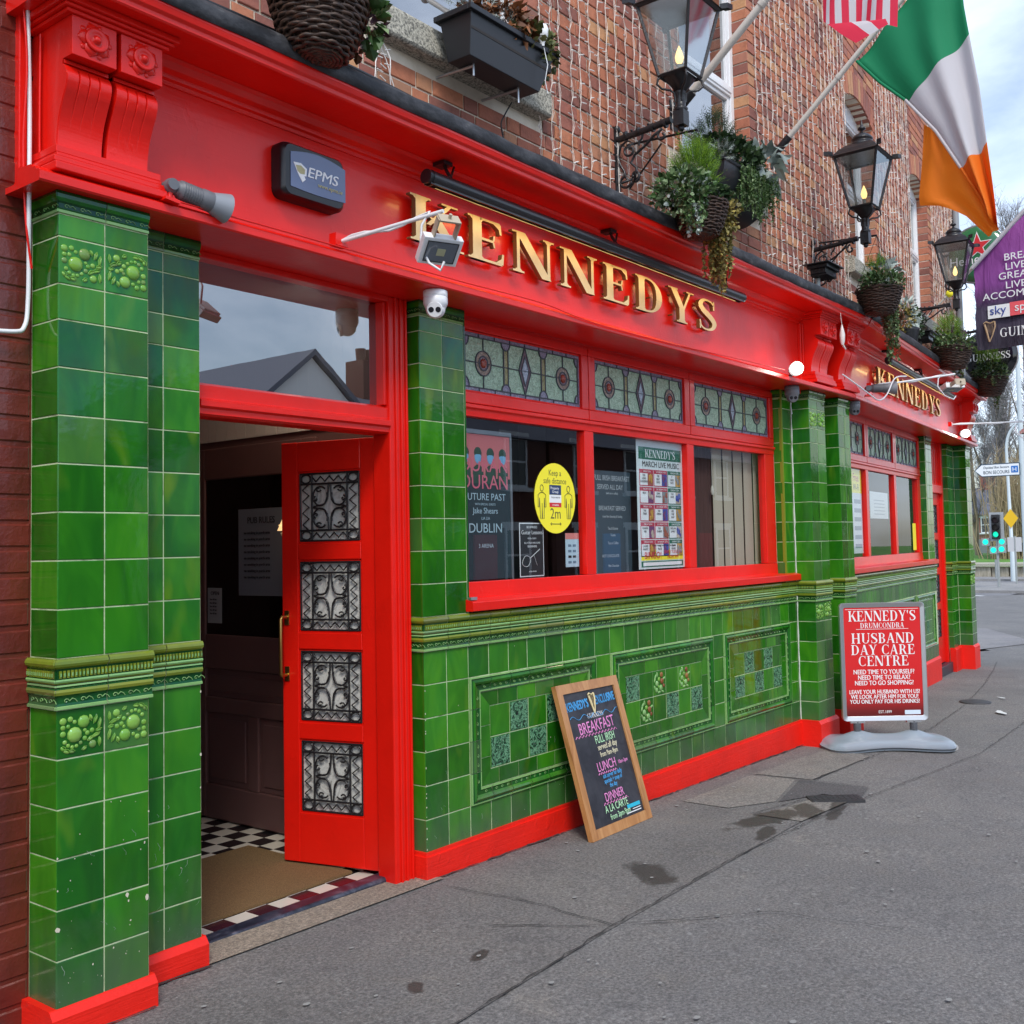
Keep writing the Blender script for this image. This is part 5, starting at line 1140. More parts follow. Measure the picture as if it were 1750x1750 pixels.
# alarm sounder box
al = empty('alarm_box', (-.765, -.102, 2.985), 0, 'black and slate blue alarm box with white EPMS logo on the red fascia', 'alarm box')
def rrect(w_, h_, r_, n=5, bow=0):
    pts = []
    for (cx, cz, a0) in ((w_ / 2 - r_, h_ / 2 - r_, 0), (-w_ / 2 + r_, h_ / 2 - r_, 90), (-w_ / 2 + r_, -h_ / 2 + r_, 180), (w_ / 2 - r_, -h_ / 2 + r_, 270)):
        for k in range(n + 1): a = R(a0 + 90 * k / n); pts.append((cx + r_ * math.cos(a), cz + r_ * math.sin(a)))
    return pts
a = MB(); P1_ = rrect(.33, .225, .035); n = len(P1_); lay_ = [(1, 0), (1, -.045), (.97, -.058), (.90, -.068)]; vs = []
for s_, y in lay_: vs += [(x * s_, y, z * s_) for x, z in P1_]
a.add(vs, [(i * n + k, i * n + (k + 1) % n, (i + 1) * n + (k + 1) % n, (i + 1) * n + k) for i in range(3) for k in range(n)], 0, True); a.add(vs, [tuple(3 * n + k for k in range(n))]); a.build('case', mat('black_gloss_plastic', (.006, .006, .008), .30), al)
a = MB(); top = [(-.125 + .285 * t, .070 + .022 * math.sin(PI * t)) for t in [k / 10 for k in range(11)]]; bot = [(-.125 + .285 * t, -.070 - .006 * math.sin(PI * t)) for t in [k / 10 for k in range(11)]]
a.prism(bot + top[::-1], -.071, -.060, 'y'); a.build('cover', mat('slate_blue_plastic', (.10, .14, .26), .22, coat=.3), al, bevel=.003)
a = MB(); a.prism([(-.112, .030), (-.075, .034), (-.045, .018), (-.048, -.014), (-.058, -.014), (-.052, -.028), (-.068, -.042), (-.092, -.008)], -.0728, -.0712, 'y'); a.build('logo_shield', PW, al)
a = MB(); a.prism([(-.102, .020), (-.075, .024), (-.055, .012), (-.058, -.008), (-.078, -.010), (-.092, -.002)], -.0738, -.0729, 'y'); a.build('logo_crest', flat('khaki', (.45, .42, .22)), al)
sans('EPMS', .060, Matrix.Translation((-.046, -.0725, -.012)) @ UP, PW, al, sx=1.20, shear=.2); sans('EPMS', .060, Matrix.Translation((-.0445, -.0723, -.0115)) @ UP, PW, al, sx=1.20, shear=.2); sans('www.epms.ie', .024, Matrix.Translation((.012, -.0725, -.040)) @ UP, flat('khaki_text', (.55, .52, .28)), al, sx=1.0)

# adjustable spotlights (dark barrel, pale cowl)
def spot(name, M_, lab, lit=False):
    r_ = empty(name, (0, 0, 0), 0, lab, 'spotlight'); r_.matrix_basis = M_
    a = MB(); a.box(-.03, .03, -.03, .03, -.022, -.010); a.tube([(0, 0, -.012), (0, 0, .035)], .010, 8); a.build('base', RED, r_)
    X_ = Matrix.Translation((.0, 0, .045))
    a = MB(); a.ball((0, 0, 0), .030, 12, xf=X_); a.tube([(.015, 0, 0), (.03, 0, 0), (.032, 0, 0), (.12, 0, 0), (.125, 0, 0), (.17, 0, 0)], [.028, .030, .036, .036, .040, .040], 16, xf=X_)
    for k in range(8): a.tube([(.04 + k * .010, 0, 0), (.044 + k * .010, 0, 0)], .0375, 16, xf=X_)
    a.tube([(-.006, -.030, 0), (-.006, .030, 0)], .022, 14, xf=X_); a.build('barrel', GREYP, r_)
    a = MB(); a.tube([(.165, 0, 0), (.20, 0, 0), (.235, 0, 0)], [.040, .050, .060], 20, caps=False, xf=X_); a.tube([(.17, 0, 0), (.20, 0, 0), (.2345, 0, 0)], [.037, .047, .057], 20, caps=False, xf=X_)
    a.build('cowl', mat('pale_cowl', (.25, .27, .30), .4), r_)
    return r_
spot('spotlight', Matrix.Translation((-1.475, -.245, 2.700)) @ Matrix.Rotation(R(-4), 4, 'Z') @ Matrix.Rotation(R(8), 4, 'Y') @ Matrix.Scale(.92, 4), 'dark grey spotlight with pale cowl on the red ledge beside the left console')
spot('spotlight', B2 @ Matrix.Translation((.33, -.265, 2.715)) @ Matrix.Rotation(R(-62), 4, 'Z'), 'dark round-headed spotlight on the ledge just right of the double console')
# globe lamps that are switched on
GLOW = mat('lit_globe', (1, 1, 1), .4, emis=(1, .95, .86), estr=6)
def globe(M_, lab):
    r_ = empty('globe_light', (0, 0, 0), 0, lab, 'lamp', 'lit globe lamps on the fascia ledge'); r_.matrix_basis = M_
    a = MB(); a.ball((0, 0, 0), .048, 16); a.build('bulb', GLOW, r_)
    a = MB(); a.tube([(.04, .03, 0), (.10, .075, .004)], [.050, .038], 14); a.tube([(.10, .075, 0), (.12, .10, -.02), (.10, .11, -.06)], .014, 8); a.build('holder', GREYP, r_)
    ld = bpy.data.lights.new('globe_glow', 'POINT'); ld.energy = .8; ld.shadow_soft_size = .06; ld.color = (1, .93, .82)
    lo = bpy.data.objects.new('globe_glow', ld); COL.objects.link(lo); lo.parent = r_; lo.location = (-.08, -.02, -.0)
globe(Matrix.Translation((3.585, -.33, 2.715)), 'lit white globe lamp on the red ledge just left of the double console'); globe(B2 @ Matrix.Translation((4.62, -.32, 2.71)), 'lit white globe lamp on the ledge near the far end of the pub')
# dome cameras
def dome(M_, lab, m1, m2, look=0):
    r_ = empty('security_camera', (0, 0, 0), 0, lab, 'security camera'); r_.matrix_basis = M_
    a = MB(); a.lathe([(.050, 0), (.056, -.004), (.056, -.028), (.0545, -.030), (.0545, -.033), (.056, -.035), (.056, -.062), (.052, -.070), (.046, -.082), (.030, -.098)], 28); a.build('housing', m1, r_)
    a = MB(); a.ball((0, 0, -.082), .046, 20); a.build('ball', m1, r_)
    X_ = Matrix.Translation((0, 0, -.082)) @ Matrix.Rotation(look, 4, 'Z') @ Matrix.Rotation(R(18), 4, 'Y')
    a = MB(); a.tube([(.030, 0, 0), (.0445, 0, 0), (.047, 0, 0)], [.036, .036, .034], 24, xf=X_); a.build('face', m2, r_)
    a = MB(); a.tube([(.046, -.016, 0), (.0485, -.016, 0)], .0125, 16, xf=X_); a.tube([(.046, .016, 0), (.0485, .016, 0)], .0125, 16, xf=X_); a.build('lens', mat('lens_black', (.01, .01, .015), .08), r_)
dome(Matrix.Translation((-.075, -.18, 2.639)), 'white dome camera hanging under the fascia beside the door', WHITE, WHITE, R(218))
dome(Matrix.Translation((3.90, -.145, 2.639)), 'dark grey dome camera under the ledge below the lit globe by the double console', GREYP, GREYP, R(218))
dome(B2 @ Matrix.Translation((.16, -.18, 2.639)) @ Matrix.Scale(.95, 4), 'dark grey dome camera under the ledge at the start of the farther bay', GREYP, GREYP, R(218))
# white LED floodlights on outrigger arms
def flood(M_, arm, lab, pitch=40, yaw=0, sc_=1.0):
    r_ = empty('floodlight', (0, 0, 0), 0, lab, 'floodlight', 'white floodlights on arms'); r_.matrix_basis = M_
    ex, ey, ez = arm
    a = MB(); a.box(-.035, .035, -.02, .02, -.02, .03); a.build('wall_bracket', RED, r_)
    a = MB(); a.tube([(0, -.01, .0), (ex, ey, ez)], .009, 6); a.build('arm', WHITE, r_)
    a = MB(); pts = [(ex * t, ey * t, ez * t + (.014 * math.sin(t * 9))) for t in [k / 8 for k in range(8)]] + [(ex * .80, ey * .80, ez - .04), (ex * .72, ey * .80, ez - .12), (ex * .78, ey * .88, ez - .20), (ex * .9, ey * .98, ez - .235), (ex + .0, ey - .0, ez - .20)]
    a.tube(pts, .0055, 6); a.build('cable', WHITE, r_)
    X_ = Matrix.Translation((ex, ey, ez - .10)) @ Matrix.Rotation(yaw, 4, 'Z') @ Matrix.Rotation(R(pitch), 4, 'X') @ Matrix.Scale(sc_, 4)
    a = MB(); a.box(-.055, -.048, -.02, .02, -.005, .085, xf=X_); a.box(.048, .055, -.02, .02, -.005, .085, xf=X_); a.box(-.055, .055, -.02, .02, .08, .088, xf=X_); a.box(-.05, .05, -.03, .03, .089, .094, xf=X_); a.tube([(0, 0, .09), (0, 0, .115)], .008, 8, xf=X_); a.build('yoke', mat('rusty_yoke', (.45, .38, .28), .6), r_)
    a = MB(); a.box(-.095, .095, -.022, .022, -.14, .0, xf=X_)
    for k in range(9): a.box(-.08 + k * .019, -.073 + k * .019, .022, .038, -.13, -.01, xf=X_)
    a.build('body', WHITE, r_, bevel=.005)
    a = MB(); a.box(-.072, .072, -.0245, -.0222, -.120, -.020, xf=X_); a.build('window', mat('flood_glass', (.12, .14, .17), .08, coat=.4), r_)
    a = MB(); a.box(-.020, .020, -.0262, -.0246, -.088, -.052, xf=X_); a.build('led', flat('led_chip', (.40, .40, .25)), r_)
    a = MB(); [a.box(x0_, x1_, -.0255, -.0247, z0_, z1_, xf=X_) for (x0_, x1_, z0_, z1_) in ((-.076, .076, -.124, -.120), (-.076, .076, -.020, -.016), (-.076, -.072, -.12, -.02), (.072, .076, -.12, -.02))]; a.build('gasket', BLACKP, r_)
flood(Matrix.Translation((-.68, -.215, 2.725)), (.10, -.49, .05), 'square white floodlight on an arm in front of the near K of the lettering', 48, R(-24), .86)
flood(B2 @ Matrix.Translation((.50, -.235, 2.80)), (.55, -.62, .12), 'flat white floodlight on a long arm crossing the farther lettering', 78, R(-50), .95)
flood(B2 @ Matrix.Translation((4.12, -.235, 2.78)), (.70, -.80, .04), 'white floodlight on an arm projecting past the far end of the fascia', 78, R(-50), .9)
# small red junction box and its cable on the side of the double console
a = MB(); a.box(-.012, .006, -.05, .05, -.05, .05); a.box(-.020, -.012, -.035, .035, -.035, .035); a.tube([(-.01, 0, -.05), (-.02, -.03, -.12), (-.01, -.04, -.2), (-.02, -.04, -.32)], .004, 5)
a.build('junction_box', RED, None, 'little red painted junction box on the side of the double console', 'junction box', mw=Matrix.Translation((4.178, -.06, 2.93)), bevel=.002)
# cables
def cable(pts, r_, m_, lab, name='cable', cat='cable', sag=0):
    q = []; pts = [Vector(p) for p in pts]
    for i in range(len(pts) - 1):
        p0 = pts[max(i - 1, 0)]; p1 = pts[i]; p2 = pts[i + 1]; p3 = pts[min(i + 2, len(pts) - 1)]
        for k in range(6):
            t = k / 6; q.append(.5 * ((2 * p1) + (-p0 + p2) * t + (2 * p0 - 5 * p1 + 4 * p2 - p3) * t * t + (-p0 + 3 * p1 - 3 * p2 + p3) * t ** 3))
    q.append(pts[-1]); a = MB(); a.tube(q, r_, 6); return a.build(name, m_, None, lab, cat)
cable([(-1.90, -.10, 3.35), (-1.885, -.09, 2.95), (-1.89, -.10, 2.6), (-1.875, -.07, 2.45), (-1.872, -.06, 2.3), (-1.885, -.065, 2.21), (-1.93, -.07, 2.185), (-2.10, -.05, 2.18)], .0075, WHITE, 'white conduit curving down the maroon brick beside the left pillar')
cable([(-1.93, -.09, 3.5), (-1.90, -.10, 3.1), (-1.905, -.09, 2.8), (-1.895, -.09, 2.55), (-1.868, -.075, 2.4)], .004, RED, 'thin red painted cable looping beside the left console')
cable([(-1.855, -.10, 3.18), (-1.857, -.10, 2.9), (-1.856, -.10, 2.72)], .004, RED, 'red painted cable running straight down the side of the left console')
cable([(-1.6, -.30, 3.42), (-.9, -.31, 3.43), (-.2, -.25, 3.45), (.4, -.20, 3.44), (1.1, -.25, 3.43), (1.8, -.28, 3.44), (2.6, -.26, 3.43), (3.6, -.25, 3.44), (4.9, -.2, 3.43)], .010, BLACKP, 'long black cable lying along the top of the near cornice')
cable([(.45, -.19, 3.44), (.52, -.10, 3.62), (.62, -.04, 3.72), (.66, -.06, 3.8)], .004, BLACKP, 'thin black wire rising to the window box')
cable([(-1.5, -.255, 2.690), (-.9, -.256, 2.690), (0, -.256, 2.688), (.6, -.257, 2.694), (1.1, -.256, 2.665), (1.9, -.256, 2.668), (2.8, -.257, 2.69), (3.5, -.27, 2.70)], .0035, RED, 'thin red painted wire tacked along the fascia ledge of the near bay')
cable([(4.62, -.27, 2.80), (4.80, -.33, 2.72), (4.95, -.37, 2.66), (5.08, -.40, 2.62), (5.22, -.42, 2.68), (5.35, -.45, 2.83), (5.50, -.50, 2.86)], .006, WHITE, 'white cable looping across the double console to the farther floodlight')
cable([(4.183, -.012, 2.46), (4.182, -.010, 2.56), (4.10, -.10, 2.62)], .006, WHITE, 'short white cable below the dark camera by the double console')

# ---------------------------------------------------------------- lanterns on scrolled brackets
BULB = mat('glowing_filament_bulb', (1, .8, .4), .4, emis=(1, .62, .20), estr=1.9)
def lantern(first=None, M_=None, lab=''):
    if first is not None:
        c = copy_tree(first); c.matrix_basis = M_; c['label'] = lab; return c
    r_ = empty('wall_lantern', (0, 0, 0), 0, lab, 'lantern', 'black lanterns on scrolled wall brackets'); r_.matrix_basis = M_
    # origin on the wall at the bracket's foot: wall at y=0, outwards -y
    a = MB(); a.box(-.022, .022, -.016, 0, 0, .39); a.ball((0, -.012, .40), .026, 10); 
    a.tube([(0, -.01, .335), (0, -.20, .345), (0, -.40, .362)], [.020, .019, .022], 12)
    for y in (-.08, -.17, -.27, -.36): a.tube([(0, y - .008, .348), (0, y + .008, .348)], .026, 12)
    for y, z in ((-.12, .37), (-.24, .375), (-.33, .378)): a.ball((0, y, z), .009, 6)
    a.build('bracket', IRON, r_)
    def spiral(cy, cz, r0, a0, turns, sg=1, n=20): return [(0, cy + r0 * (1 - .8 * k / n) * math.cos(a0 + sg * turns * 2 * PI * k / n), cz + r0 * (1 - .8 * k / n) * math.sin(a0 + sg * turns * 2 * PI * k / n)) for k in range(n + 1)]
    a = MB()
    a.tube([(0, -.015, .06), (0, -.06, .03)][:1] + spiral(-.065, .07, .052, R(180), 1.1, 1), .008, 7)
    a.tube([(0, -.018, .23), (0, -.04, .29), (0, -.085, .315), (0, -.13, .29)] + spiral(-.105, .25, .042, R(20), .95, -1), .008, 7)
    a.tube([(0, -.016, .22), (0, -.035, .17), (0, -.06, .13), (0, -.065, .10)], .008, 7)
    a.tube(spiral(-.135, .085, .040, R(-80), .95, -1)[::-1] + [(0, -.15, .13), (0, -.11, .17), (0, -.14, .215), (0, -.21, .25), (0, -.28, .30), (0, -.335, .325)] + spiral(-.335, .285, .038, R(85), .95, -1), .0085, 7)
    a.tube([(0, -.20, .325), (0, -.19, .30), (0, -.17, .285), (0, -.17, .265)] , .007, 6); a.build('scrollwork', IRON, r_)
    a = MB(); a.box(-.033, .033, -.50, -.43, .305, .395); a.lathe([(.038, 0), (.044, .012), (.036, .022), (.030, .03), (.030, .10), (.036, .11), (.028, .12)], 14, (0, -.465, .395)); a.ball((0, -.465, .292), .020, 10)
    for k in range(4):
        an = PI / 4 + k * PI / 2; c_, s_ = math.cos(an), math.sin(an)
        a.tube([(.030 * c_, -.465 + .030 * s_, .45), (.034 * c_, -.465 + .034 * s_, .50), (.060 * c_, -.465 + .06 * s_, .518), (.110 * c_, -.465 + .11 * s_, .524), (.140 * c_, -.465 + .14 * s_, .550), (.132 * c_, -.465 + .132 * s_, .582), (.105 * c_, -.465 + .105 * s_, .600)], .0075, 6)
    a.lathe([(.024, .50), (.10, .592), (.104, .600)], 4, (0, -.465, 0), xf=Matrix.Translation((0, -.465, 0)) @ Matrix.Rotation(PI / 4, 4, 'Z') @ Matrix.Translation((0, .465, 0))); a.build('post', IRON, r_)
    zb, zt, hb, ht = .600, 1.020, .090, .176
    fr = MB(); cs = [(-1, -1), (1, -1), (1, 1), (-1, 1)]
    for (sx, sy) in cs: fr.tube([(sx * hb, -.465 + sy * hb, zb), (sx * ht, -.465 + sy * ht, zt)], .011, 4, 0, False)
    for k in range(4):
        (a0, b0), (a1, b1) = cs[k], cs[(k + 1) % 4]
        fr.tube([(a0 * hb, -.465 + b0 * hb, zb), (a1 * hb, -.465 + b1 * hb, zb)], .012, 4, 0, False); fr.tube([(a0 * ht, -.465 + b0 * ht, zt), (a1 * ht, -.465 + b1 * ht, zt)], .014, 4, 0, False)
    for (sx, sy) in cs: fr.prism([(sx * (ht + .005), -.465 + sy * (ht + .005)), (sx * (ht + .05), -.465 + sy * (ht + .02)), (sx * (ht + .062), -.465 + sy * (ht + .062)), (sx * (ht + .02), -.465 + sy * (ht + .05))], zt + .006, zt + .038, 'z')
    fr.build('lantern_frame', IRON, r_)
    gl = MB()
    for k in range(4):
        (a0, b0), (a1, b1) = cs[k], cs[(k + 1) % 4]; i_ = .985
        gl.add([(a0 * hb * i_, -.465 + b0 * hb * i_, zb), (a1 * hb * i_, -.465 + b1 * hb * i_, zb), (a1 * ht * i_, -.465 + b1 * ht * i_, zt), (a0 * ht * i_, -.465 + b0 * ht * i_, zt)], [(0, 1, 2, 3)])
    gl.build('pane', GLASSL, r_)
    rf = MB(); pr = [(.20, .0), (.185, .012), (.15, .055), (.105, .095)]
    vs = []
    for (h_, z) in pr:
        for (sx, sy) in cs: vs.append((sx * h_, -.465 + sy * h_, zt + z))
    rf.add(vs, [(4 * i + k, 4 * i + (k + 1) % 4, 4 * i + 4 + (k + 1) % 4, 4 * i + 4 + k) for i in range(3) for k in range(4)] + [(3, 2, 1, 0), (12, 13, 14, 15)])
    rf.lathe([(.112, .090), (.112, .102), (.095, .118), (.080, .128), (.080, .140), (.088, .146), (.086, .158), (.070, .178), (.045, .195), (.018, .204), (.010, .220), (.012, .226), (.034, .236), (.030, .250), (.014, .262), (.009, .285), (.004, .315), (.001, .318)], 20, (0, -.465, zt)); rf.build('roof', IRON, r_)
    b = MB(); b.lathe([(.012, 0), (.012, .05), (.016, .055)], 10, (0, -.465, zb + .02)); b.build('lamp_holder', flat('cream_holder', (.5, .48, .42)), r_)
    b = MB(); b.lathe([(.008, 0), (.022, .02), (.026, .045), (.018, .075), (.006, .105), (.001, .115)], 12, (0, -.465, zb + .075)); b.build('bulb', BULB, r_)
    return r_
lan1 = lantern(None, Matrix.Translation((1.74, 0, 3.60)), 'large black lantern nearest the camera, above the first window')
lantern(lan1, Matrix.Translation((4.73, 0, 3.56)), 'black lantern above the double console, second from the camera')
lantern(lan1, B2 @ Matrix.Translation((3.52, 0, 3.72)), 'black lantern before the green round sign, third from the camera')
lantern(lan1, B2 @ Matrix.Translation((6.00, .0, 3.85)), 'farthest black lantern half hidden behind the purple banner')

# black bracket tray below the second lantern
for (M_, lab) in ((Matrix.Translation((4.42, -.22, 3.62)), 'black stepped metal tray on the cornice under the second lantern'), (B2 @ Matrix.Translation((2.95, -.22, 3.64)), 'black stepped metal tray on the farther cornice under the third lantern')):
    r_ = empty('cornice_floodlight', (0, 0, 0), 0, lab, 'floodlight', 'black cornice floodlights'); r_.matrix_basis = M_
    a = MB(); a.box(-.16, .16, -.11, .11, .03, .04); a.box(-.13, .13, -.085, .085, .0, .03); a.box(-.11, .11, -.065, .065, -.04, .0)
    for k in range(9): a.box(-.10 + k * .024, -.09 + k * .024, -.07, .07, -.055, -.04)
    a.build('body', BLACKP, r_, bevel=.003)
    a = MB(); a.tube([(0, .05, -.04), (0, .05, -.24)], .022, 8); a.build('stand', mat('galvanised', (.4, .42, .42), .5, metal=.5), r_)
# ================================================================ planting
def leafmat(name, c1, c2, rough=.45, trans=.0):
    m_ = mat(name, c1, rough, spec=.4); p = PB(m_); r_ = rnd(m_)
    L(m_, ramp(m_, r_, [(.0, tuple(c * .55 for c in c1)), (.5, c1), (1., c2)]), p.inputs['Base Color']); p.inputs['Subsurface Weight'].default_value = 0; return m_
IVY = leafmat('ivy_leaf', (.060, .13, .035), (.26, .34, .17)); FERN = leafmat('lime_conifer_leaf', (.10, .22, .012), (.24, .40, .02)); SILV = leafmat('silver_leaf', (.30, .36, .33), (.55, .62, .56), .7)
GOLDL = leafmat('yellow_ivy_leaf', (.20, .17, .04), (.42, .34, .10)); PURP = leafmat('plum_leaf', (.07, .03, .05), (.16, .08, .13)); HEB = leafmat('dark_shrub_leaf', (.018, .045, .014), (.06, .11, .035)); RUST = leafmat('rusty_leaf', (.16, .06, .02), (.33, .13, .05))
STEM = flat('twig', (.10, .07, .04), .8)
def leaf(mb, p, d, up_, s_, kind):
    d = d.normalized(); r_ = d.cross(up_); 
    if r_.length < 1e-3: r_ = d.orthogonal()
    r_.normalize(); n_ = r_.cross(d)
    def Q(a, b, c=0): return p + d * a * s_ + r_ * b * s_ + n_ * c * s_
    if kind == 'ivy': mb.add([Q(0, 0), Q(.25, .5, .1), Q(.5, .30, .06), Q(.62, .42, .1), Q(1, 0, -.05), Q(.62, -.42, .1), Q(.5, -.30, .06), Q(.25, -.5, .1), Q(.45, 0, -.06)], [(0, 1, 2, 8), (2, 3, 4, 8), (4, 5, 6, 8), (6, 7, 0, 8)])
    elif kind == 'needle': mb.add([Q(0, -.05), Q(0, .05), Q(1, 0, .05)], [(0, 1, 2)])
    elif kind == 'frond':
        mb.add([Q(0, -.02), Q(0, .02), Q(1, 0, .1)], [(0, 1, 2)])
        for k in range(5):
            a = .2 + k * .16; l = .34 * (1 - a * .6)
            for sg in (1, -1): mb.add([Q(a, 0), Q(a + .05, 0), Q(a + .22, sg * l, .06)], [(0, 1, 2)])
    elif kind == 'curl':
        pts = []
        for k in range(6): t = k / 5; w_ = .22 * math.sin(PI * (.12 + .85 * t)); pts += [Q(t, -w_, .22 * math.sin(t * 5) + .10), Q(t, w_, .22 * math.sin(t * 5) + .10), ]
        mb.add(pts, [(2 * k, 2 * k + 1, 2 * k + 3, 2 * k + 2) for k in range(5)], 0, True)
    else: mb.add([Q(0, 0), Q(.4, .28, .08), Q(1, 0), Q(.4, -.28, .08)], [(0, 1, 2, 3)])
def rv(rr, up_=0.): 
    v = Vector((rr.gauss(0, 1), rr.gauss(0, 1), rr.gauss(0, 1) + up_)); return v.normalized()
def clump(mb, c, rad, n, kind, s_, rr, up_=.4, shell=.55):
    c = Vector(c)
    for _ in range(n):
        v = rv(rr, .2); q = shell + (1 - shell) * rr.random(); p = c + Vector((v.x * rad[0], v.y * rad[1], v.z * rad[2])) * q
        d = (v + Vector((0, 0, up_)) + rv(rr) * .6); leaf(mb, p, d, rv(rr, 1), s_ * rr.uniform(.6, 1.25), kind)
def trail(mb, st, p0, n, length, kind, s_, rr, spread=.03, out_=(0, 0, 0)):
    p = Vector(p0); pts = [p.copy()]
    for k in range(n):
        p = p + Vector((rr.gauss(out_[0], spread) * length / n * 4, rr.gauss(out_[1], spread) * length / n * 4, -length / n)); pts.append(p.copy())
        leaf(mb, p, rv(rr, -.3), rv(rr, 1), s_ * rr.uniform(.6, 1.2), kind)
        if rr.random() < .6: leaf(mb, p, rv(rr, -.3), rv(rr, 1), s_ * rr.uniform(.5, 1.), kind)
    st.tube(pts, .0016, 3, 0, False, False)
WICK = mat('dark_wicker', (.045, .022, .014), .55); _o = wpos(WICK); L(WICK, ramp(WICK, noise(WICK, 40, 3, .6, vmap(WICK, _o, (1, 1, 6))), [(.35, (.015, .009, .007)), (.6, (.07, .035, .02)), (.8, (.20, .11, .055))]), PB(WICK).inputs['Base Color'])
def wicker(rt, rb, h, nr=17, nst=22, sd=0):
    rr = random.Random(sd); a = MB()
    for i in range(nr):
        t = (i + .5) / nr; r_ = rb + (rt - rb) * (t ** .52); z = h * t; n = nst * 3; ph = (i % 2) * PI
        pts = []
        for k in range(n + 1):
            an = 2 * PI * k / n; q = r_ + .0055 * math.sin(nst / 2 * an + ph); pts.append((q * math.cos(an), q * math.sin(an), z + .004 * math.sin(an * 2 + i * 2.1) + rr.uniform(-.0014, .0014)))
        a.tube(pts, h / nr * .56, 5, 0, True, False)
    for k in range(nst): an = 2 * PI * k / nst; a.tube([((rb + (rt - rb) * (t ** .52)) * math.cos(an), (rb + (rt - rb) * (t ** .52)) * math.sin(an), h * t) for t in (0, .3, .6, 1.02)], .0045, 4)
    for q_ in range(1, 7):
        r2 = rb * q_ / 6.2; a.tube([(r2 * math.cos(2 * PI * k / 30), r2 * math.sin(2 * PI * k / 30), -.010 * (1 - (q_ / 6.2) ** 2) + .003 * math.sin(k * 1.5 + q_)) for k in range(31)], rb / 11, 5, 0, True, False)
    a.lathe([(rb * .97, .0), (rt * .80, h * .4), (rt * .93, h * .9)], 20)
    return a
def basket(M_, lab, recipe, rt=.17, rb=.075, h=.185, sd=1, chain=.5, wall=None):
    r_ = empty('hanging_basket', (0, 0, 0), 0, lab, 'hanging basket', 'planted wicker hanging baskets'); r_.matrix_basis = M_
    wicker(rt, rb, h, sd=sd).build('wicker_basket', WICK, r_)
    rr = random.Random(sd * 31)
    groups = {}
    st = MB()
    for (kind, mt, c, rad, n, s_, up_) in recipe.get('clumps', []):
        g = groups.setdefault(mt.name, (MB(), mt)); clump(g[0], c, rad, n, kind, s_, rr, up_)
    for (kind, mt, x0, x1, y, z, k, ln, s_) in recipe.get('trails', []):
        g = groups.setdefault(mt.name, (MB(), mt))
        for _ in range(k): trail(g[0], st, (rr.uniform(x0, x1), rr.gauss(y, .03), z), int(ln / .014), ln * rr.uniform(.5, 1.1), kind, s_, rr, .02)
    for nm, (g, mt) in groups.items():
        if g.v: g.build('foliage', mt, r_, kind='stuff')
    if st.v: st.build('stem', STEM, r_)
    # iron bracket back to the wall and hanging wires
    if wall is not None:
        b = MB(); top = h + chain; b.tube([(0, 0, top), (0, wall, top + .03)], .008, 6); b.tube([(0, wall - .01, top - .25), (0, wall * .5, top - .02)], .006, 6)
        for k in range(3): an = 2 * PI * k / 3; b.tube([(rt * math.cos(an), rt * math.sin(an), h), (0, 0, top)], .0022, 4)
        b.build('bracket', IRON, r_)
    return r_
basket(Matrix.Translation((-.965, -.44, 3.325)), 'big wicker basket hanging over the cornice above the porch at the top left', {
    'clumps': [('ivy', IVY, (.155, -.10, .17), (.05, .05, .09), 70, .060, -.2), ('curl', PURP, (.24, .02, .20), (.07, .07, .05), 46, .06, .0), ('ivy', RUST, (.21, -.02, .13), (.05, .05, .05), 30, .035, -.3), ('frond', FERN, (0, 0, .38), (.12, .12, .16), 60, .14, .8), ('ivy', SILV, (.09, -.08, .23), (.05, .05, .06), 16, .05, .0)],
    'trails': [('ivy', IVY, .10, .17, .0, .22, 5, .16, .035)]}, .190, .085, .235, 2, .45, .42)
basket(Matrix.Translation((1.84, -.52, 3.262)), 'ivy-filled wicker basket hanging below the nearest lantern', {
    'clumps': [('ivy', IVY, (-.17, .02, .23), (.15, .19, .12), 700, .036, .0), ('ivy', SILV, (-.20, -.02, .20), (.14, .15, .11), 90, .026, .0), ('ivy', IVY, (.02, .0, .26), (.16, .15, .06), 200, .034, .0), ('frond', FERN, (-.02, .02, .38), (.13, .13, .18), 360, .085, 1.1), ('needle', FERN, (-.01, .02, .36), (.12, .12, .19), 1100, .055, 1.2), ('ivy', HEB, (.06, -.08, .24), (.11, .08, .04), 160, .035, .0), ('frond', SILV, (-.16, .02, .28), (.06, .06, .06), 60, .05, .6), ('ivy', GOLDL, (.20, -.02, .14), (.12, .14, .14), 330, .030, -.4)],
    'trails': [('ivy', GOLDL, .12, .30, .0, .20, 60, .46, .024), ('ivy', IVY, -.30, -.14, -.06, .22, 26, .24, .030), ('ivy', SILV, -.32, -.14, -.06, .12, 12, .16, .030)]}, .165, .085, .19, 3, .45, .50)
basket(Matrix.Translation((4.84, -.52, 3.30)), 'wicker basket with pale green flowers hanging under the second lantern', {
    'clumps': [('ivy', IVY, (0, -.03, .24), (.21, .18, .10), 520, .032, .1), ('frond', FERN, (-.05, .0, .33), (.10, .10, .10), 120, .08, 1.), ('curl', SILV, (.12, -.02, .36), (.13, .10, .08), 60, .085, .3), ('ivy', RUST, (.16, .0, .28), (.10, .10, .08), 60, .03, 0), ('ivy', HEB, (0, 0, .18), (.20, .18, .05), 150, .035, 0)],
    'trails': [('ivy', IVY, .05, .22, -.05, .2, 14, .34, .025), ('ivy', RUST, .16, .24, .0, .2, 10, .40, .024)]}, .185, .095, .20, 4, .45, .50)
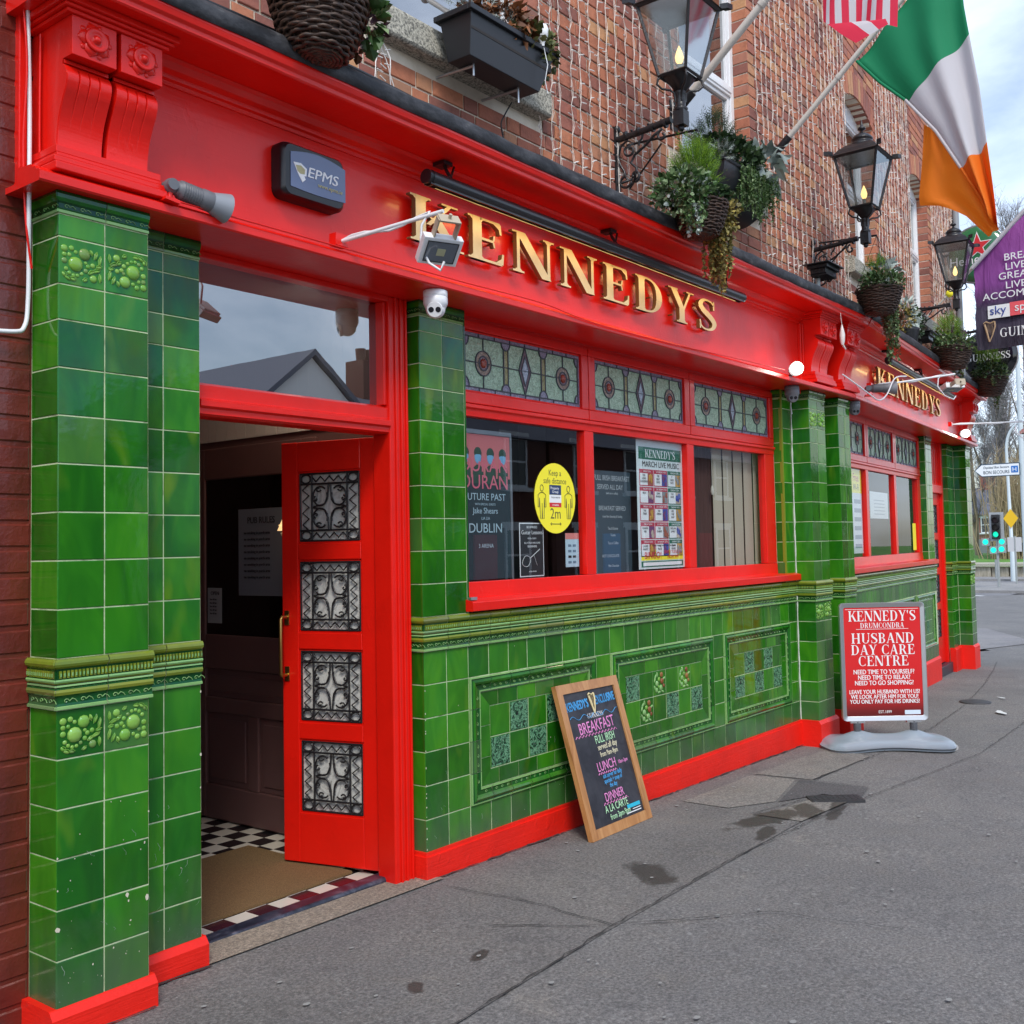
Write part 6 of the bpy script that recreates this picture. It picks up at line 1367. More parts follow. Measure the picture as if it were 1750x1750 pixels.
basket(B2 @ Matrix.Translation((2.86, -.52, 3.25)), 'wicker basket with lime fronds hanging below the third lantern', {
    'clumps': [('ivy', IVY, (-.05, -.03, .24), (.24, .20, .10), 420, .034, .1), ('frond', FERN, (-.10, .0, .38), (.10, .10, .14), 160, .11, 1.1), ('ivy', PURP, (.16, .0, .32), (.16, .13, .13), 220, .035, .1), ('frond', SILV, (.2, 0, .42), (.12, .10, .10), 90, .07, .5)],
    'trails': [('ivy', IVY, .0, .3, -.05, .2, 12, .30, .028)]}, .20, .10, .22, 5, .45, .50)
basket(B2 @ Matrix.Translation((5.25, -.52, 3.23)), 'farthest wicker basket in front of the black round sign', {
    'clumps': [('ivy', IVY, (0, -.03, .26), (.30, .22, .12), 480, .038, .1), ('frond', FERN, (-.04, .0, .42), (.08, .10, .18), 160, .13, 1.1), ('ivy', PURP, (.12, .0, .32), (.20, .16, .10), 200, .035, .1), ('ivy', HEB, (-.1, 0, .3), (.22, .18, .12), 200, .04, 0)],
    'trails': [('ivy', IVY, .18, .38, -.05, .22, 14, .36, .03), ('ivy', IVY, -.3, -.1, -.05, .22, 6, .2, .03)]}, .22, .11, .22, 6, .45, .50)
# extra ivy tumbling over the cornice of the farther bay
def shrub(M_, lab, rec, sd, name='potted_plant', group='plants standing on the cornice'):
    r_ = empty(name, (0, 0, 0), 0, lab, 'plant', group); r_.matrix_basis = M_; rr = random.Random(sd); groups = {}; st = MB()
    p = MB(); p.lathe([(.09, 0), (.13, .16), (.13, .18), (.001, .17)], 16); p.build('pot', BLACKP, r_)
    for (kind, mt, c, rad, n, s_, up_) in rec['clumps']: g = groups.setdefault(mt.name, (MB(), mt)); clump(g[0], c, rad, n, kind, s_, rr, up_)
    for (kind, mt, x0, x1, y, z, k, ln, s_) in rec.get('trails', []):
        g = groups.setdefault(mt.name, (MB(), mt))
        for _ in range(k): trail(g[0], st, (rr.uniform(x0, x1), rr.gauss(y, .03), z), int(ln / .014), ln * rr.uniform(.5, 1.1), kind, s_, rr, .02)
    for nm, (g, mt) in groups.items(): g.build('foliage', mt, r_, kind='stuff')
    if st.v: st.build('stem', STEM, r_)
shrub(B2 @ Matrix.Translation((.72, -.26, 3.40)), 'straggly ivy pot on the cornice with trails falling over the red fascia', {'clumps': [('ivy', RUST, (0, 0, .2), (.26, .14, .12), 200, .03, 0), ('ivy', IVY, (-.1, 0, .18), (.22, .12, .10), 200, .03, 0)], 'trails': [('ivy', IVY, -.35, -.1, -.19, .1, 12, .52, .03), ('ivy', RUST, -.2, .3, -.16, .15, 8, .2, .026)]}, 9)
shrub(B2 @ Matrix.Translation((2.2, -.20, 3.42)), 'bushy pot of silver and green leaves on the farther cornice behind the third lantern', {'clumps': [('curl', SILV, (0, 0, .34), (.2, .14, .14), 70, .08, .2), ('ivy', HEB, (.1, 0, .25), (.30, .16, .16), 300, .04, .2), ('ivy', GOLDL, (-.3, 0, .25), (.25, .15, .14), 160, .03, 0)]}, 10)
shrub(B2 @ Matrix.Translation((4.1, -.22, 3.42)), 'dark shrub pot near the far end of the cornice', {'clumps': [('ivy', HEB, (0, 0, .25), (.36, .2, .2), 420, .045, .2), ('ivy', RUST, (0, 0, .4), (.25, .14, .12), 120, .03, .3)]}, 11)
# window box in front of the left upper window
TROUGH = mat('black_plastic_trough', (.014, .016, .02), .4)
wb = empty('window_box', (.37, -.22, 3.77), 0, 'black plastic window box with red autumn leaves and a big white bulb', 'window box')
a = MB(); b0 = [(-.30, -.07), (.23, -.07), (.23, .07), (-.30, .07)]; t0 = [(-.32, -.10), (.32, -.10), (.32, .10), (-.32, .10)]
vs = [(x, y, 0) for x, y in b0] + [(x, y, .20) for x, y in t0]; a.add(vs, [(3, 2, 1, 0)] + [(k, (k + 1) % 4, 4 + (k + 1) % 4, 4 + k) for k in range(4)])
for (x0, x1, y0, y1) in ((-.345, .345, -.12, -.10), (-.345, .345, .10, .12), (-.345, -.325, -.0995, .0995), (.325, .345, -.0995, .0995)): a.box(x0, x1, y0, y1, .195, .222)
a.build('trough', TROUGH, wb, bevel=.003); a = MB(); a.box(-.31, .31, -.09, .09, .12, .16); a.build('soil', flat('soil', (.02, .014, .01)), wb)
a = MB(); rr = random.Random(5); clump(a, (.05, 0, .28), (.30, .12, .10), 420, 'curl', .06, rr, .4); a.build('foliage', RUST, wb, kind='stuff')
a = MB(); clump(a, (.22, -.02, .25), (.16, .13, .11), 260, 'ivy', .042, rr, .2); clump(a, (.30, -.06, .2), (.06, .08, .14), 60, 'ivy', .04, rr, -.2); a.build('foliage', leafmat('olive_leaf', (.10, .12, .03), (.24, .22, .08)), wb, kind='stuff')
a = MB(); clump(a, (-.14, 0, .30), (.22, .10, .10), 120, 'frond', .08, rr, .6); a.build('foliage', SILV, wb, kind='stuff')
a = MB(); a.lathe([(.010, -.02), (.013, 0), (.030, .03), (.036, .06), (.026, .088), (.001, .10)], 16, (.205, -.115, .235)); a.tube([(.21, -.12, .21), (.22, -.135, .12), (.215, -.12, .04), (.235, -.12, -.02)], .0022, 5); a.build('festoon_bulb', mat('white_bulb', (.85, .87, .88), .25), wb)
a = MB(); a.tube([(-.22, -.02, .0), (-.22, -.02, -.06)], .006, 6); a.tube([(.12, -.02, .0), (.12, -.02, -.08)], .006, 6); a.tube([(-.22, -.02, -.01), (-.22, .22, .0)], .008, 6); a.tube([(.12, -.02, -.01), (.12, .22, .0)], .008, 6); a.build('support', mat('galv_steel', (.5, .52, .54), .4, metal=.8), wb)
# manger below the next window
mg = empty('wall_manger', (2.98, -.02, 3.745), 0, 'black half-round wall planter with silver leaves under the second upper window', 'window box')
a = MB(); pr = [(0, 0)] + [(-.26 * math.sin(R(t)), .28 - .28 * math.cos(R(t))) for t in range(0, 91, 5)] + [(0, .28)]
a.prism(pr, -.34, .36, 'x', 0, True); a.tube([(-.35, 0, .28), (-.35, -.265, .28), (.37, -.265, .28), (.37, 0, .28)], .010, 6); a.build('trough', TROUGH, mg, bevel=.002)
rr = random.Random(8)
for (kind, mt, c, rad, n, s_, up_) in (('frond', HEB, (-.15, -.10, .50), (.18, .13, .14), 220, .10, .9), ('curl', SILV, (.34, -.22, .42), (.16, .10, .10), 46, .14, .1), ('ivy', HEB, (.0, -.14, .40), (.38, .18, .12), 700, .045, .3), ('frond', SILV, (-.36, -.26, .30), (.10, .06, .06), 60, .07, .2), ('ivy', IVY, (.1, -.15, .42), (.2, .12, .1), 200, .035, .5), ('needle', FERN, (.5, -.1, .36), (.14, .1, .12), 160, .05, -.2)):
    a = MB(); clump(a, c, rad, n, kind, s_, rr, up_); a.build('foliage', mt, mg, kind='stuff')
a = MB(); st = MB()
for _ in range(90): trail(a, st, (rr.uniform(-.12, .38), -.275 + rr.gauss(0, .02), .30), 24, rr.uniform(.12, .36), 'oval' if _ % 3 else 'needle', .028, rr, .012)
a.build('foliage', IVY, mg, kind='stuff'); st.build('stem', leafmat('green_stem', (.06, .12, .02), (.12, .2, .05)), mg)

# ---------------------------------------------------------------- icicle light strings over the brick
ICW = mat('white_light_wire', (.82, .77, .70), .5); ICB = mat('clear_light_bulb', (.85, .82, .78), .3)
def strand_mesh(sd, ln):
    rr = random.Random(sd); a = MB(); n = int(ln / .055); pts = [(rr.gauss(0, .004), rr.gauss(0, .002), ln - ln * k / n) for k in range(n + 1)]
    a.tube(pts, .0026, 3, 0, False, False)
    for k in range(0, n):
        if rr.random() < .78:
            p = Vector(pts[k]); sg = rr.choice((-1, 1)); d = Vector((sg * rr.uniform(.6, 1), rr.uniform(-.5, .1), rr.uniform(-.25, .35))).normalized()
            a.tube([p, p + d * .012, p + d * .034, p + d * .040], [.003, .0040, .0034, .001], 4, 1, False, False)
    pts2 = [(x + .010 * math.sin(z * 30 + sd), y - .004, z) for x, y, z in pts]; a.tube(pts2, .0018, 3, 0, False, False)
    return a.mesh('light_strand', [ICW, ICB])
ic1 = empty('curtain_lights', (1.0, -.02, 3.45), 0, 'curtain of white icicle fairy lights over the near brickwork', 'fairy lights', 'icicle lights'); ic2 = empty('curtain_lights', (0, 0, 0), 0, 'curtain of white icicle fairy lights over the farther brickwork', 'fairy lights', 'icicle lights'); ic2.matrix_basis = B2 @ Matrix.Translation((0, -.02, 3.45))
SM = {}
rr = random.Random(6)
def strands(par, xs, wins, off, zt):
    for x in xs:
        top = zt; z0 = 0
        for wd in wins:
            if wd[0] - .02 < x + off < wd[1] + .02: z0 = None
        if z0 is None: continue
        k = (rr.randrange(4), top); 
        if k not in SM: SM[k] = strand_mesh(k[0] + int(top * 10), top)
        link('strand', SM[k], par, Matrix.Translation((x + rr.uniform(-.015, .015), rr.uniform(-.01, 0), rr.uniform(-.03, .05))))
strands(ic1, [-.05 + i * .098 for i in range(40)], [W1], 1.0, 2.9)
strands(ic2, [.06 + i * .105 for i in range(57)], [W2, W3], 0, 4.2)
a = MB()
for _ in range(3): 
    p = Vector((-.265 + rr.gauss(0, .01), -.03, 3.80)); q = [p]
    for k in range(9): p = p + Vector((rr.gauss(.003, .012), rr.gauss(0, .006), -.038)); q.append(p)
    a.tube(q, .003, 4)
for k in range(16): p = Vector((-.26 + rr.gauss(0, .02), -.035, 3.78 - k * .022)); a.tube([p, p + Vector((rr.choice((-1, 1)) * .035, 0, rr.gauss(0, .01)))], .0035, 4)
a.build('light_bundle', ICB, None, 'tangled bundle of white fairy lights hanging just right of the big top-left basket', 'fairy lights')
a = MB(); p = Vector((4.22, -.36, 3.20)); 
a.tube([(4.33, -.385, 3.24), (4.32, -.39, 3.20), (4.31, -.40, 3.14)], .002, 4); a.lathe([(.004, 0), (.012, -.03), (.022, -.08), (.018, -.13), (.010, -.16)], 10, (4.31, -.40, 3.14)); a.tube([(4.31, -.40, 2.99), (4.325, -.41, 2.96), (4.345, -.41, 2.95)], .007, 6); a.build('plastic_bag', mat('white_plastic_bag', (.7, .66, .62), .4), None, 'small twisted white plastic bundle hanging in front of the first double console', 'plastic bag')

# ---------------------------------------------------------------- flags
def clothmat(name, col, sheer=.35):
    m_ = mat(name, col, .75); t = m_.node_tree; p = PB(m_); tl_ = t.nodes.new('ShaderNodeBsdfTranslucent'); tl_.inputs[0].default_value = (*col, 1); mi = t.nodes.new('ShaderNodeMixShader'); mi.inputs[0].default_value = sheer
    o = [n for n in t.nodes if n.type == 'OUTPUT_MATERIAL'][0]; L(m_, p.outputs[0], mi.inputs[1]); L(m_, tl_.outputs[0], mi.inputs[2]); L(m_, mi.outputs[0], o.inputs[0])
    L(m_, bump(m_, noise(m_, 14, 4, .5, wpos(m_)), .12, .01), p.inputs['Normal']); return m_
FG, FW, FO, FR_, FB_ = clothmat('flag_green', (.01, .30, .13)), clothmat('flag_white', (.70, .69, .72)), clothmat('flag_orange', (.90, .22, .01)), clothmat('flag_red', (.80, .03, .08)), clothmat('flag_blue', (.03, .05, .22))
def interp(pts, n):
    P_ = [Vector(p) for p in pts]; seg = [(P_[i + 1] - P_[i]).length for i in range(len(P_) - 1)]; tot = sum(seg); out_ = []
    for k in range(n + 1):
        d = tot * k / n; i = 0
        while i < len(seg) - 1 and d > seg[i]: d -= seg[i]; i += 1
        out_.append(P_[i].lerp(P_[i + 1], min(1, d / seg[i])))
    return out_
POLEM = mat('white_flagpole', (.62, .58, .52), .45)
def pole(par, a_, b_, r0=.022, r1=.018):
    a = MB(); a_, b_ = Vector(a_), Vector(b_); a.tube([a_, b_], [r0, r1], 12); a.ball(b_, r1 * 1.9, 10); m_ = a_.lerp(b_, .33); a.tube([m_, m_ + (b_ - a_).normalized() * .03], r0 * 1.15, 12)
    o = a.build('pole', POLEM, par); b = MB(); d = (b_ - a_).normalized(); b.tube([a_ - d * .05, a_ + d * .16], r0 * 1.35, 12); b.box(a_.x - .05, a_.x + .05, -.012, 0, a_.z - .13, a_.z + .07); b.build('wall_socket', IRON, par); return o
irish = empty('flag', (0, 0, 0), 0, 'large green white and orange tricolour hanging from a slanted pole', 'flag')
pole(irish, (4.0, -.03, 4.51), (4.0, -1.62, 5.885))
Lp = [(4.0, -.714, 5.047), (4.0, -.884, 4.832), (4.0, -1.064, 4.649), (4.0, -1.271, 4.364), (4.0, -1.433, 4.056), (4.0, -1.569, 3.787), (4.0, -1.603, 3.676)]
Up = [(4.0, -1.44, 5.70), (4.0, -1.50, 5.45), (4.0, -1.49, 5.259), (4.0, -1.524, 5.002), (4.0, -1.579, 4.598), (4.0, -1.613, 4.2), (4.0, -1.648, 3.832), (4.0, -1.668, 3.56)]
L1 = interp(Lp[:3], 10) + interp(Lp[2:5], 10)[1:] + interp(Lp[4:], 6)[1:]; U1 = interp(Up[:4], 10) + interp(Up[3:6], 10)[1:] + interp(Up[5:], 6)[1:]
a = MB(); nv = 22
def wave(p, s_, t):
    p = p.copy(); p.x += .045 * math.sin(t * 7.5 + s_ * 3.0) * (.35 + s_) + .02 * math.sin(t * 15 + s_ * 6) ; return p
grid = [[wave(L1[i].lerp(U1[i], j / nv), i / 26, j / nv) for j in range(nv + 1)] for i in range(27)]
for i in range(26):
    mi = 0 if i < 10 else (1 if i < 20 else 2)
    for j in range(nv): a.add([grid[i][j], grid[i][j + 1], grid[i + 1][j + 1], grid[i + 1][j]], [(0, 1, 2, 3)], mi, True)
me = a.mesh('cloth', [FG, FW, FO]); bmm = bmesh.new(); bmm.from_mesh(me); bmesh.ops.remove_doubles(bmm, verts=bmm.verts, dist=.0002); bmm.to_mesh(me); bmm.free()
o = bpy.data.objects.new('cloth', me); COL.objects.link(o); o.parent = irish
so = o.modifiers.new('solid', 'SOLIDIFY'); so.thickness = .0015
hm = MB(); hm.tube([Vector((p.x - .012, p.y, p.z)) for p in L1[:11]], .011, 6, 0); hm.tube([Vector((p.x - .012, p.y, p.z)) for p in L1[10:21]], .011, 6, 1); hm.tube([Vector((p.x - .012, p.y, p.z)) for p in L1[20:]], .010, 6, 2); hm.build('rolled_hem', [FG, FW, FO], irish)
# folded back part of the orange fly
fp = [[(4.07, -1.165, 4.470), (4.05, -1.27, 4.37)], [(4.10, -1.125, 4.187), (4.04, -1.36, 4.20)], [(4.10, -1.105, 4.03), (4.03, -1.43, 4.05)], [(4.10, -1.093, 3.889), (4.03, -1.50, 3.90)], [(4.09, -1.267, 3.843), (4.03, -1.57, 3.78)], [(4.08, -1.426, 3.741), (4.02, -1.61, 3.69)], [(4.06, -1.578, 3.555), (4.02, -1.660, 3.585)]]
A_ = interp([f[0] for f in fp], 16); B_3 = interp([f[1] for f in fp], 16); a = MB(); g2 = [[A_[i].lerp(B_3[i], j / 10) + Vector((.018 * math.sin(j * .9 + i * .4), 0, 0)) for j in range(11)] for i in range(17)]
for i in range(16):
    for j in range(10): a.add([g2[i][j], g2[i][j + 1], g2[i + 1][j + 1], g2[i + 1][j]], [(0, 1, 2, 3)], 0, True)
me = a.mesh('cloth', [FO]); bmm = bmesh.new(); bmm.from_mesh(me); bmesh.ops.remove_doubles(bmm, verts=bmm.verts, dist=.0002); bmm.to_mesh(me); bmm.free(); o = bpy.data.objects.new('cloth', me); COL.objects.link(o); o.parent = irish
us = empty('flag', (0, 0, 0), 0, 'red and white striped flag hanging at the top edge beside the tricolour', 'flag'); pole(us, (2.45, -.03, 4.345), (2.45, -1.95, 5.90), .026, .022)
top_ = interp([(2.45, -1.05, 5.20), (2.45, -1.62, 5.62)], 13); bot_ = interp([(2.44, -1.075, 4.62), (2.46, -1.13, 4.56), (2.47, -1.30, 4.50), (2.48, -1.45, 4.49), (2.49, -1.50, 4.475)], 13); a = MB()
for i in range(13):
    for k in range(12):
        def W_(ii, kk): p = top_[ii].lerp(bot_[ii], kk / 12); return p + Vector((.035 * math.sin(ii * .8 + kk * .25), 0, 0))
        a.add([W_(i, k), W_(i + 1, k), W_(i + 1, k + 1), W_(i, k + 1)], [(0, 1, 2, 3)], (1 if i % 2 else 0) if not (i < 7 and k < 3) else 2, True)
me = a.mesh('cloth', [FR_, FW, FB_]); bmm = bmesh.new(); bmm.from_mesh(me); bmesh.ops.remove_doubles(bmm, verts=bmm.verts, dist=.0002); bmm.to_mesh(me); bmm.free(); o = bpy.data.objects.new('cloth', me); COL.objects.link(o); o.parent = us
fold = interp([(2.40, -1.12, 4.57), (2.38, -1.21, 4.47), (2.37, -1.30, 4.385)], 8); fb = interp([(2.42, -1.45, 4.50), (2.40, -1.47, 4.49), (2.385, -1.49, 4.445)], 8); a = MB()
for i in range(8):
    for j in range(7): a.add([fold[i].lerp(fb[i], j / 7), fold[i].lerp(fb[i], (j + 1) / 7), fold[i + 1].lerp(fb[i + 1], (j + 1) / 7), fold[i + 1].lerp(fb[i + 1], j / 7)], [(0, 1, 2, 3)], 0 if j < 3 or j == 5 or j == 6 else 1, True)
a.build('cloth', [FR_, FW], us)
# purple banner on its own pole, flat towards the viewer
bn = empty('flag', (0, 0, 0), 0, 'purple and black pub banner with white lettering on a slanted pole', 'banner')
a = MB(); a.tube([(9.12, .18, 4.30), (9.12, -1.9, 6.26)], [.020, .020], 10); a.build('pole', POLEM, bn); a = MB(); a.ball((9.12, .13, 4.345), .045, 10, sc3=(.8, 1, 1)); a.build('pole_cap', PY, bn); a = MB(); a.tube([(9.12, .42, 4.10), (9.12, .14, 4.335)], .010, 8); a.build('wall_socket', POLEM, bn)
BAN = mat('banner_print', (.3, .05, .3), .7); sp_ = N(BAN, 'ShaderNodeSeparateXYZ'); L(BAN, wpos(BAN), sp_.inputs[0])
L(BAN, ramp(BAN, math_(BAN, 'MULTIPLY_ADD', sp_.outputs[2], .75, -2.75), [(.0, (.035, .03, .05)), (.33, (.055, .04, .08)), (.52, (.22, .05, .26)), (1., (.27, .055, .28))]), PB(BAN).inputs['Base Color'])
L(BAN, bump(BAN, noise(BAN, 3.2, 4, .5, vmap(BAN, wpos(BAN), (1, 2.2, .6)), .8), .7, .05), PB(BAN).inputs['Normal'])
a = MB(); cols_ = 26; vs = []
for k in range(cols_ + 1):
    y = -.165 - 1.62 * k / cols_; zt = 4.60 + (-.165 - y) * .945
    for j in range(13): t = j / 12; vs.append((9.10 + .018 * math.sin(k * .6 + j * .5) + .012 * math.sin(j * 1.3 - k * .3), y + .006 * math.sin(j * 2), zt + (3.62 - zt) * t))
a.add(vs, [(13 * k + j, 13 * (k + 1) + j, 13 * (k + 1) + j + 1, 13 * k + j + 1) for k in range(cols_) for j in range(12)], 0, True); a.build('cloth', BAN, bn)
a = MB(); a.tube([(9.075, -.15, 4.59), (9.075, -1.79, 6.13)], .026, 6); a.build('pole_sleeve', FW, bn)
BM = lambda y, z: Matrix.Translation((9.062, y, z)) @ Matrix.Rotation(-PI / 2, 4, 'Z') @ UP
for t, z in (('BREAKFAST', 4.615), ('LIVE MUSIC', 4.505), ('GREAT FOOD', 4.400), ('LIVE SPORT', 4.290), ('ACCOMMODATION', 4.185)): sans(t, .115, BM(-.83, z), PW, bn, align='CENTER', sx=1.08, ext=.002)
a = MB(); a.box(9.062, 9.066, -.55, -.31, 3.965, 4.115); a.build('logo_panel', PW, bn); a = MB(); a.box(9.061, 9.065, -1.35, -.552, 3.970, 4.125); a.build('logo_panel', flat('sky_red', (.80, .10, .12)), bn)
sans('sky', .14, Matrix.Translation((-.004, 0, 0)) @ BM(-.33, 4.01), flat('navy_text', (.03, .06, .30)), bn, ext=.002); sans('sports', .14, Matrix.Translation((-.004, 0, 0)) @ BM(-.60, 4.015), PW, bn, ext=.002)
a = MB(); serif(a, 'GUINNESS', 0, 0, .105, .002, 0, sx=.95); o = a.build('lettering', PW, bn); o.matrix_basis = Matrix.Translation((9.060, -.43, 3.735)) @ Matrix.Rotation(-PI / 2, 4, 'Z')
def harp(par, M_, s_, m_):
    a = MB(); a.tube([(-.045, 0, .11), (-.03, 0, .05), (-.005, 0, -.07)], [.010, .012, .008], 6); a.tube([(-.055, 0, .12), (-.03, 0, .135), (.01, 0, .115), (.05, 0, .13)], .008, 6); a.tube([(.05, 0, .13), (.055, 0, .08), (.03, 0, .0), (-.002, 0, -.07)], [.010, .009, .007, .006], 6)
    for k in range(6): a.tube([(-.035 + k * .014, 0, .118), (-.028 + k * .010, 0, .02 - .012 * k + .03)], .0016, 3)
    o = a.build('harp_emblem', m_, par); o.matrix_basis = M_ @ Matrix.Scale(s_, 4); return o
HARP = mat('bronze_harp', (.42, .28, .16), .5)
harp(bn, Matrix.Translation((9.06, -.32, 3.78)) @ Matrix.Rotation(-PI / 2, 4, 'Z'), 1.15, HARP)

# ---------------------------------------------------------------- round projecting signs
RSX = Matrix.Rotation(-PI / 2, 4, 'Z')
hs = empty('projecting_sign', (10.2, .07, 5.04), 0, 'round green illuminated sign with a red star hanging behind the farther lantern', 'pub sign')
a = MB(); prof = [(.001, -.06), (.22, -.055), (.285, -.03), (.30, 0), (.285, .03), (.22, .055), (.001, .06)]
a.lathe([(q[0] * 1.2, q[1]) for q in prof], 40, xf=Matrix.Rotation(PI / 2, 4, 'Y')); a.build('disc', mat('green_sign_plastic', (.02, .16, .06), .12, coat=.6), hs)
a = MB(); a.tube([(.0, .36 * math.cos(2 * PI * k / 36), .36 * math.sin(2 * PI * k / 36)) for k in range(37)], .018, 6); a.build('rim', mat('rim_silver', (.3, .33, .34), .35, metal=.6), hs)
star = [((.165 if k % 2 == 0 else .066) * math.sin(PI * k / 5), (.165 if k % 2 == 0 else .066) * math.cos(PI * k / 5)) for k in range(10)]
a = MB(); a.prism([(-x, z) for x, z in star], -.068, -.0655, 'x'); o = a.build('star', PR, hs); o.location = (0, -.02, .085); a = MB(); a.prism([(-x * 1.16, z * 1.16) for x, z in star], -.0652, -.060, 'x'); o = a.build('star', PW, hs); o.location = (0, -.02, .085)
sans('Heineken', .165, Matrix.Translation((-.066, .33, -.13)) @ RSX @ UP, PW, hs, sx=.95, ext=.002); a = MB(); a.tube([(0, .28, .05), (0, .62, .05)], .02, 8); a.build('arm', IRON, hs)
gs = empty('projecting_sign', (11.5, .30, 3.93), 0, 'round black sign with white GUINNESS lettering behind the farthest basket', 'pub sign')
a = MB(); a.lathe([(q[0] * 1.24, q[1]) for q in prof], 40, xf=Matrix.Rotation(PI / 2, 4, 'Y')); a.build('disc', mat('black_sign_plastic', (.008, .008, .010), .12, coat=.6), gs); a = MB(); a.tube([(.0, .372 * math.cos(2 * PI * k / 36), .372 * math.sin(2 * PI * k / 36)) for k in range(37)], .014, 6); a.build('rim', ALU, gs)
a = MB(); serif(a, 'GUINNESS', 0, 0, .098, .002, 0, sx=.95, center=True); o = a.build('lettering', PW, gs); o.matrix_basis = Matrix.Translation((-.080, 0, -.06)) @ RSX
harp(gs, Matrix.Translation((-.08, 0, .13)) @ RSX, 1.2, HARP); a = MB(); a.tube([(0, .36, .1), (0, .5, .1)], .02, 8); a.build('arm', IRON, gs)
# ================================================================ boards on the pavement
WOODM = mat('varnished_pine', (.42, .19, .06), .4, coat=.25); _o = opos(WOODM)
L(WOODM, ramp(WOODM, noise(WOODM, 5, 5, .6, vmap(WOODM, _o, (3, 3, .6)), 1.2), [(.3, (.30, .12, .035)), (.5, (.46, .21, .07)), (.7, (.56, .29, .11))]), PB(WOODM).inputs['Base Color'])
bl_, br_ = Vector((.945, -.262, GROUND(.945))), Vector((1.572, -.236, GROUND(1.57))); tl2, tr2 = Vector((1.005, -.032, .702)), Vector((1.600, -.030, .698))
ex = (br_ - bl_); wd_ = ex.length; ex.normalize(); ez_ = (tl2 - bl_); hh = ez_.length; ez_ = (ez_ - ex * ez_.dot(ex)).normalized(); ey_ = ez_.cross(ex)
CBM = Matrix((ex, ey_, ez_)).transposed().to_4x4(); CBM.translation = bl_
cb = empty('chalkboard', (0, 0, 0), 0, 'wood-framed black chalkboard menu leaning against the tiled wall', 'chalkboard'); cb.matrix_basis = CBM
fw = .052
for (name_, poly) in (('frame', [(0, 0), (wd_, 0), (wd_ - fw, fw), (fw, fw)]), ('frame', [(wd_, 0.0), (wd_, hh), (wd_ - fw, hh - fw), (wd_ - fw, fw)]), ('frame', [(wd_, hh), (0, hh), (fw, hh - fw), (wd_ - fw, hh - fw)]), ('frame', [(0, hh), (0, 0), (fw, fw), (fw, hh - fw)])):
    a = MB(); a.prism(poly, -.012, .016, 'y'); a.build(name_, WOODM, cb, bevel=.003)
CHB = mat('chalkboard_black', (.018, .018, .024), .45); L(CHB, ramp(CHB, noise(CHB, 6, 6, .7, wpos(CHB), 1.), [(.4, (.012, .012, .018)), (.7, (.045, .045, .055))]), PB(CHB).inputs['Base Color'])
a = MB(); a.box(fw - .002, wd_ - fw + .002, -.002, .006, fw - .002, hh - fw + .002); a.build('board', CHB, cb)
CPK, CWH, CGR, CCR, CBL = (flat('chalk_pink', (.75, .26, .55), .8), flat('chalk_white', (.78, .78, .74), .8), flat('chalk_green', (.45, .75, .45), .8), flat('chalk_cream', (.75, .70, .48), .8), flat('chalk_blue', (.08, .38, .75), .8))
def chalk(t, s_, x, z, m_, sx_=.72, tilt=1.5, al='CENTER'):
    o = sans(t, s_, Matrix.Translation((x, -.0035, z)) @ Matrix.Rotation(R(-tilt), 4, 'Y') @ UP, m_, cb, 'chalk_lettering', al, .0005, sx_); return o
cx = wd_ / 2
a = MB()
def ctext(t, s_, x, z, m_, sx_=.72): chalk(t, s_, x, z, m_, sx_)
ctext("KENNEDY'S", .068, cx - .14, hh - .145, CBL, .62); ctext('EXCLUSIVE', .068, cx + .145, hh - .135, CBL, .62)
ctext("KENNEDY'S", .066, cx - .142, hh - .147, CBL, .63); ctext('EXCLUSIVE', .066, cx + .143, hh - .137, CBL, .63)
harp(cb, Matrix.Translation((cx + .01, -.006, hh - .145)), .55, flat('harp_cream', (.72, .60, .32)))
a = MB(); serif(a, 'GUINNESS', cx + .01, hh - .205, .026, .0005, -.003, center=True); a.build('lettering', PW, cb)
ctext('BREAKFAST', .088, cx - .0, hh - .278, CPK, .80); ctext('FULL IRISH', .062, cx + .05, hh - .345, CGR, .70); ctext('served all day', .046, cx + .055, hh - .382, CCR, .80); ctext('from 9am-9pm', .040, cx + .055, hh - .420, CCR, .76)
ctext('LUNCH', .070, cx + .0, hh - .492, CPK, .82); ctext('10am-3pm', .030, cx + .17, hh - .482, CPK, .8)
ctext('ask server for daily', .034, cx + .035, hh - .532, CBL, .75); ctext('specials + soup of', .034, cx + .03, hh - .560, CBL, .75); ctext('the day', .034, cx + .02, hh - .588, CBL, .75)
ctext('DINNER', .066, cx + .005, hh - .652, CPK, .82); ctext('A LA CARTE', .056, cx + .0, hh - .708, CGR, .78); ctext('from 3pm-9pm', .044, cx + .02, hh - .750, CGR, .78)
a = MB()
def wav(x0, x1, z, n, am, m_=0): a.tube([(x0 + (x1 - x0) * k / n, -.004, z + (am if k % 2 else -am)) for k in range(n + 1)], .0022, 4, m_, False)
wav(fw + .03, cx + .19, hh - .292, 26, .006); wav(cx - .10, cx + .09, hh - .506, 16, .005); wav(cx - .12, cx + .13, hh - .664, 16, .006)
a.build('chalk_line', CPK, cb); a = MB()
a.tube([(fw + .02 + (wd_ - 2 * fw - .04) * k / 30, -.004, hh - .19 + .012 * math.sin(k * .9)) for k in range(31)], .0016, 4, 0, False); a.build('chalk_line', CBL, cb)
a = MB(); a.box(cx + .10, cx + .235, -.0035, -.002, .092, .112); a.build('sticker', flat('cyan_sticker', (.02, .45, .62)), cb); a = MB(); a.box(cx + .08, cx + .235, -.0035, -.002, .066, .071); a.box(cx + .15, cx + .235, -.0035, -.002, .080, .084); a.build('sticker', PW, cb)

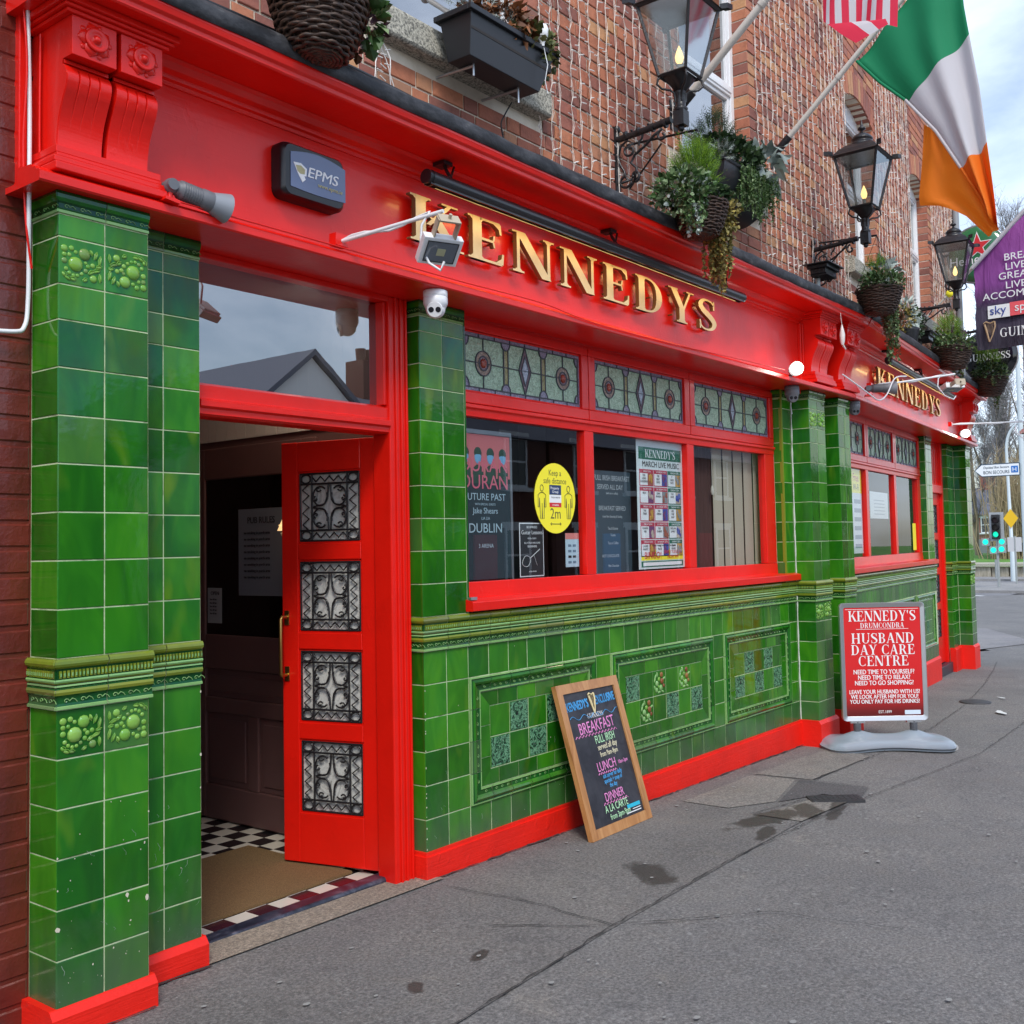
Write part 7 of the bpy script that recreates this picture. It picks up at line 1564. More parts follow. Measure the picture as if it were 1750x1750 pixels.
# red poster stand on a grey moulded base
sgM = T3(4.425, -.585, GROUND(4.43), R(-54.5))
sg = empty('pavement_sign', (0, 0, 0), 0, 'red poster in a silver frame on a grey wheeled base on the pavement', 'pavement sign'); sg.matrix_basis = sgM
BW, BT, z0s, z1s = .655, .028, .205, 1.105
a = MB(); P1_ = [(x + 0, z + (z0s + z1s) / 2) for x, z in rrect(BW, z1s - z0s, .030)]; P2_ = [(x, z + (z0s + z1s) / 2) for x, z in rrect(BW - .07, z1s - z0s - .07, .012)]
n = len(P1_); lay3 = [(P1_, .014), (P1_, -.014), ([(x * .985, z) for x, z in P1_], -.020), (P2_, -.012), (P2_, .010)]; vs = [(x, y, z) for P_, y in lay3 for x, z in P_]
a.add(vs, [(i * n + k, i * n + (k + 1) % n, (i + 1) * n + (k + 1) % n, (i + 1) * n + k) for i in range(4) for k in range(n)] + [(4 * n + k, 4 * n + (k + 1) % n, (k + 1) % n, k) for k in range(n)], 0, False); a.build('frame', ALU, sg, bevel=.001)
a = MB(); a.prism(P2_, -.009, .008, 'y'); REDPOST = mat('poster_red', (.62, .012, .012), .3, coat=.5); sp_ = N(REDPOST, 'ShaderNodeSeparateXYZ'); L(REDPOST, opos(REDPOST), sp_.inputs[0])
L(REDPOST, ramp(REDPOST, math_(REDPOST, 'MULTIPLY_ADD', sp_.outputs[2], 2.4, -.55), [(.0, (.10, .005, .005)), (.12, (.16, .008, .008)), (.45, (.60, .012, .014)), (1., (.68, .014, .016))]), PB(REDPOST).inputs['Base Color']); a.build('poster', REDPOST, sg)
def sline(t, h_, z, sx_=1., sp=.03):
    w_ = (sum(GL[c][0] if c != ' ' else .4 for c in t) + sp * (len(t) - 1)) * h_ * sx_; a = MB(); serif(a, t, 0, z, h_, .0006, -.0098, sx_, center=True, sp=sp); a.build('lettering', PW, sg); return w_
sline("KENNEDY'S", .080, .965, .93); sline('DRUMCONDRA', .040, .912, .92); sline('HUSBAND', .078, .795, 1.02); sline('DAY CARE', .076, .708, 1.02); sline('CENTRE', .078, .622, 1.0)
a = MB(); a.box(-.28, .28, -.0105, -.0095, 1.055, 1.058); a.box(-.20, .20, -.0105, -.0095, .902, .905); a.build('rule', PW, sg)
BASEP = lambda x, z: Matrix.Translation((x, -.0100, z)) @ UP
for t, z, s_ in (('NEED TIME TO YOURSELF?', .560, .049), ('NEED TIME TO RELAX?', .518, .049), ('NEED TO GO SHOPPING?', .476, .049), ('LEAVE YOUR HUSBAND WITH US!', .410, .044), ('WE LOOK AFTER HIM FOR YOU!', .373, .044), ('YOU ONLY PAY FOR HIS DRINKS!', .336, .044)):
    sans(t, s_, BASEP(0, z + .0), PW, sg, align='CENTER', sx=.80); sans(t, s_, BASEP(.0016, z + .0006), PW, sg, align='CENTER', sx=.80, ext=.0004)
for k, z in ((0, 0),): pass
a = MB(); a.box(.15, .27, -.0105, -.0095, .250, .282); a.build('sticker', flat('pale_sticker', (.65, .75, .85)), sg)
sans('EST.1899', .030, BASEP(-.0, .262), PW, sg, align='CENTER', sx=.9)
a = MB()
for x in (-.215, .215):
    a.tube([(x, 0, .10), (x, 0, .20)], .024, 12, 0)
    for k in range(8): a.tube([(x, 0, .112 + k * .010), (x, 0, .117 + k * .010)], .030, 12, 0)
    a.box(x - .055, x + .055, -.022, .022, .190, .204, 1)
a.build('spring_post', [GREYP, ALU], sg)
BASEG = mat('blue_grey_plastic', (.27, .32, .37), .38, coat=.2)
a = MB(); nx, ny = 36, 14; vs = []
for i in range(nx + 1):
    t = i / nx * 2 - 1; x = .50 * t; wv = .215 + .06 * abs(t) ** 1.5 - .05 * math.cos(PI * t); ends = max(0., 1 - abs(t) ** 6) ** .5
    for j in range(ny + 1):
        s_ = j / ny * 2 - 1; y = s_ * wv * (ends * .9 + .1); edge = max(0., 1 - abs(s_) ** 4) ** .5 * max(0., 1 - abs(t) ** 8) ** .5
        z = .028 + edge * (.055 + .035 * math.exp(-((x - .215) / .09) ** 2) * math.exp(-(y / .09) ** 2) + .035 * math.exp(-((x + .215) / .09) ** 2) * math.exp(-(y / .09) ** 2) + .022 * math.cos(PI * t / 2) * math.exp(-(y / .06) ** 2)); vs.append((x, y, z))
vb = [(v[0] * .99, v[1] * .98, .008) for v in vs]; m1 = ny + 1
fs = [(i * m1 + j, (i + 1) * m1 + j, (i + 1) * m1 + j + 1, i * m1 + j + 1) for i in range(nx) for j in range(ny)]
nb = len(vs); per = [i * m1 for i in range(nx + 1)] + [nx * m1 + j for j in range(1, m1)] + [i * m1 + ny for i in range(nx - 1, -1, -1)] + [j for j in range(ny - 1, 0, -1)]
fs += [(per[k], per[(k + 1) % len(per)], nb + per[(k + 1) % len(per)], nb + per[k]) for k in range(len(per))]
a.add(vs + vb, fs, 0, True); a.build('base', BASEG, sg)
a = MB()
for y in (-.13, .13): a.tube([(.475, y - .015, .018), (.475, y + .015, .018)], .024, 12)
a.build('wheel', mat('clear_wheel', (.45, .45, .45), .3), sg)

# ---------------------------------------------------------------- posters and stickers behind the glass of the near window
def sheet(name, lab, x0, x1, z0, z1, y, m_, xf=None, cat='poster'):
    r_ = empty(name, (0, 0, 0), 0, lab, cat); r_.matrix_basis = (xf or ID4) @ Matrix.Translation((x0, y, z0))
    a = MB(); a.box(0, x1 - x0, -.0006, .0010, 0, z1 - z0); a.build('sheet', m_, r_); return r_, x1 - x0, z1 - z0
def pt(r_, t, s_, x, z, m_, sx=1., al='CENTER', e=.0021): return sans(t, s_, Matrix.Translation((x, -.0006 - e, z)) @ UP, m_, r_, align=al, sx=sx, ext=.0002)
def blk(r_, x0, x1, z0, z1, m_, e=.0010, name='print_block'): a = MB(); a.box(x0, x1, -.0006 - e, -.0006, z0, z1); return a.build(name, m_, r_)
r_, w_, h_ = sheet('concert_poster', 'dark concert poster with pink and blue print in the left pane of the near window', .405, .82, 1.292, 2.05, .135, flat('poster_dark_teal', (.012, .035, .045)))
blk(r_, 0, w_, h_ * .70, h_, flat('poster_salmon', (.55, .16, .17))); FAC = flat('poster_portrait_blue', (.16, .40, .62)); SHD = flat('poster_jacket_green', (.02, .07, .05))
a = MB()
for k in range(4):
    c = .055 + k * .10; a.ball((c, -.0018, h_ * .845), .028, 12, 0, (1, .06, 1.35)); a.prism([(c - .045, h_ * .66), (c + .045, h_ * .66), (c + .040, h_ * .765), (c + .012, h_ * .79), (c - .012, h_ * .79), (c - .040, h_ * .765)], -.0028, -.0018, 'y', 1); a.ball((c, -.0016, h_ * .872), .031, 12, 1, (1, .06, 1.0))
a.build('printed_figures', [FAC, SHD], r_)
PPK = flat('poster_pink', (.62, .14, .20)); PLT = flat('poster_pale', (.40, .55, .62))
for t, s_, z, mm, sx in (('DURAN', .105, .565, PPK, 1.05), ('DURAN', .105, .475, PPK, 1.05), ('FUTURE PAST', .052, .415, PLT, 1.05), ('WITH SPECIAL GUESTS', .016, .388, PLT, 1), ('Jake Shears', .044, .345, PLT, 1), ('LIA LIA', .022, .312, PLT, 1), ('DUBLIN', .070, .245, PLT, 1.1), ('3 ARENA', .030, .165, PLT, 1)): pt(r_, t, s_, w_ / 2, z / .76 * h_, mm, sx)
a = MB(); a.box(-.015, .43, -.003, .011, .760, .783); a.box(.416, .433, -.003, .011, -.007, .7595); a.build('frame', mat('silver_frame', (.25, .27, .29), .35, metal=.6), r_)
# yellow oval
oy = empty('sticker', (1.176, .0975, 1.727), 0, 'round yellow keep a safe distance 2m sticker on the left pane of the near window', 'sticker')
a = MB(); a.prism([(.192 * math.cos(2 * PI * k / 40), .199 * math.sin(2 * PI * k / 40)) for k in range(40)], -.0012, .0, 'y'); a.build('disc', PY, oy)
def ot(t, s_, x, z, m_, sx=1.): sans(t, s_, Matrix.Translation((x, -.0016, z)) @ UP, m_, oy, align='CENTER', sx=sx, ext=.0002)
INK = flat('sticker_ink', (.10, .10, .03)); ot('Keep a', .047, 0, .128, INK, .9); ot('safe distance', .047, 0, .083, INK, .9); ot('2m', .085, 0, -.115, INK, .95)
a = MB()
for sx in (-1, 1):
    c = sx * .125; a.tube([(c + .015 * math.cos(2 * PI * k / 12), -.002, .055 + .018 * math.sin(2 * PI * k / 12)) for k in range(13)], .0022, 4, 0, False, False)
    pts = [(-.012, .030), (-.034, .018), (-.036, -.050), (-.026, -.052), (-.022, .0), (-.020, -.02), (-.017, -.115), (-.003, -.115), (0, -.03), (.003, -.115), (.017, -.115), (.020, -.02), (.022, .0), (.026, -.052), (.036, -.050), (.034, .018), (.012, .030), (-.012, .030)]
    a.tube([(c + x, -.002, z) for x, z in pts], .0022, 4, 0, False, False)
a.tube([(-.05, -.002, -.145), (.05, -.002, -.145)], .002, 4); a.tube([(-.04, -.002, -.138), (-.05, -.002, -.145), (-.04, -.002, -.152)], .002, 4); a.tube([(.04, -.002, -.138), (.05, -.002, -.145), (.04, -.002, -.152)], .002, 4); a.build('pictogram', INK, oy)
a = MB(); a.box(-.055, .055, -.0022, -.0014, .020, .075); a.build('print_block', flat('navy_block', (.02, .045, .13)), oy); a = MB(); a.box(-.055, .055, -.0022, -.0014, -.025, .019); a.build('print_block', PW, oy); a = MB(); a.box(-.055, .055, -.0022, -.0014, -.050, -.026); a.build('print_block', PR, oy)
sans('Property', .022, Matrix.Translation((-.045, -.0026, .050)) @ UP, PW, oy, ext=.0002); sans('Group', .022, Matrix.Translation((-.030, -.0026, .030)) @ UP, PW, oy, ext=.0002); sans('TYSON MARTIN', .012, Matrix.Translation((0, -.0026, .0)) @ UP, PK, oy, align='CENTER', ext=.0002); sans('01 868326', .014, Matrix.Translation((0, -.0026, -.043)) @ UP, PW, oy, align='CENTER', ext=.0002)
# guitar lessons leaflet
r_, w_, h_ = sheet('leaflet', 'black guitar lessons leaflet with a white border in the left pane', .865, 1.078, 1.293, 1.588, .112, PW); blk(r_, .006, w_ - .006, .006, h_ - .006, PK)
for t, s_, z in (('BEGINNERS', .018, .265), ('Guitar Lessons', .031, .232), ('PETER D BEAT', .012, .205), ('ALL STYLES WELCOME', .014, .180), ('BEGINNERS', .016, .160), ('call for details', .012, .025)): pt(r_, t, s_, w_ / 2, z, PW, 1, e=.0030)
a = MB(); a.tube([(.055 + .035 * math.cos(k * .42) * (1 + .2 * math.sin(k * .84)), -.003, .085 + .030 * math.sin(k * .42)) for k in range(16)], .0013, 4, 0, False); a.tube([(.085, -.003, .100), (.175, -.003, .150)], .002, 4); a.tube([(.12, -.003, .12), (.15, -.003, .06)], .0010, 3); a.build('printed_guitar', PW, r_)
r_, w_, h_ = sheet('leaflet', 'small pale blue leaflet with a coral heading at the lower right of the left pane', 1.284, 1.413, 1.335, 1.53, .112, flat('leaflet_blue', (.50, .66, .74))); blk(r_, 0, w_, h_ - .035, h_, flat('leaflet_coral', (.75, .25, .22)))
for i in range(4):
    for j in range(2): blk(r_, .025 + j * .045, .055 + j * .045, .02 + i * .032, .034 + i * .032, flat('leaflet_ink', (.14, .22, .30)) if i != 1 else PK)
# chalk menu board standing inside the middle pane
r_, w_, h_ = sheet('chalk_menu', 'slate blue chalk menu standing inside the middle pane', 1.66, 2.075, 1.27, 1.915, .17, mat('slate_board', (.045, .075, .095), .5), cat='chalkboard')
CW = flat('faded_chalk', (.50, .56, .58))
for t, s_, x, z in (('FULL IRISH BREAKFAST', .046, .20, .585), ('SERVED ALL DAY', .044, .18, .530), ('(with tea or coffee)', .020, .2, .50), ('BREAKFAST SERVED', .040, .2, .40), ('from 9am Saturday & Sunday', .022, .2, .355), ('Tea & Scone', .026, .2, .28), ('Toastie', .022, .2, .24), ('Tea or Coffee', .024, .2, .19), ('HOT CHOCOLATE', .026, .17, .11), ('Mint Chocolate', .022, .2, .05)): pt(r_, t, s_, x, z, CW, .85)
# music listing poster
r_, w_, h_ = sheet('poster', 'tall white March live music poster with a grid of acts in the middle pane', 2.068, 2.662, 1.296, 2.128, .115, flat('poster_paper', (.70, .78, .78))); PD = flat('poster_dark_green', (.015, .15, .09))
blk(r_, .025, w_ - .035, h_ - .125, h_ - .045, PD); a = MB(); serif(a, "KENNEDY'S", w_ / 2 - .005, h_ - .112, .052, .0004, -.0020, 1.05, center=True); a.build('lettering', PW, r_); pt(r_, 'MARCH LIVE MUSIC', .052, w_ / 2, h_ - .172, PK, 1.02)
acts = ['THE LONG GOODBYES', 'THE BEAT GOES', 'IT TAKES TWO', 'BOH', 'DAVE MAHON', 'THE HYPE', 'THE TRIBE', 'THE CRUSH', 'BYE THE WAY', 'MAMMA MIA', 'THE SHARPS', 'DECLAN GANLY', 'LAURIE HARTZ', 'THE PULSE', 'GERRY FISHER']; days = ['FRIDAY', 'SATURDAY', 'SUNDAY']; PCs = [flat('p%s' % n_, c) for n_, c in (('rust', (.35, .10, .06)), ('cobalt', (.05, .08, .35)), ('amber', (.55, .30, .05)), ('plumtone', (.18, .05, .16)), ('greytone', (.25, .27, .28)), ('sand', (.50, .42, .34)))]
RDG = flat('poster_grid_red', (.50, .03, .07)); cw, chh = (w_ - .07) / 3, .114
for i in range(5):
    for j in range(3):
        x0, z1_ = .03 + j * cw, h_ - .190 - i * chh; mm = RDG if j < 2 else PD
        blk(r_, x0, x0 + cw - .006, z1_ - chh + .006, z1_, mm); blk(r_, x0 + .006, x0 + cw * .56, z1_ - chh + .012, z1_ - .026, PW, .0016); blk(r_, x0 + cw * .57, x0 + cw - .012, z1_ - chh + .012, z1_ - .026, PCs[(i * 3 + j) % 6], .0016)
        a = MB(); rr = random.Random(i * 3 + j)
        for _ in range(5): px, pz = x0 + cw * rr.uniform(.62, .88), z1_ - chh + rr.uniform(.025, .075); a.ball((px, -.003, pz), .008 + .008 * rr.random(), 8, 0, (1, .05, 1.4))
        a.build('print_picture', PCs[(i * 3 + j + 2) % 6], r_)
        pt(r_, days[j] + ' %dTH' % (3 + 7 * i + j), .017, x0 + cw / 2, z1_ - .019, PW, 1, e=.0030)
        for k, wd2 in enumerate(acts[i * 3 + j].split()): pt(r_, wd2, .019, x0 + cw * .29, z1_ - .045 - k * .020, PK, .95, e=.0040)
blk(r_, .03, w_ - .04, .055, .125, PY); pt(r_, 'BINGO!', .062, .17, .066, PR, 1., e=.0030); pt(r_, 'EVERY TUESDAY', .030, .42, .096, PR, 1., e=.0030); pt(r_, 'FROM 7PM', .030, .42, .064, PR, 1., e=.0030); pt(r_, 'from 10pm Friday & Saturday and 9pm Sunday', .016, w_ / 2, .145, PK, 1.1)
blk(r_, .03, w_ - .04, .012, .050, PD); blk(r_, .05, w_ - .06, .020, .042, PW, .0016)
# farther window posters
r_, w_, h_ = sheet('poster', 'yellow and white poster in the first pane of the farther window', 1.00, 1.395, 1.32, 2.12, .112, flat('poster_white_two', (.70, .76, .80)), B2); blk(r_, 0, w_, h_ * .72, h_, PY); pt(r_, 'Free', .11, w_ / 2, h_ * .86, PR); pt(r_, 'Wi-Fi', .09, w_ / 2, h_ * .75, PK)
for i in range(6): blk(r_, .12, w_ - .05, .05 + i * .085, .09 + i * .085, flat('poster_grey_ink', (.25, .32, .42)))
r_, w_, h_ = sheet('poster', 'white listing poster in the middle pane of the farther window', 1.70, 2.42, 1.66, 1.93, .112, flat('poster_white_three', (.66, .70, .72)), B2)
for i in range(5): blk(r_, .15, w_ - .15, .04 + i * .035, .05 + i * .035, flat('poster_pale_ink', (.35, .4, .45)))
r_, w_, h_ = sheet('poster', 'narrow yellow strip sign at the right edge of the farther window', 3.47, 3.63, 1.315, 1.62, .1, PY, B2)
# ================================================================ neighbour on the left: thickly painted maroon brick
nb_ = empty('neighbouring_building', (-1.9, 0, 0), 0, 'maroon painted brick building joining the left pillar of the pub', 'building')
bk = MB(); bk.box(-9, XA + .002, -.020, .32, -.3, 6.5); wl = bk.build('wall', MAROON, nb_); wl.matrix_parent_inverse = Matrix.Translation((1.9, 0, 0))
def pbrick(w_, sd):
    k = ('pb', round(w_, 3), sd)
    if k in _cache: return _cache[k]
    rr = random.Random(sd); mb = MB(); h_ = CP - .012; nx, nz = 7, 4; vs = []
    for i in range(nx + 1):
        for j in range(nz + 1):
            e = min(1, min(i, nx - i) * 1.0, min(j, nz - j) * 1.0); vs.append((w_ * [0, .03, .2, .4, .6, .8, .97, 1][i], -(.0045 * e) - rr.uniform(0, .0010) * e, h_ * [0, .07, .5, .93, 1][j]))
    m1 = nz + 1; mb.add(vs, [(i * m1 + j, (i + 1) * m1 + j, (i + 1) * m1 + j + 1, i * m1 + j + 1) for i in range(nx) for j in range(nz)], 0, False)
    me = mb.mesh('brick', MAROON); _cache[k] = me; return me
k = 0
for r_ in range(46):
    x = XA - .004; z = -.12 + r_ * CP; k += 1; q = k
    while x > -2.75:
        w_ = (BL - .012) if q % 2 else (BH - .012); q += 1; x0 = x - w_
        link('brick', pbrick(w_, r_ % 4), nb_, Matrix.Translation((1.9 + x0, -.020, z + random.uniform(-.002, .002)))); x = x0 - .012

# ================================================================ background beyond the corner
def thing_mb(name, lab, cat, loc, parts, group=None, rz=0):
    r_ = empty(name, loc, rz, lab, cat, group)
    for (pn, mb, mt) in parts: mb.build(pn, mt, r_)
    return r_
POST = mat('galvanised_post', (.36, .38, .37), .5, metal=.4); LP = mat('pale_lamp_column', (.55, .62, .64), .45)
# traffic light
a = MB(); a.tube([(0, 0, -.2), (0, 0, 2.35)], .057, 10); b = MB(); b.box(-.02, .02, -.30, .30, 2.02, 3.27); c = MB(); c.box(-.19, -.02, -.17, .17, 2.10, 3.17)
for z in (2.93, 2.62, 2.31): c.tube([(-.19, 0, z + .02), (-.33, 0, z - .01)], [.13, .14], 14, caps=False)
hl = []
rt_ = empty('traffic_light', (44.6, 8.55, GROUND(44.6)), 0, 'traffic light showing green on the island beyond the pub', 'traffic light'); a.build('post', POST, rt_)
b.build('backing_board', mat('signal_board', (.38, .40, .41), .5), rt_); c.build('signal_head', BLACKP, rt_)
GE = mat('lit_green_signal', (.0, .5, .35), .4, emis=(.0, .70, .42), estr=.8)
for z, mt in ((2.93, flat('dark_lens', (.03, .01, .01))), (2.62, flat('dark_lens_two', (.03, .02, .01))), (2.31, GE)): d = MB(); d.tube([(-.192, 0, z), (-.20, 0, z)], .115, 16); d.build('lens', mt, rt_)
for (y, z) in ((.46, 1.98), (-.22, 1.98), (.14, 1.62), (-.20, 1.66)):
    d = MB(); d.box(-.13, -.0, y - .16, y + .16, z - .16, z + .16); d.build('filter_head', mat('filter_case', (.30, .33, .33), .5), rt_)
    d = MB(); d.tube([(-.132, y, z), (-.14, y, z)], .12, 12); d.box(-.142, -.136, y - .10, y + .10, z - .03, z + .03); d.build('lens', GE, rt_)
a = MB(); a.tube([(0, 0, -.2), (0, 0, 2.3)], .05, 8); a2 = MB(); a2.box(-.03, .03, -.30, .34, 1.55, 2.25)
thing_mb('traffic_sign', 'small white sign plate on a post just right of the traffic light', 'sign', (50.5, 9.2, GROUND(50.5)), [('post', a, POST), ('plate', a2, flat('white_plate', (.55, .55, .55)))])
a = MB(); a.tube([(0, 0, -.2), (0, 0, 1.1)], .08, 8); thing_mb('bollard', 'short grey bollard on the far pavement behind the traffic light', 'bollard', (62, 13.0, GROUND(62)), [('post', a, POST)])
# direction sign on a tall grey column
rt_ = empty('direction_sign', (44, 7.25, GROUND(44)), 0, 'tall grey column with a white arrow sign to Bon Secours hospital', 'road sign')
a = MB(); a.tube([(0, 0, -.2), (0, 0, 2), (0, .0, 11.5)], [.13, .12, .085], 12); a.build('post', LP, rt_)
sgm = T3(-.16, .05, 5.07, R(-90 + 1.5)); s_ = MB(); s_.prism([(-1.86 + .0, .0), (-1.56, -.26), (-.02, -.26), (-.02, .26), (-1.56, .26)], -.02, .02, 'y', xf=sgm); s_.build('sign_plate', PW, rt_)
s_ = MB()
ptsb = [(-1.86, .0), (-1.56, -.26), (-.02, -.26), (-.02, .26), (-1.56, .26), (-1.86, 0)]
for p, q in zip(ptsb[:-1], ptsb[1:]): s_.tube([(p[0], -.022, p[1]), (q[0], -.022, q[1])], .018, 4, xf=sgm)
s_.build('border', flat('sign_navy', (.01, .05, .09)), rt_)
sans('Ospideal Bon Secours', .145, sgm @ Matrix.Translation((-1.50, -.025, .07)) @ UP, flat('sign_ink', (.04, .07, .10)), rt_, sx=.82, shear=.2, ext=.004); sans('BON SECOURS', .20, sgm @ Matrix.Translation((-1.50, -.025, -.16)) @ UP, flat('sign_ink_two', (.02, .04, .06)), rt_, sx=.80, ext=.004)
s_ = MB(); s_.box(-.36, -.08, -.026, -.0205, -.15, .14, xf=sgm); s_.build('symbol_panel', flat('sign_blue', (.02, .16, .50)), rt_); sans('H', .26, sgm @ Matrix.Translation((-.32, -.03, -.10)) @ UP, PW, rt_, sx=1.0, ext=.004)
# near street lamp with curved arm
a = MB(); a.tube([(0, 0, -.2), (0, 0, 2.2), (0.0, .04, 2.3), (0, .10, 7.4)] + [(0, .10 - .95 * (1 - math.cos(R(k * 12))), 7.4 + 1.5 * math.sin(R(k * 12))) for k in range(1, 8)], [.16, .15, .10] + [.075] * 8, 10); b = MB(); b.box(-.12, .12, -1.55, -.80, 8.80, 8.92)
thing_mb('street_lamp', 'slender pale street lamp with a curved arm and a yellow diamond plate', 'street lamp', (59.5, 11.45, GROUND(59.5)), [('column', a, LP), ('lamp_head', b, POST), ('diamond_plate', MB().prism([(-.42, 3.6), (0, 3.0), (.42, 3.6), (0, 4.2)], -.13, -.11, 'x') if False else MB().add([(-.13, -.40, 3.45), (-.13, 0, 2.90), (-.13, .40, 3.45), (-.13, 0, 4.0), (-.11, -.40, 3.45), (-.11, 0, 2.90), (-.11, .40, 3.45), (-.11, 0, 4.0)], [(0, 1, 2, 3), (7, 6, 5, 4), (0, 4, 5, 1), (1, 5, 6, 2), (2, 6, 7, 3), (3, 7, 4, 0)]), flat('diamond_yellow', (.80, .48, .01)))])
# low boundary wall, grass bank
STW = mat('pebble_wall', (.35, .31, .24), .9); L(STW, ramp(STW, noise(STW, 2.2, 4, .7, vmap(STW, wpos(STW), (3, 3, .5))), [(.3, (.20, .18, .13)), (.6, (.42, .38, .30))]), PB(STW).inputs['Base Color'])
gw = empty('garden_wall', (68, 12, GROUND(68)), 0, 'low pale stone wall with a dark coping along the far pavement', 'wall')
for k in range(34):
    a = MB(); a.box(-.14, .14, .03, 1.02, -.3, .68); o = a.build('panel', STW, gw); o.location = (-k * .12, -8 + k * 1.05, k * .003)
a = MB(); a.tube([(0, -8, .72), (-4.1, 27.7, .80)], [.18, .18], 6, 0, False); a.build('coping', GRANITE, gw)
GRASS = mat('mown_grass', (.08, .20, .03), .9); L(GRASS, ramp(GRASS, noise(GRASS, .9, 5, .7, wpos(GRASS)), [(.3, (.05, .14, .02)), (.6, (.13, .30, .04))]), PB(GRASS).inputs['Base Color'])
mb = MB(); mb.add([(68.4, -20, -.55), (64, 60, -.55), (110, 60, .55), (110, -30, .55)], [(0, 3, 2, 1)]); mb.build('grass', GRASS, kind='structure')
# tall hedge-like scrub and bare poplars
BARK = mat('pale_bark', (.24, .19, .13), .9); TWG = mat('ochre_twigs', (.34, .26, .15), .9); TWG2 = mat('grey_twigs', (.20, .19, .20), .9)
L(BARK, ramp(BARK, noise(BARK, 1.3, 5, .7, vmap(BARK, wpos(BARK), (3, 3, .5))), [(.3, (.13, .10, .07)), (.6, (.33, .27, .18))]), PB(BARK).inputs['Base Color'])
def tree(loc, lab, h_, r0, lean, sd, cat='tree', nlimb=26, upright=True, group='bare trees beyond the road', crown_m=None):
    rr = random.Random(sd); rt_ = empty('bare_tree', loc, 0, lab, cat, group)
    a = MB(); tp = [(lean * t * t * h_ * .1 + rr.gauss(0, .06), rr.gauss(0, .06) + .02 * h_ * t, h_ * t - .3) for t in [k / 8 for k in range(9)]]; a.tube(tp, [r0 * (1 - .85 * k / 8) for k in range(9)], 10)
    tw = MB()
    for k in range(nlimb):
        t = rr.uniform(.10, .93); i = int(t * 8); p = Vector(tp[i]).lerp(Vector(tp[i + 1]), t * 8 - i); an = rr.uniform(0, 2 * PI); l = h_ * rr.uniform(.14, .34) * (1.1 - .5 * t)
        d = Vector((math.cos(an) * .38, math.sin(an) * .38, 1.0 if upright else .6)).normalized(); pts = [p]
        for s_ in range(6): pts.append(pts[-1] + (d + rv(rr) * .16) * l / 6); d = (d + Vector((0, 0, .16))).normalized()
        a.tube(pts, [r0 * .28 * (1 - .13 * s_) * (1 - .5 * t) for s_ in range(7)], 5, 0, True, False)
        for s_ in range(1, 7):
            for _ in range(7):
                q = pts[s_].copy(); dd = (d + rv(rr) * .75).normalized(); qs = [q]
                for _2 in range(3): qs.append(qs[-1] + (dd + rv(rr) * .25 + Vector((0, 0, .12))) * rr.uniform(.25, .55))
                tw.tube(qs, [.020, .015, .011, .006], 3, 0, False, False)
                for _3 in range(3):
                    e = qs[rr.randrange(1, 4)]; tw.tube([e, e + (dd + rv(rr) * .9).normalized() * rr.uniform(.3, .7)], [.010, .005], 3, 0, False, False)
    a.build('trunk', BARK, rt_); tw.build('crown', crown_m or TWG2, rt_, kind='stuff'); return rt_
tree((86, 18.1, -1.0), 'tall pale-barked poplar rising beside the round black sign', 27, .62, .4, 1, nlimb=34)
tree((84, 19.9, -1.0), 'slimmer grey tree to the left of the tall poplar near the end of the pub', 17, .22, -.4, 2, nlimb=12)
tree((88, 16.2, -1.0), 'second tall poplar at the right edge behind the lamp column', 28, .50, .3, 3, nlimb=34)
tree((82, 17.3, -1.0), 'thin leaning tree between the two poplars', 15, .18, .8, 4, nlimb=26)
tree((112, 26.0, -1.0), 'small pale grey tree over the red brick house roof', 14, .20, .2, 5, nlimb=30)
rr = random.Random(77); sc2 = MB()
for _ in range(1500):
    y = 17.0 - 4.6 * rr.random() ** .8 + max(0, rr.gauss(0, .5)); x = rr.uniform(77, 83); z = -1 ; hh2 = rr.uniform(3.0, 8.5); p = [Vector((x, y, z))]; d = Vector((rr.gauss(0, .10), rr.gauss(0, .10), 1))
    for _2 in range(4): p.append(p[-1] + (d + rv(rr) * .16) * hh2 / 4)
    sc2.tube(p, [.05, .038, .026, .018, .008], 3, 0, False, False)
    for _2 in range(3): q = p[rr.randrange(1, 5)]; sc2.tube([q, q + (Vector((0, 0, .8)) + rv(rr) * .8) * rr.uniform(.4, .9)], [.02, .008], 3, 0, False, False)
sc2.build('scrub', TWG, None, 'dense thicket of upright ochre twigs behind the traffic light', kind='stuff')
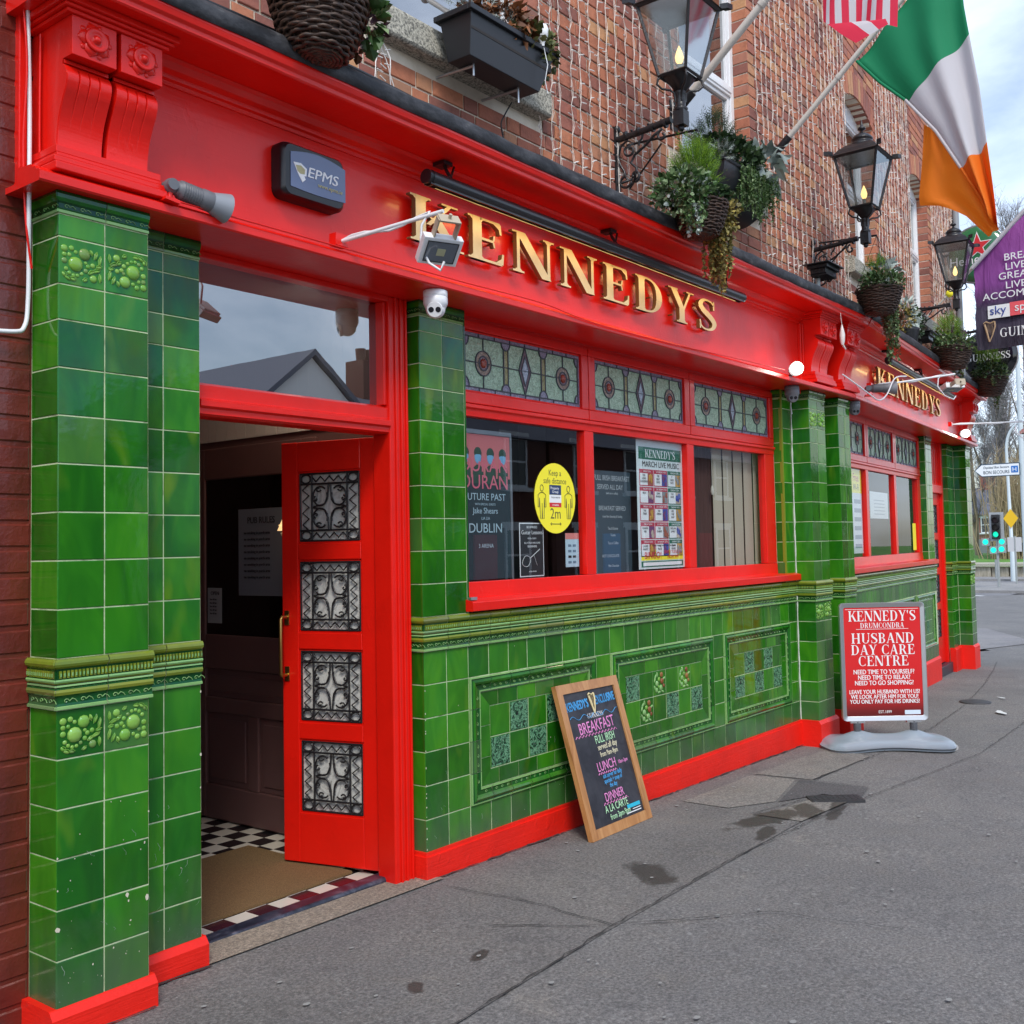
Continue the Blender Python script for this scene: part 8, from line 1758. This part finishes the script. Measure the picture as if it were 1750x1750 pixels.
# brick house with slate roof
HB = mat('red_house_brick', (.33, .10, .06), .85); _p = wpos(HB); _b = N(HB, 'ShaderNodeTexBrick'); _b.inputs['Scale'].default_value = 1.0; _b.inputs['Color1'].default_value = (.36, .10, .055, 1); _b.inputs['Color2'].default_value = (.26, .07, .045, 1); _b.inputs['Mortar'].default_value = (.35, .25, .2, 1); _b.inputs['Brick Width'].default_value = .23; _b.inputs['Row Height'].default_value = .085; _b.inputs['Mortar Size'].default_value = .008
L(HB, vmap(HB, N(HB, 'ShaderNodeTexCoord').outputs['Object'], (1, 1, 1)), _b.inputs['Vector']); L(HB, _b.outputs['Color'], PB(HB).inputs['Base Color'])
SLATE = mat('blue_grey_slate', (.13, .14, .18), .7); WG = mat('house_window_glass', (.04, .05, .06), .08)
def house(loc, rz, lab, w_, d_, h_, rise, wins, wallm=HB, gable=False, doors=(), group=None, roofm=None, chim=True):
    """local: front faces -x ... width along y"""
    rt_ = empty('brick_house', loc, rz, lab, 'house', group); a = MB(); a.box(0, d_, 0, w_, -1.5, h_)
    if gable: a.prism([(0, h_), (w_, h_), (w_ / 2, h_ + rise)], .001, d_ - .001, 'x'); r_ = MB(); 
    a.build('wall', wallm, rt_); r_ = MB()
    if gable:
        for (p, q) in (((-.2, h_ - .12), (w_ / 2, h_ + rise + .06)), ((w_ + .2, h_ - .12), (w_ / 2, h_ + rise + .06))): r_.prism([p, q, (q[0], q[1] + .15), (p[0], p[1] + .15)], -.15, d_ + .15, 'x')
    else: r_.prism([(-.35, h_ - .05), (d_ / 2, h_ + rise), (d_ + .35, h_ - .05)], 0, 1, 'y', 0, xf=Matrix.Diagonal((1, w_ + .3, 1, 1)) @ Matrix.Translation((0, -.01, 0)))
    ro = r_.build('roof', roofm or SLATE, rt_)
    if chim: c_ = MB(); c_.box(d_ / 2 - .4, d_ / 2 + .4, w_ * .5 - .6, w_ * .5 + .6, h_ + rise * .4, h_ + rise + 1.1); [c_.lathe([(.13, 0), (.15, .4)], 8, (d_ / 2, w_ * .5 - .35 + .35 * k, h_ + rise + 1.1)) for k in range(3)]; c_.build('chimney', wallm, ro)
    for (y, z, ww, wh) in wins:
        f = MB(); 
        for (a0, b0, c0, d0) in ((y, y + ww, z, z + .08), (y, y + ww, z + wh - .08, z + wh), (y, y + .08, z + .081, z + wh - .081), (y + ww - .08, y + ww, z + .081, z + wh - .081), (y + .081, y + ww - .081, z + wh * .5, z + wh * .5 + .06)): f.box(-.05, .04, a0, b0, c0, d0)
        f.box(-.16, .02, y - .12, y + ww + .12, z - .12, z - .001); f.box(-.03, .02, y - .12, y + ww + .12, z + wh + .001, z + wh + .18); fo = f.build('window', PW, rt_); g_ = MB(); g_.box(-.02, .03, y + .05, y + ww - .05, z + .05, z + wh - .05); g_.build('pane', WG, fo)
    for (y, ww, wh, mt) in doors: f = MB(); f.box(-.06, .04, y, y + ww, -.6, wh); f.build('door', mt, rt_)
    return rt_
house((96, 17.5, -1.2), 0, 'red brick house with a blue slate roof behind the traffic light', 11, 8, 4.6, 2.6, [(.9, .3, 1.3, 1.9), (3.4, .3, 1.3, 1.9), (4.4, 2.9, .8, 1.4), (.9, 2.9, .9, 1.4), (3.5, 2.9, .9, 1.4)])
a = MB(); a.tube([(0, 0, -.5), (0, 0, 1.2)], .05, 6); b = MB(); b.box(-.04, .04, -.5, .5, .25, 1.35)
thing_mb('utility_box', 'pale square cabinet sign on the grass bank in front of the red brick house', 'sign', (84, 19.55, -.2), [('post', a, POST), ('plate', b, flat('pale_plate', (.45, .45, .43)))])

# ================================================================ other side of the street (what the glass and glaze mirror)
ground_sheet('opposite_pavement', [(-60, -16), (60, -16), (60, -12.5), (-60, -12.5)], variant(ASPH, 'opposite_paving', (1.5, 1.5, 1.5)), -.02)
RD = R(90)
REND = flat('white_render', (.86, .86, .84), .9); TERR = mat('dark_terrace_brick', (.14, .055, .04), .9)
_k = [(1.2, .6, 1.2, 1.7), (4.2, .6, 1.2, 1.7), (1.2, 3.5, 1.1, 1.5), (4.2, 3.5, 1.1, 1.5)]
house((-14, -16, -.2), -RD, 'long low grey building across the street opposite the left of the pub', 22, 8, 3.9, .6, [(2, .7, 2, 1.3), (7, .7, 2, 1.3), (12, .7, 2, 1.3), (17, .7, 2, 1.3)], flat('grey_lowrise', (.16, .155, .15), .9), chim=False)
for o in list(bpy.data.objects):
    pass
def across(x0, lab, w_, h_, rise, wins, wallm, gable=False, doors=(), chim=True):
    r_ = house((x0, -16, -.2), -RD, lab, w_, 9, h_, rise, wins, wallm, gable, doors, 'houses across the street', chim=chim); r_.matrix_basis = Matrix.Translation((x0 + 0, -16, -.3)) @ Matrix.Rotation(-RD, 4, 'Z') @ Matrix.Scale(1, 4); return r_
across(10.4, 'white rendered gable-fronted house across the street', 5.2, 4.3, 2.1, [(.7, .6, 1.2, 1.6), (3.4, .6, 1.2, 1.6)], REND, True, [(2.2, .9, 2.0, PBL)], chim=False)
for i, xx in enumerate((15.9, 22.4, 28.9, 35.4, 41.9)):
    across(xx, ['first', 'second', 'third', 'fourth', 'fifth'][i] + ' dark brick terraced house right of the white gable across the street', 6.3, 5.0, 1.5, _k, TERR, False, [(2.8, 1.0, 2.1, (PBL if i % 2 else PR))])
# ---------------------------------------------------------------- knocks and chips in the glaze
CHIP = mat('exposed_biscuit', (.62, .58, .44), .8); chips = MB(); rr = random.Random(12)
def chip(F, u, z, r_, n=9):
    pts = [(u + r_ * rr.uniform(.5, 1.15) * math.cos(2 * PI * k / n), z + r_ * rr.uniform(.7, 1.5) * math.sin(2 * PI * k / n)) for k in range(n)]
    chips.add([F @ Vector((x, -.0030 + .00001 * rr.random(), zz)) for x, zz in pts], [tuple(range(n))])
FP, FS, FQ, FW_ = FRONT(XA, YA), SIDE(XA, -.022), FRONT(XA + WA, -.04), FRONT(0, 0)
for (u, z, r_) in ((.238, .345, .007), (.242, .325, .004), (.309, .318, .009), (.004, .300, .008), (.004, .42, .003), (.003, .52, .003), (.30, .50, .004), (.19, .19, .003), (.25, .26, .003), (.315, .60, .003), (.12, .16, .003), (.28, .15, .002)): chip(FP, u, z, r_)
for (u, z, r_) in ((.303, .72, .005), (.304, .95, .004), (.302, .60, .003), (.15, .40, .002), (.22, .33, .002)): chip(FQ, u, z, r_)
for k in range(16): chip(FW_, .0035, .07 + k * .045 * rr.uniform(.9, 1.1), rr.uniform(.002, .0045))
for k in range(26): chip(FW_, rr.uniform(.02, 4.1), rr.uniform(.08, .95), rr.uniform(.0012, .0030))
for k in range(22): chip(FP, rr.uniform(.02, .30), rr.uniform(.08, .7), rr.uniform(.0008, .0022))
chips.build('glaze_chips', CHIP, pub, kind='stuff')
# hairline crazing and scuffs on the lowest tiles
scf = MB(); SCF = mat('scuff', (.30, .36, .30), .6)
def scuff(F, u, z, l, an, w_=.0008):
    p = [(u + l * t * math.cos(an) + .004 * math.sin(t * 5), z + l * t * math.sin(an)) for t in (0, .33, .66, 1)]
    scf.add([F @ Vector((x + dx, -.0026, zz)) for x, zz in p for dx in (-w_, w_)], [(0, 1, 3, 2), (2, 3, 5, 4), (4, 5, 7, 6)])
for k in range(46): F_ = rr.choice((FP, FW_, FQ)); scuff(F_, rr.uniform(.02, .28) if F_ is not FW_ else rr.uniform(.02, 1.1), rr.uniform(.10, .55), rr.uniform(.006, .035), rr.uniform(0.6, 2.4), rr.uniform(.0003, .0007))
scf.build('scuff_marks', SCF, pub, kind='stuff')
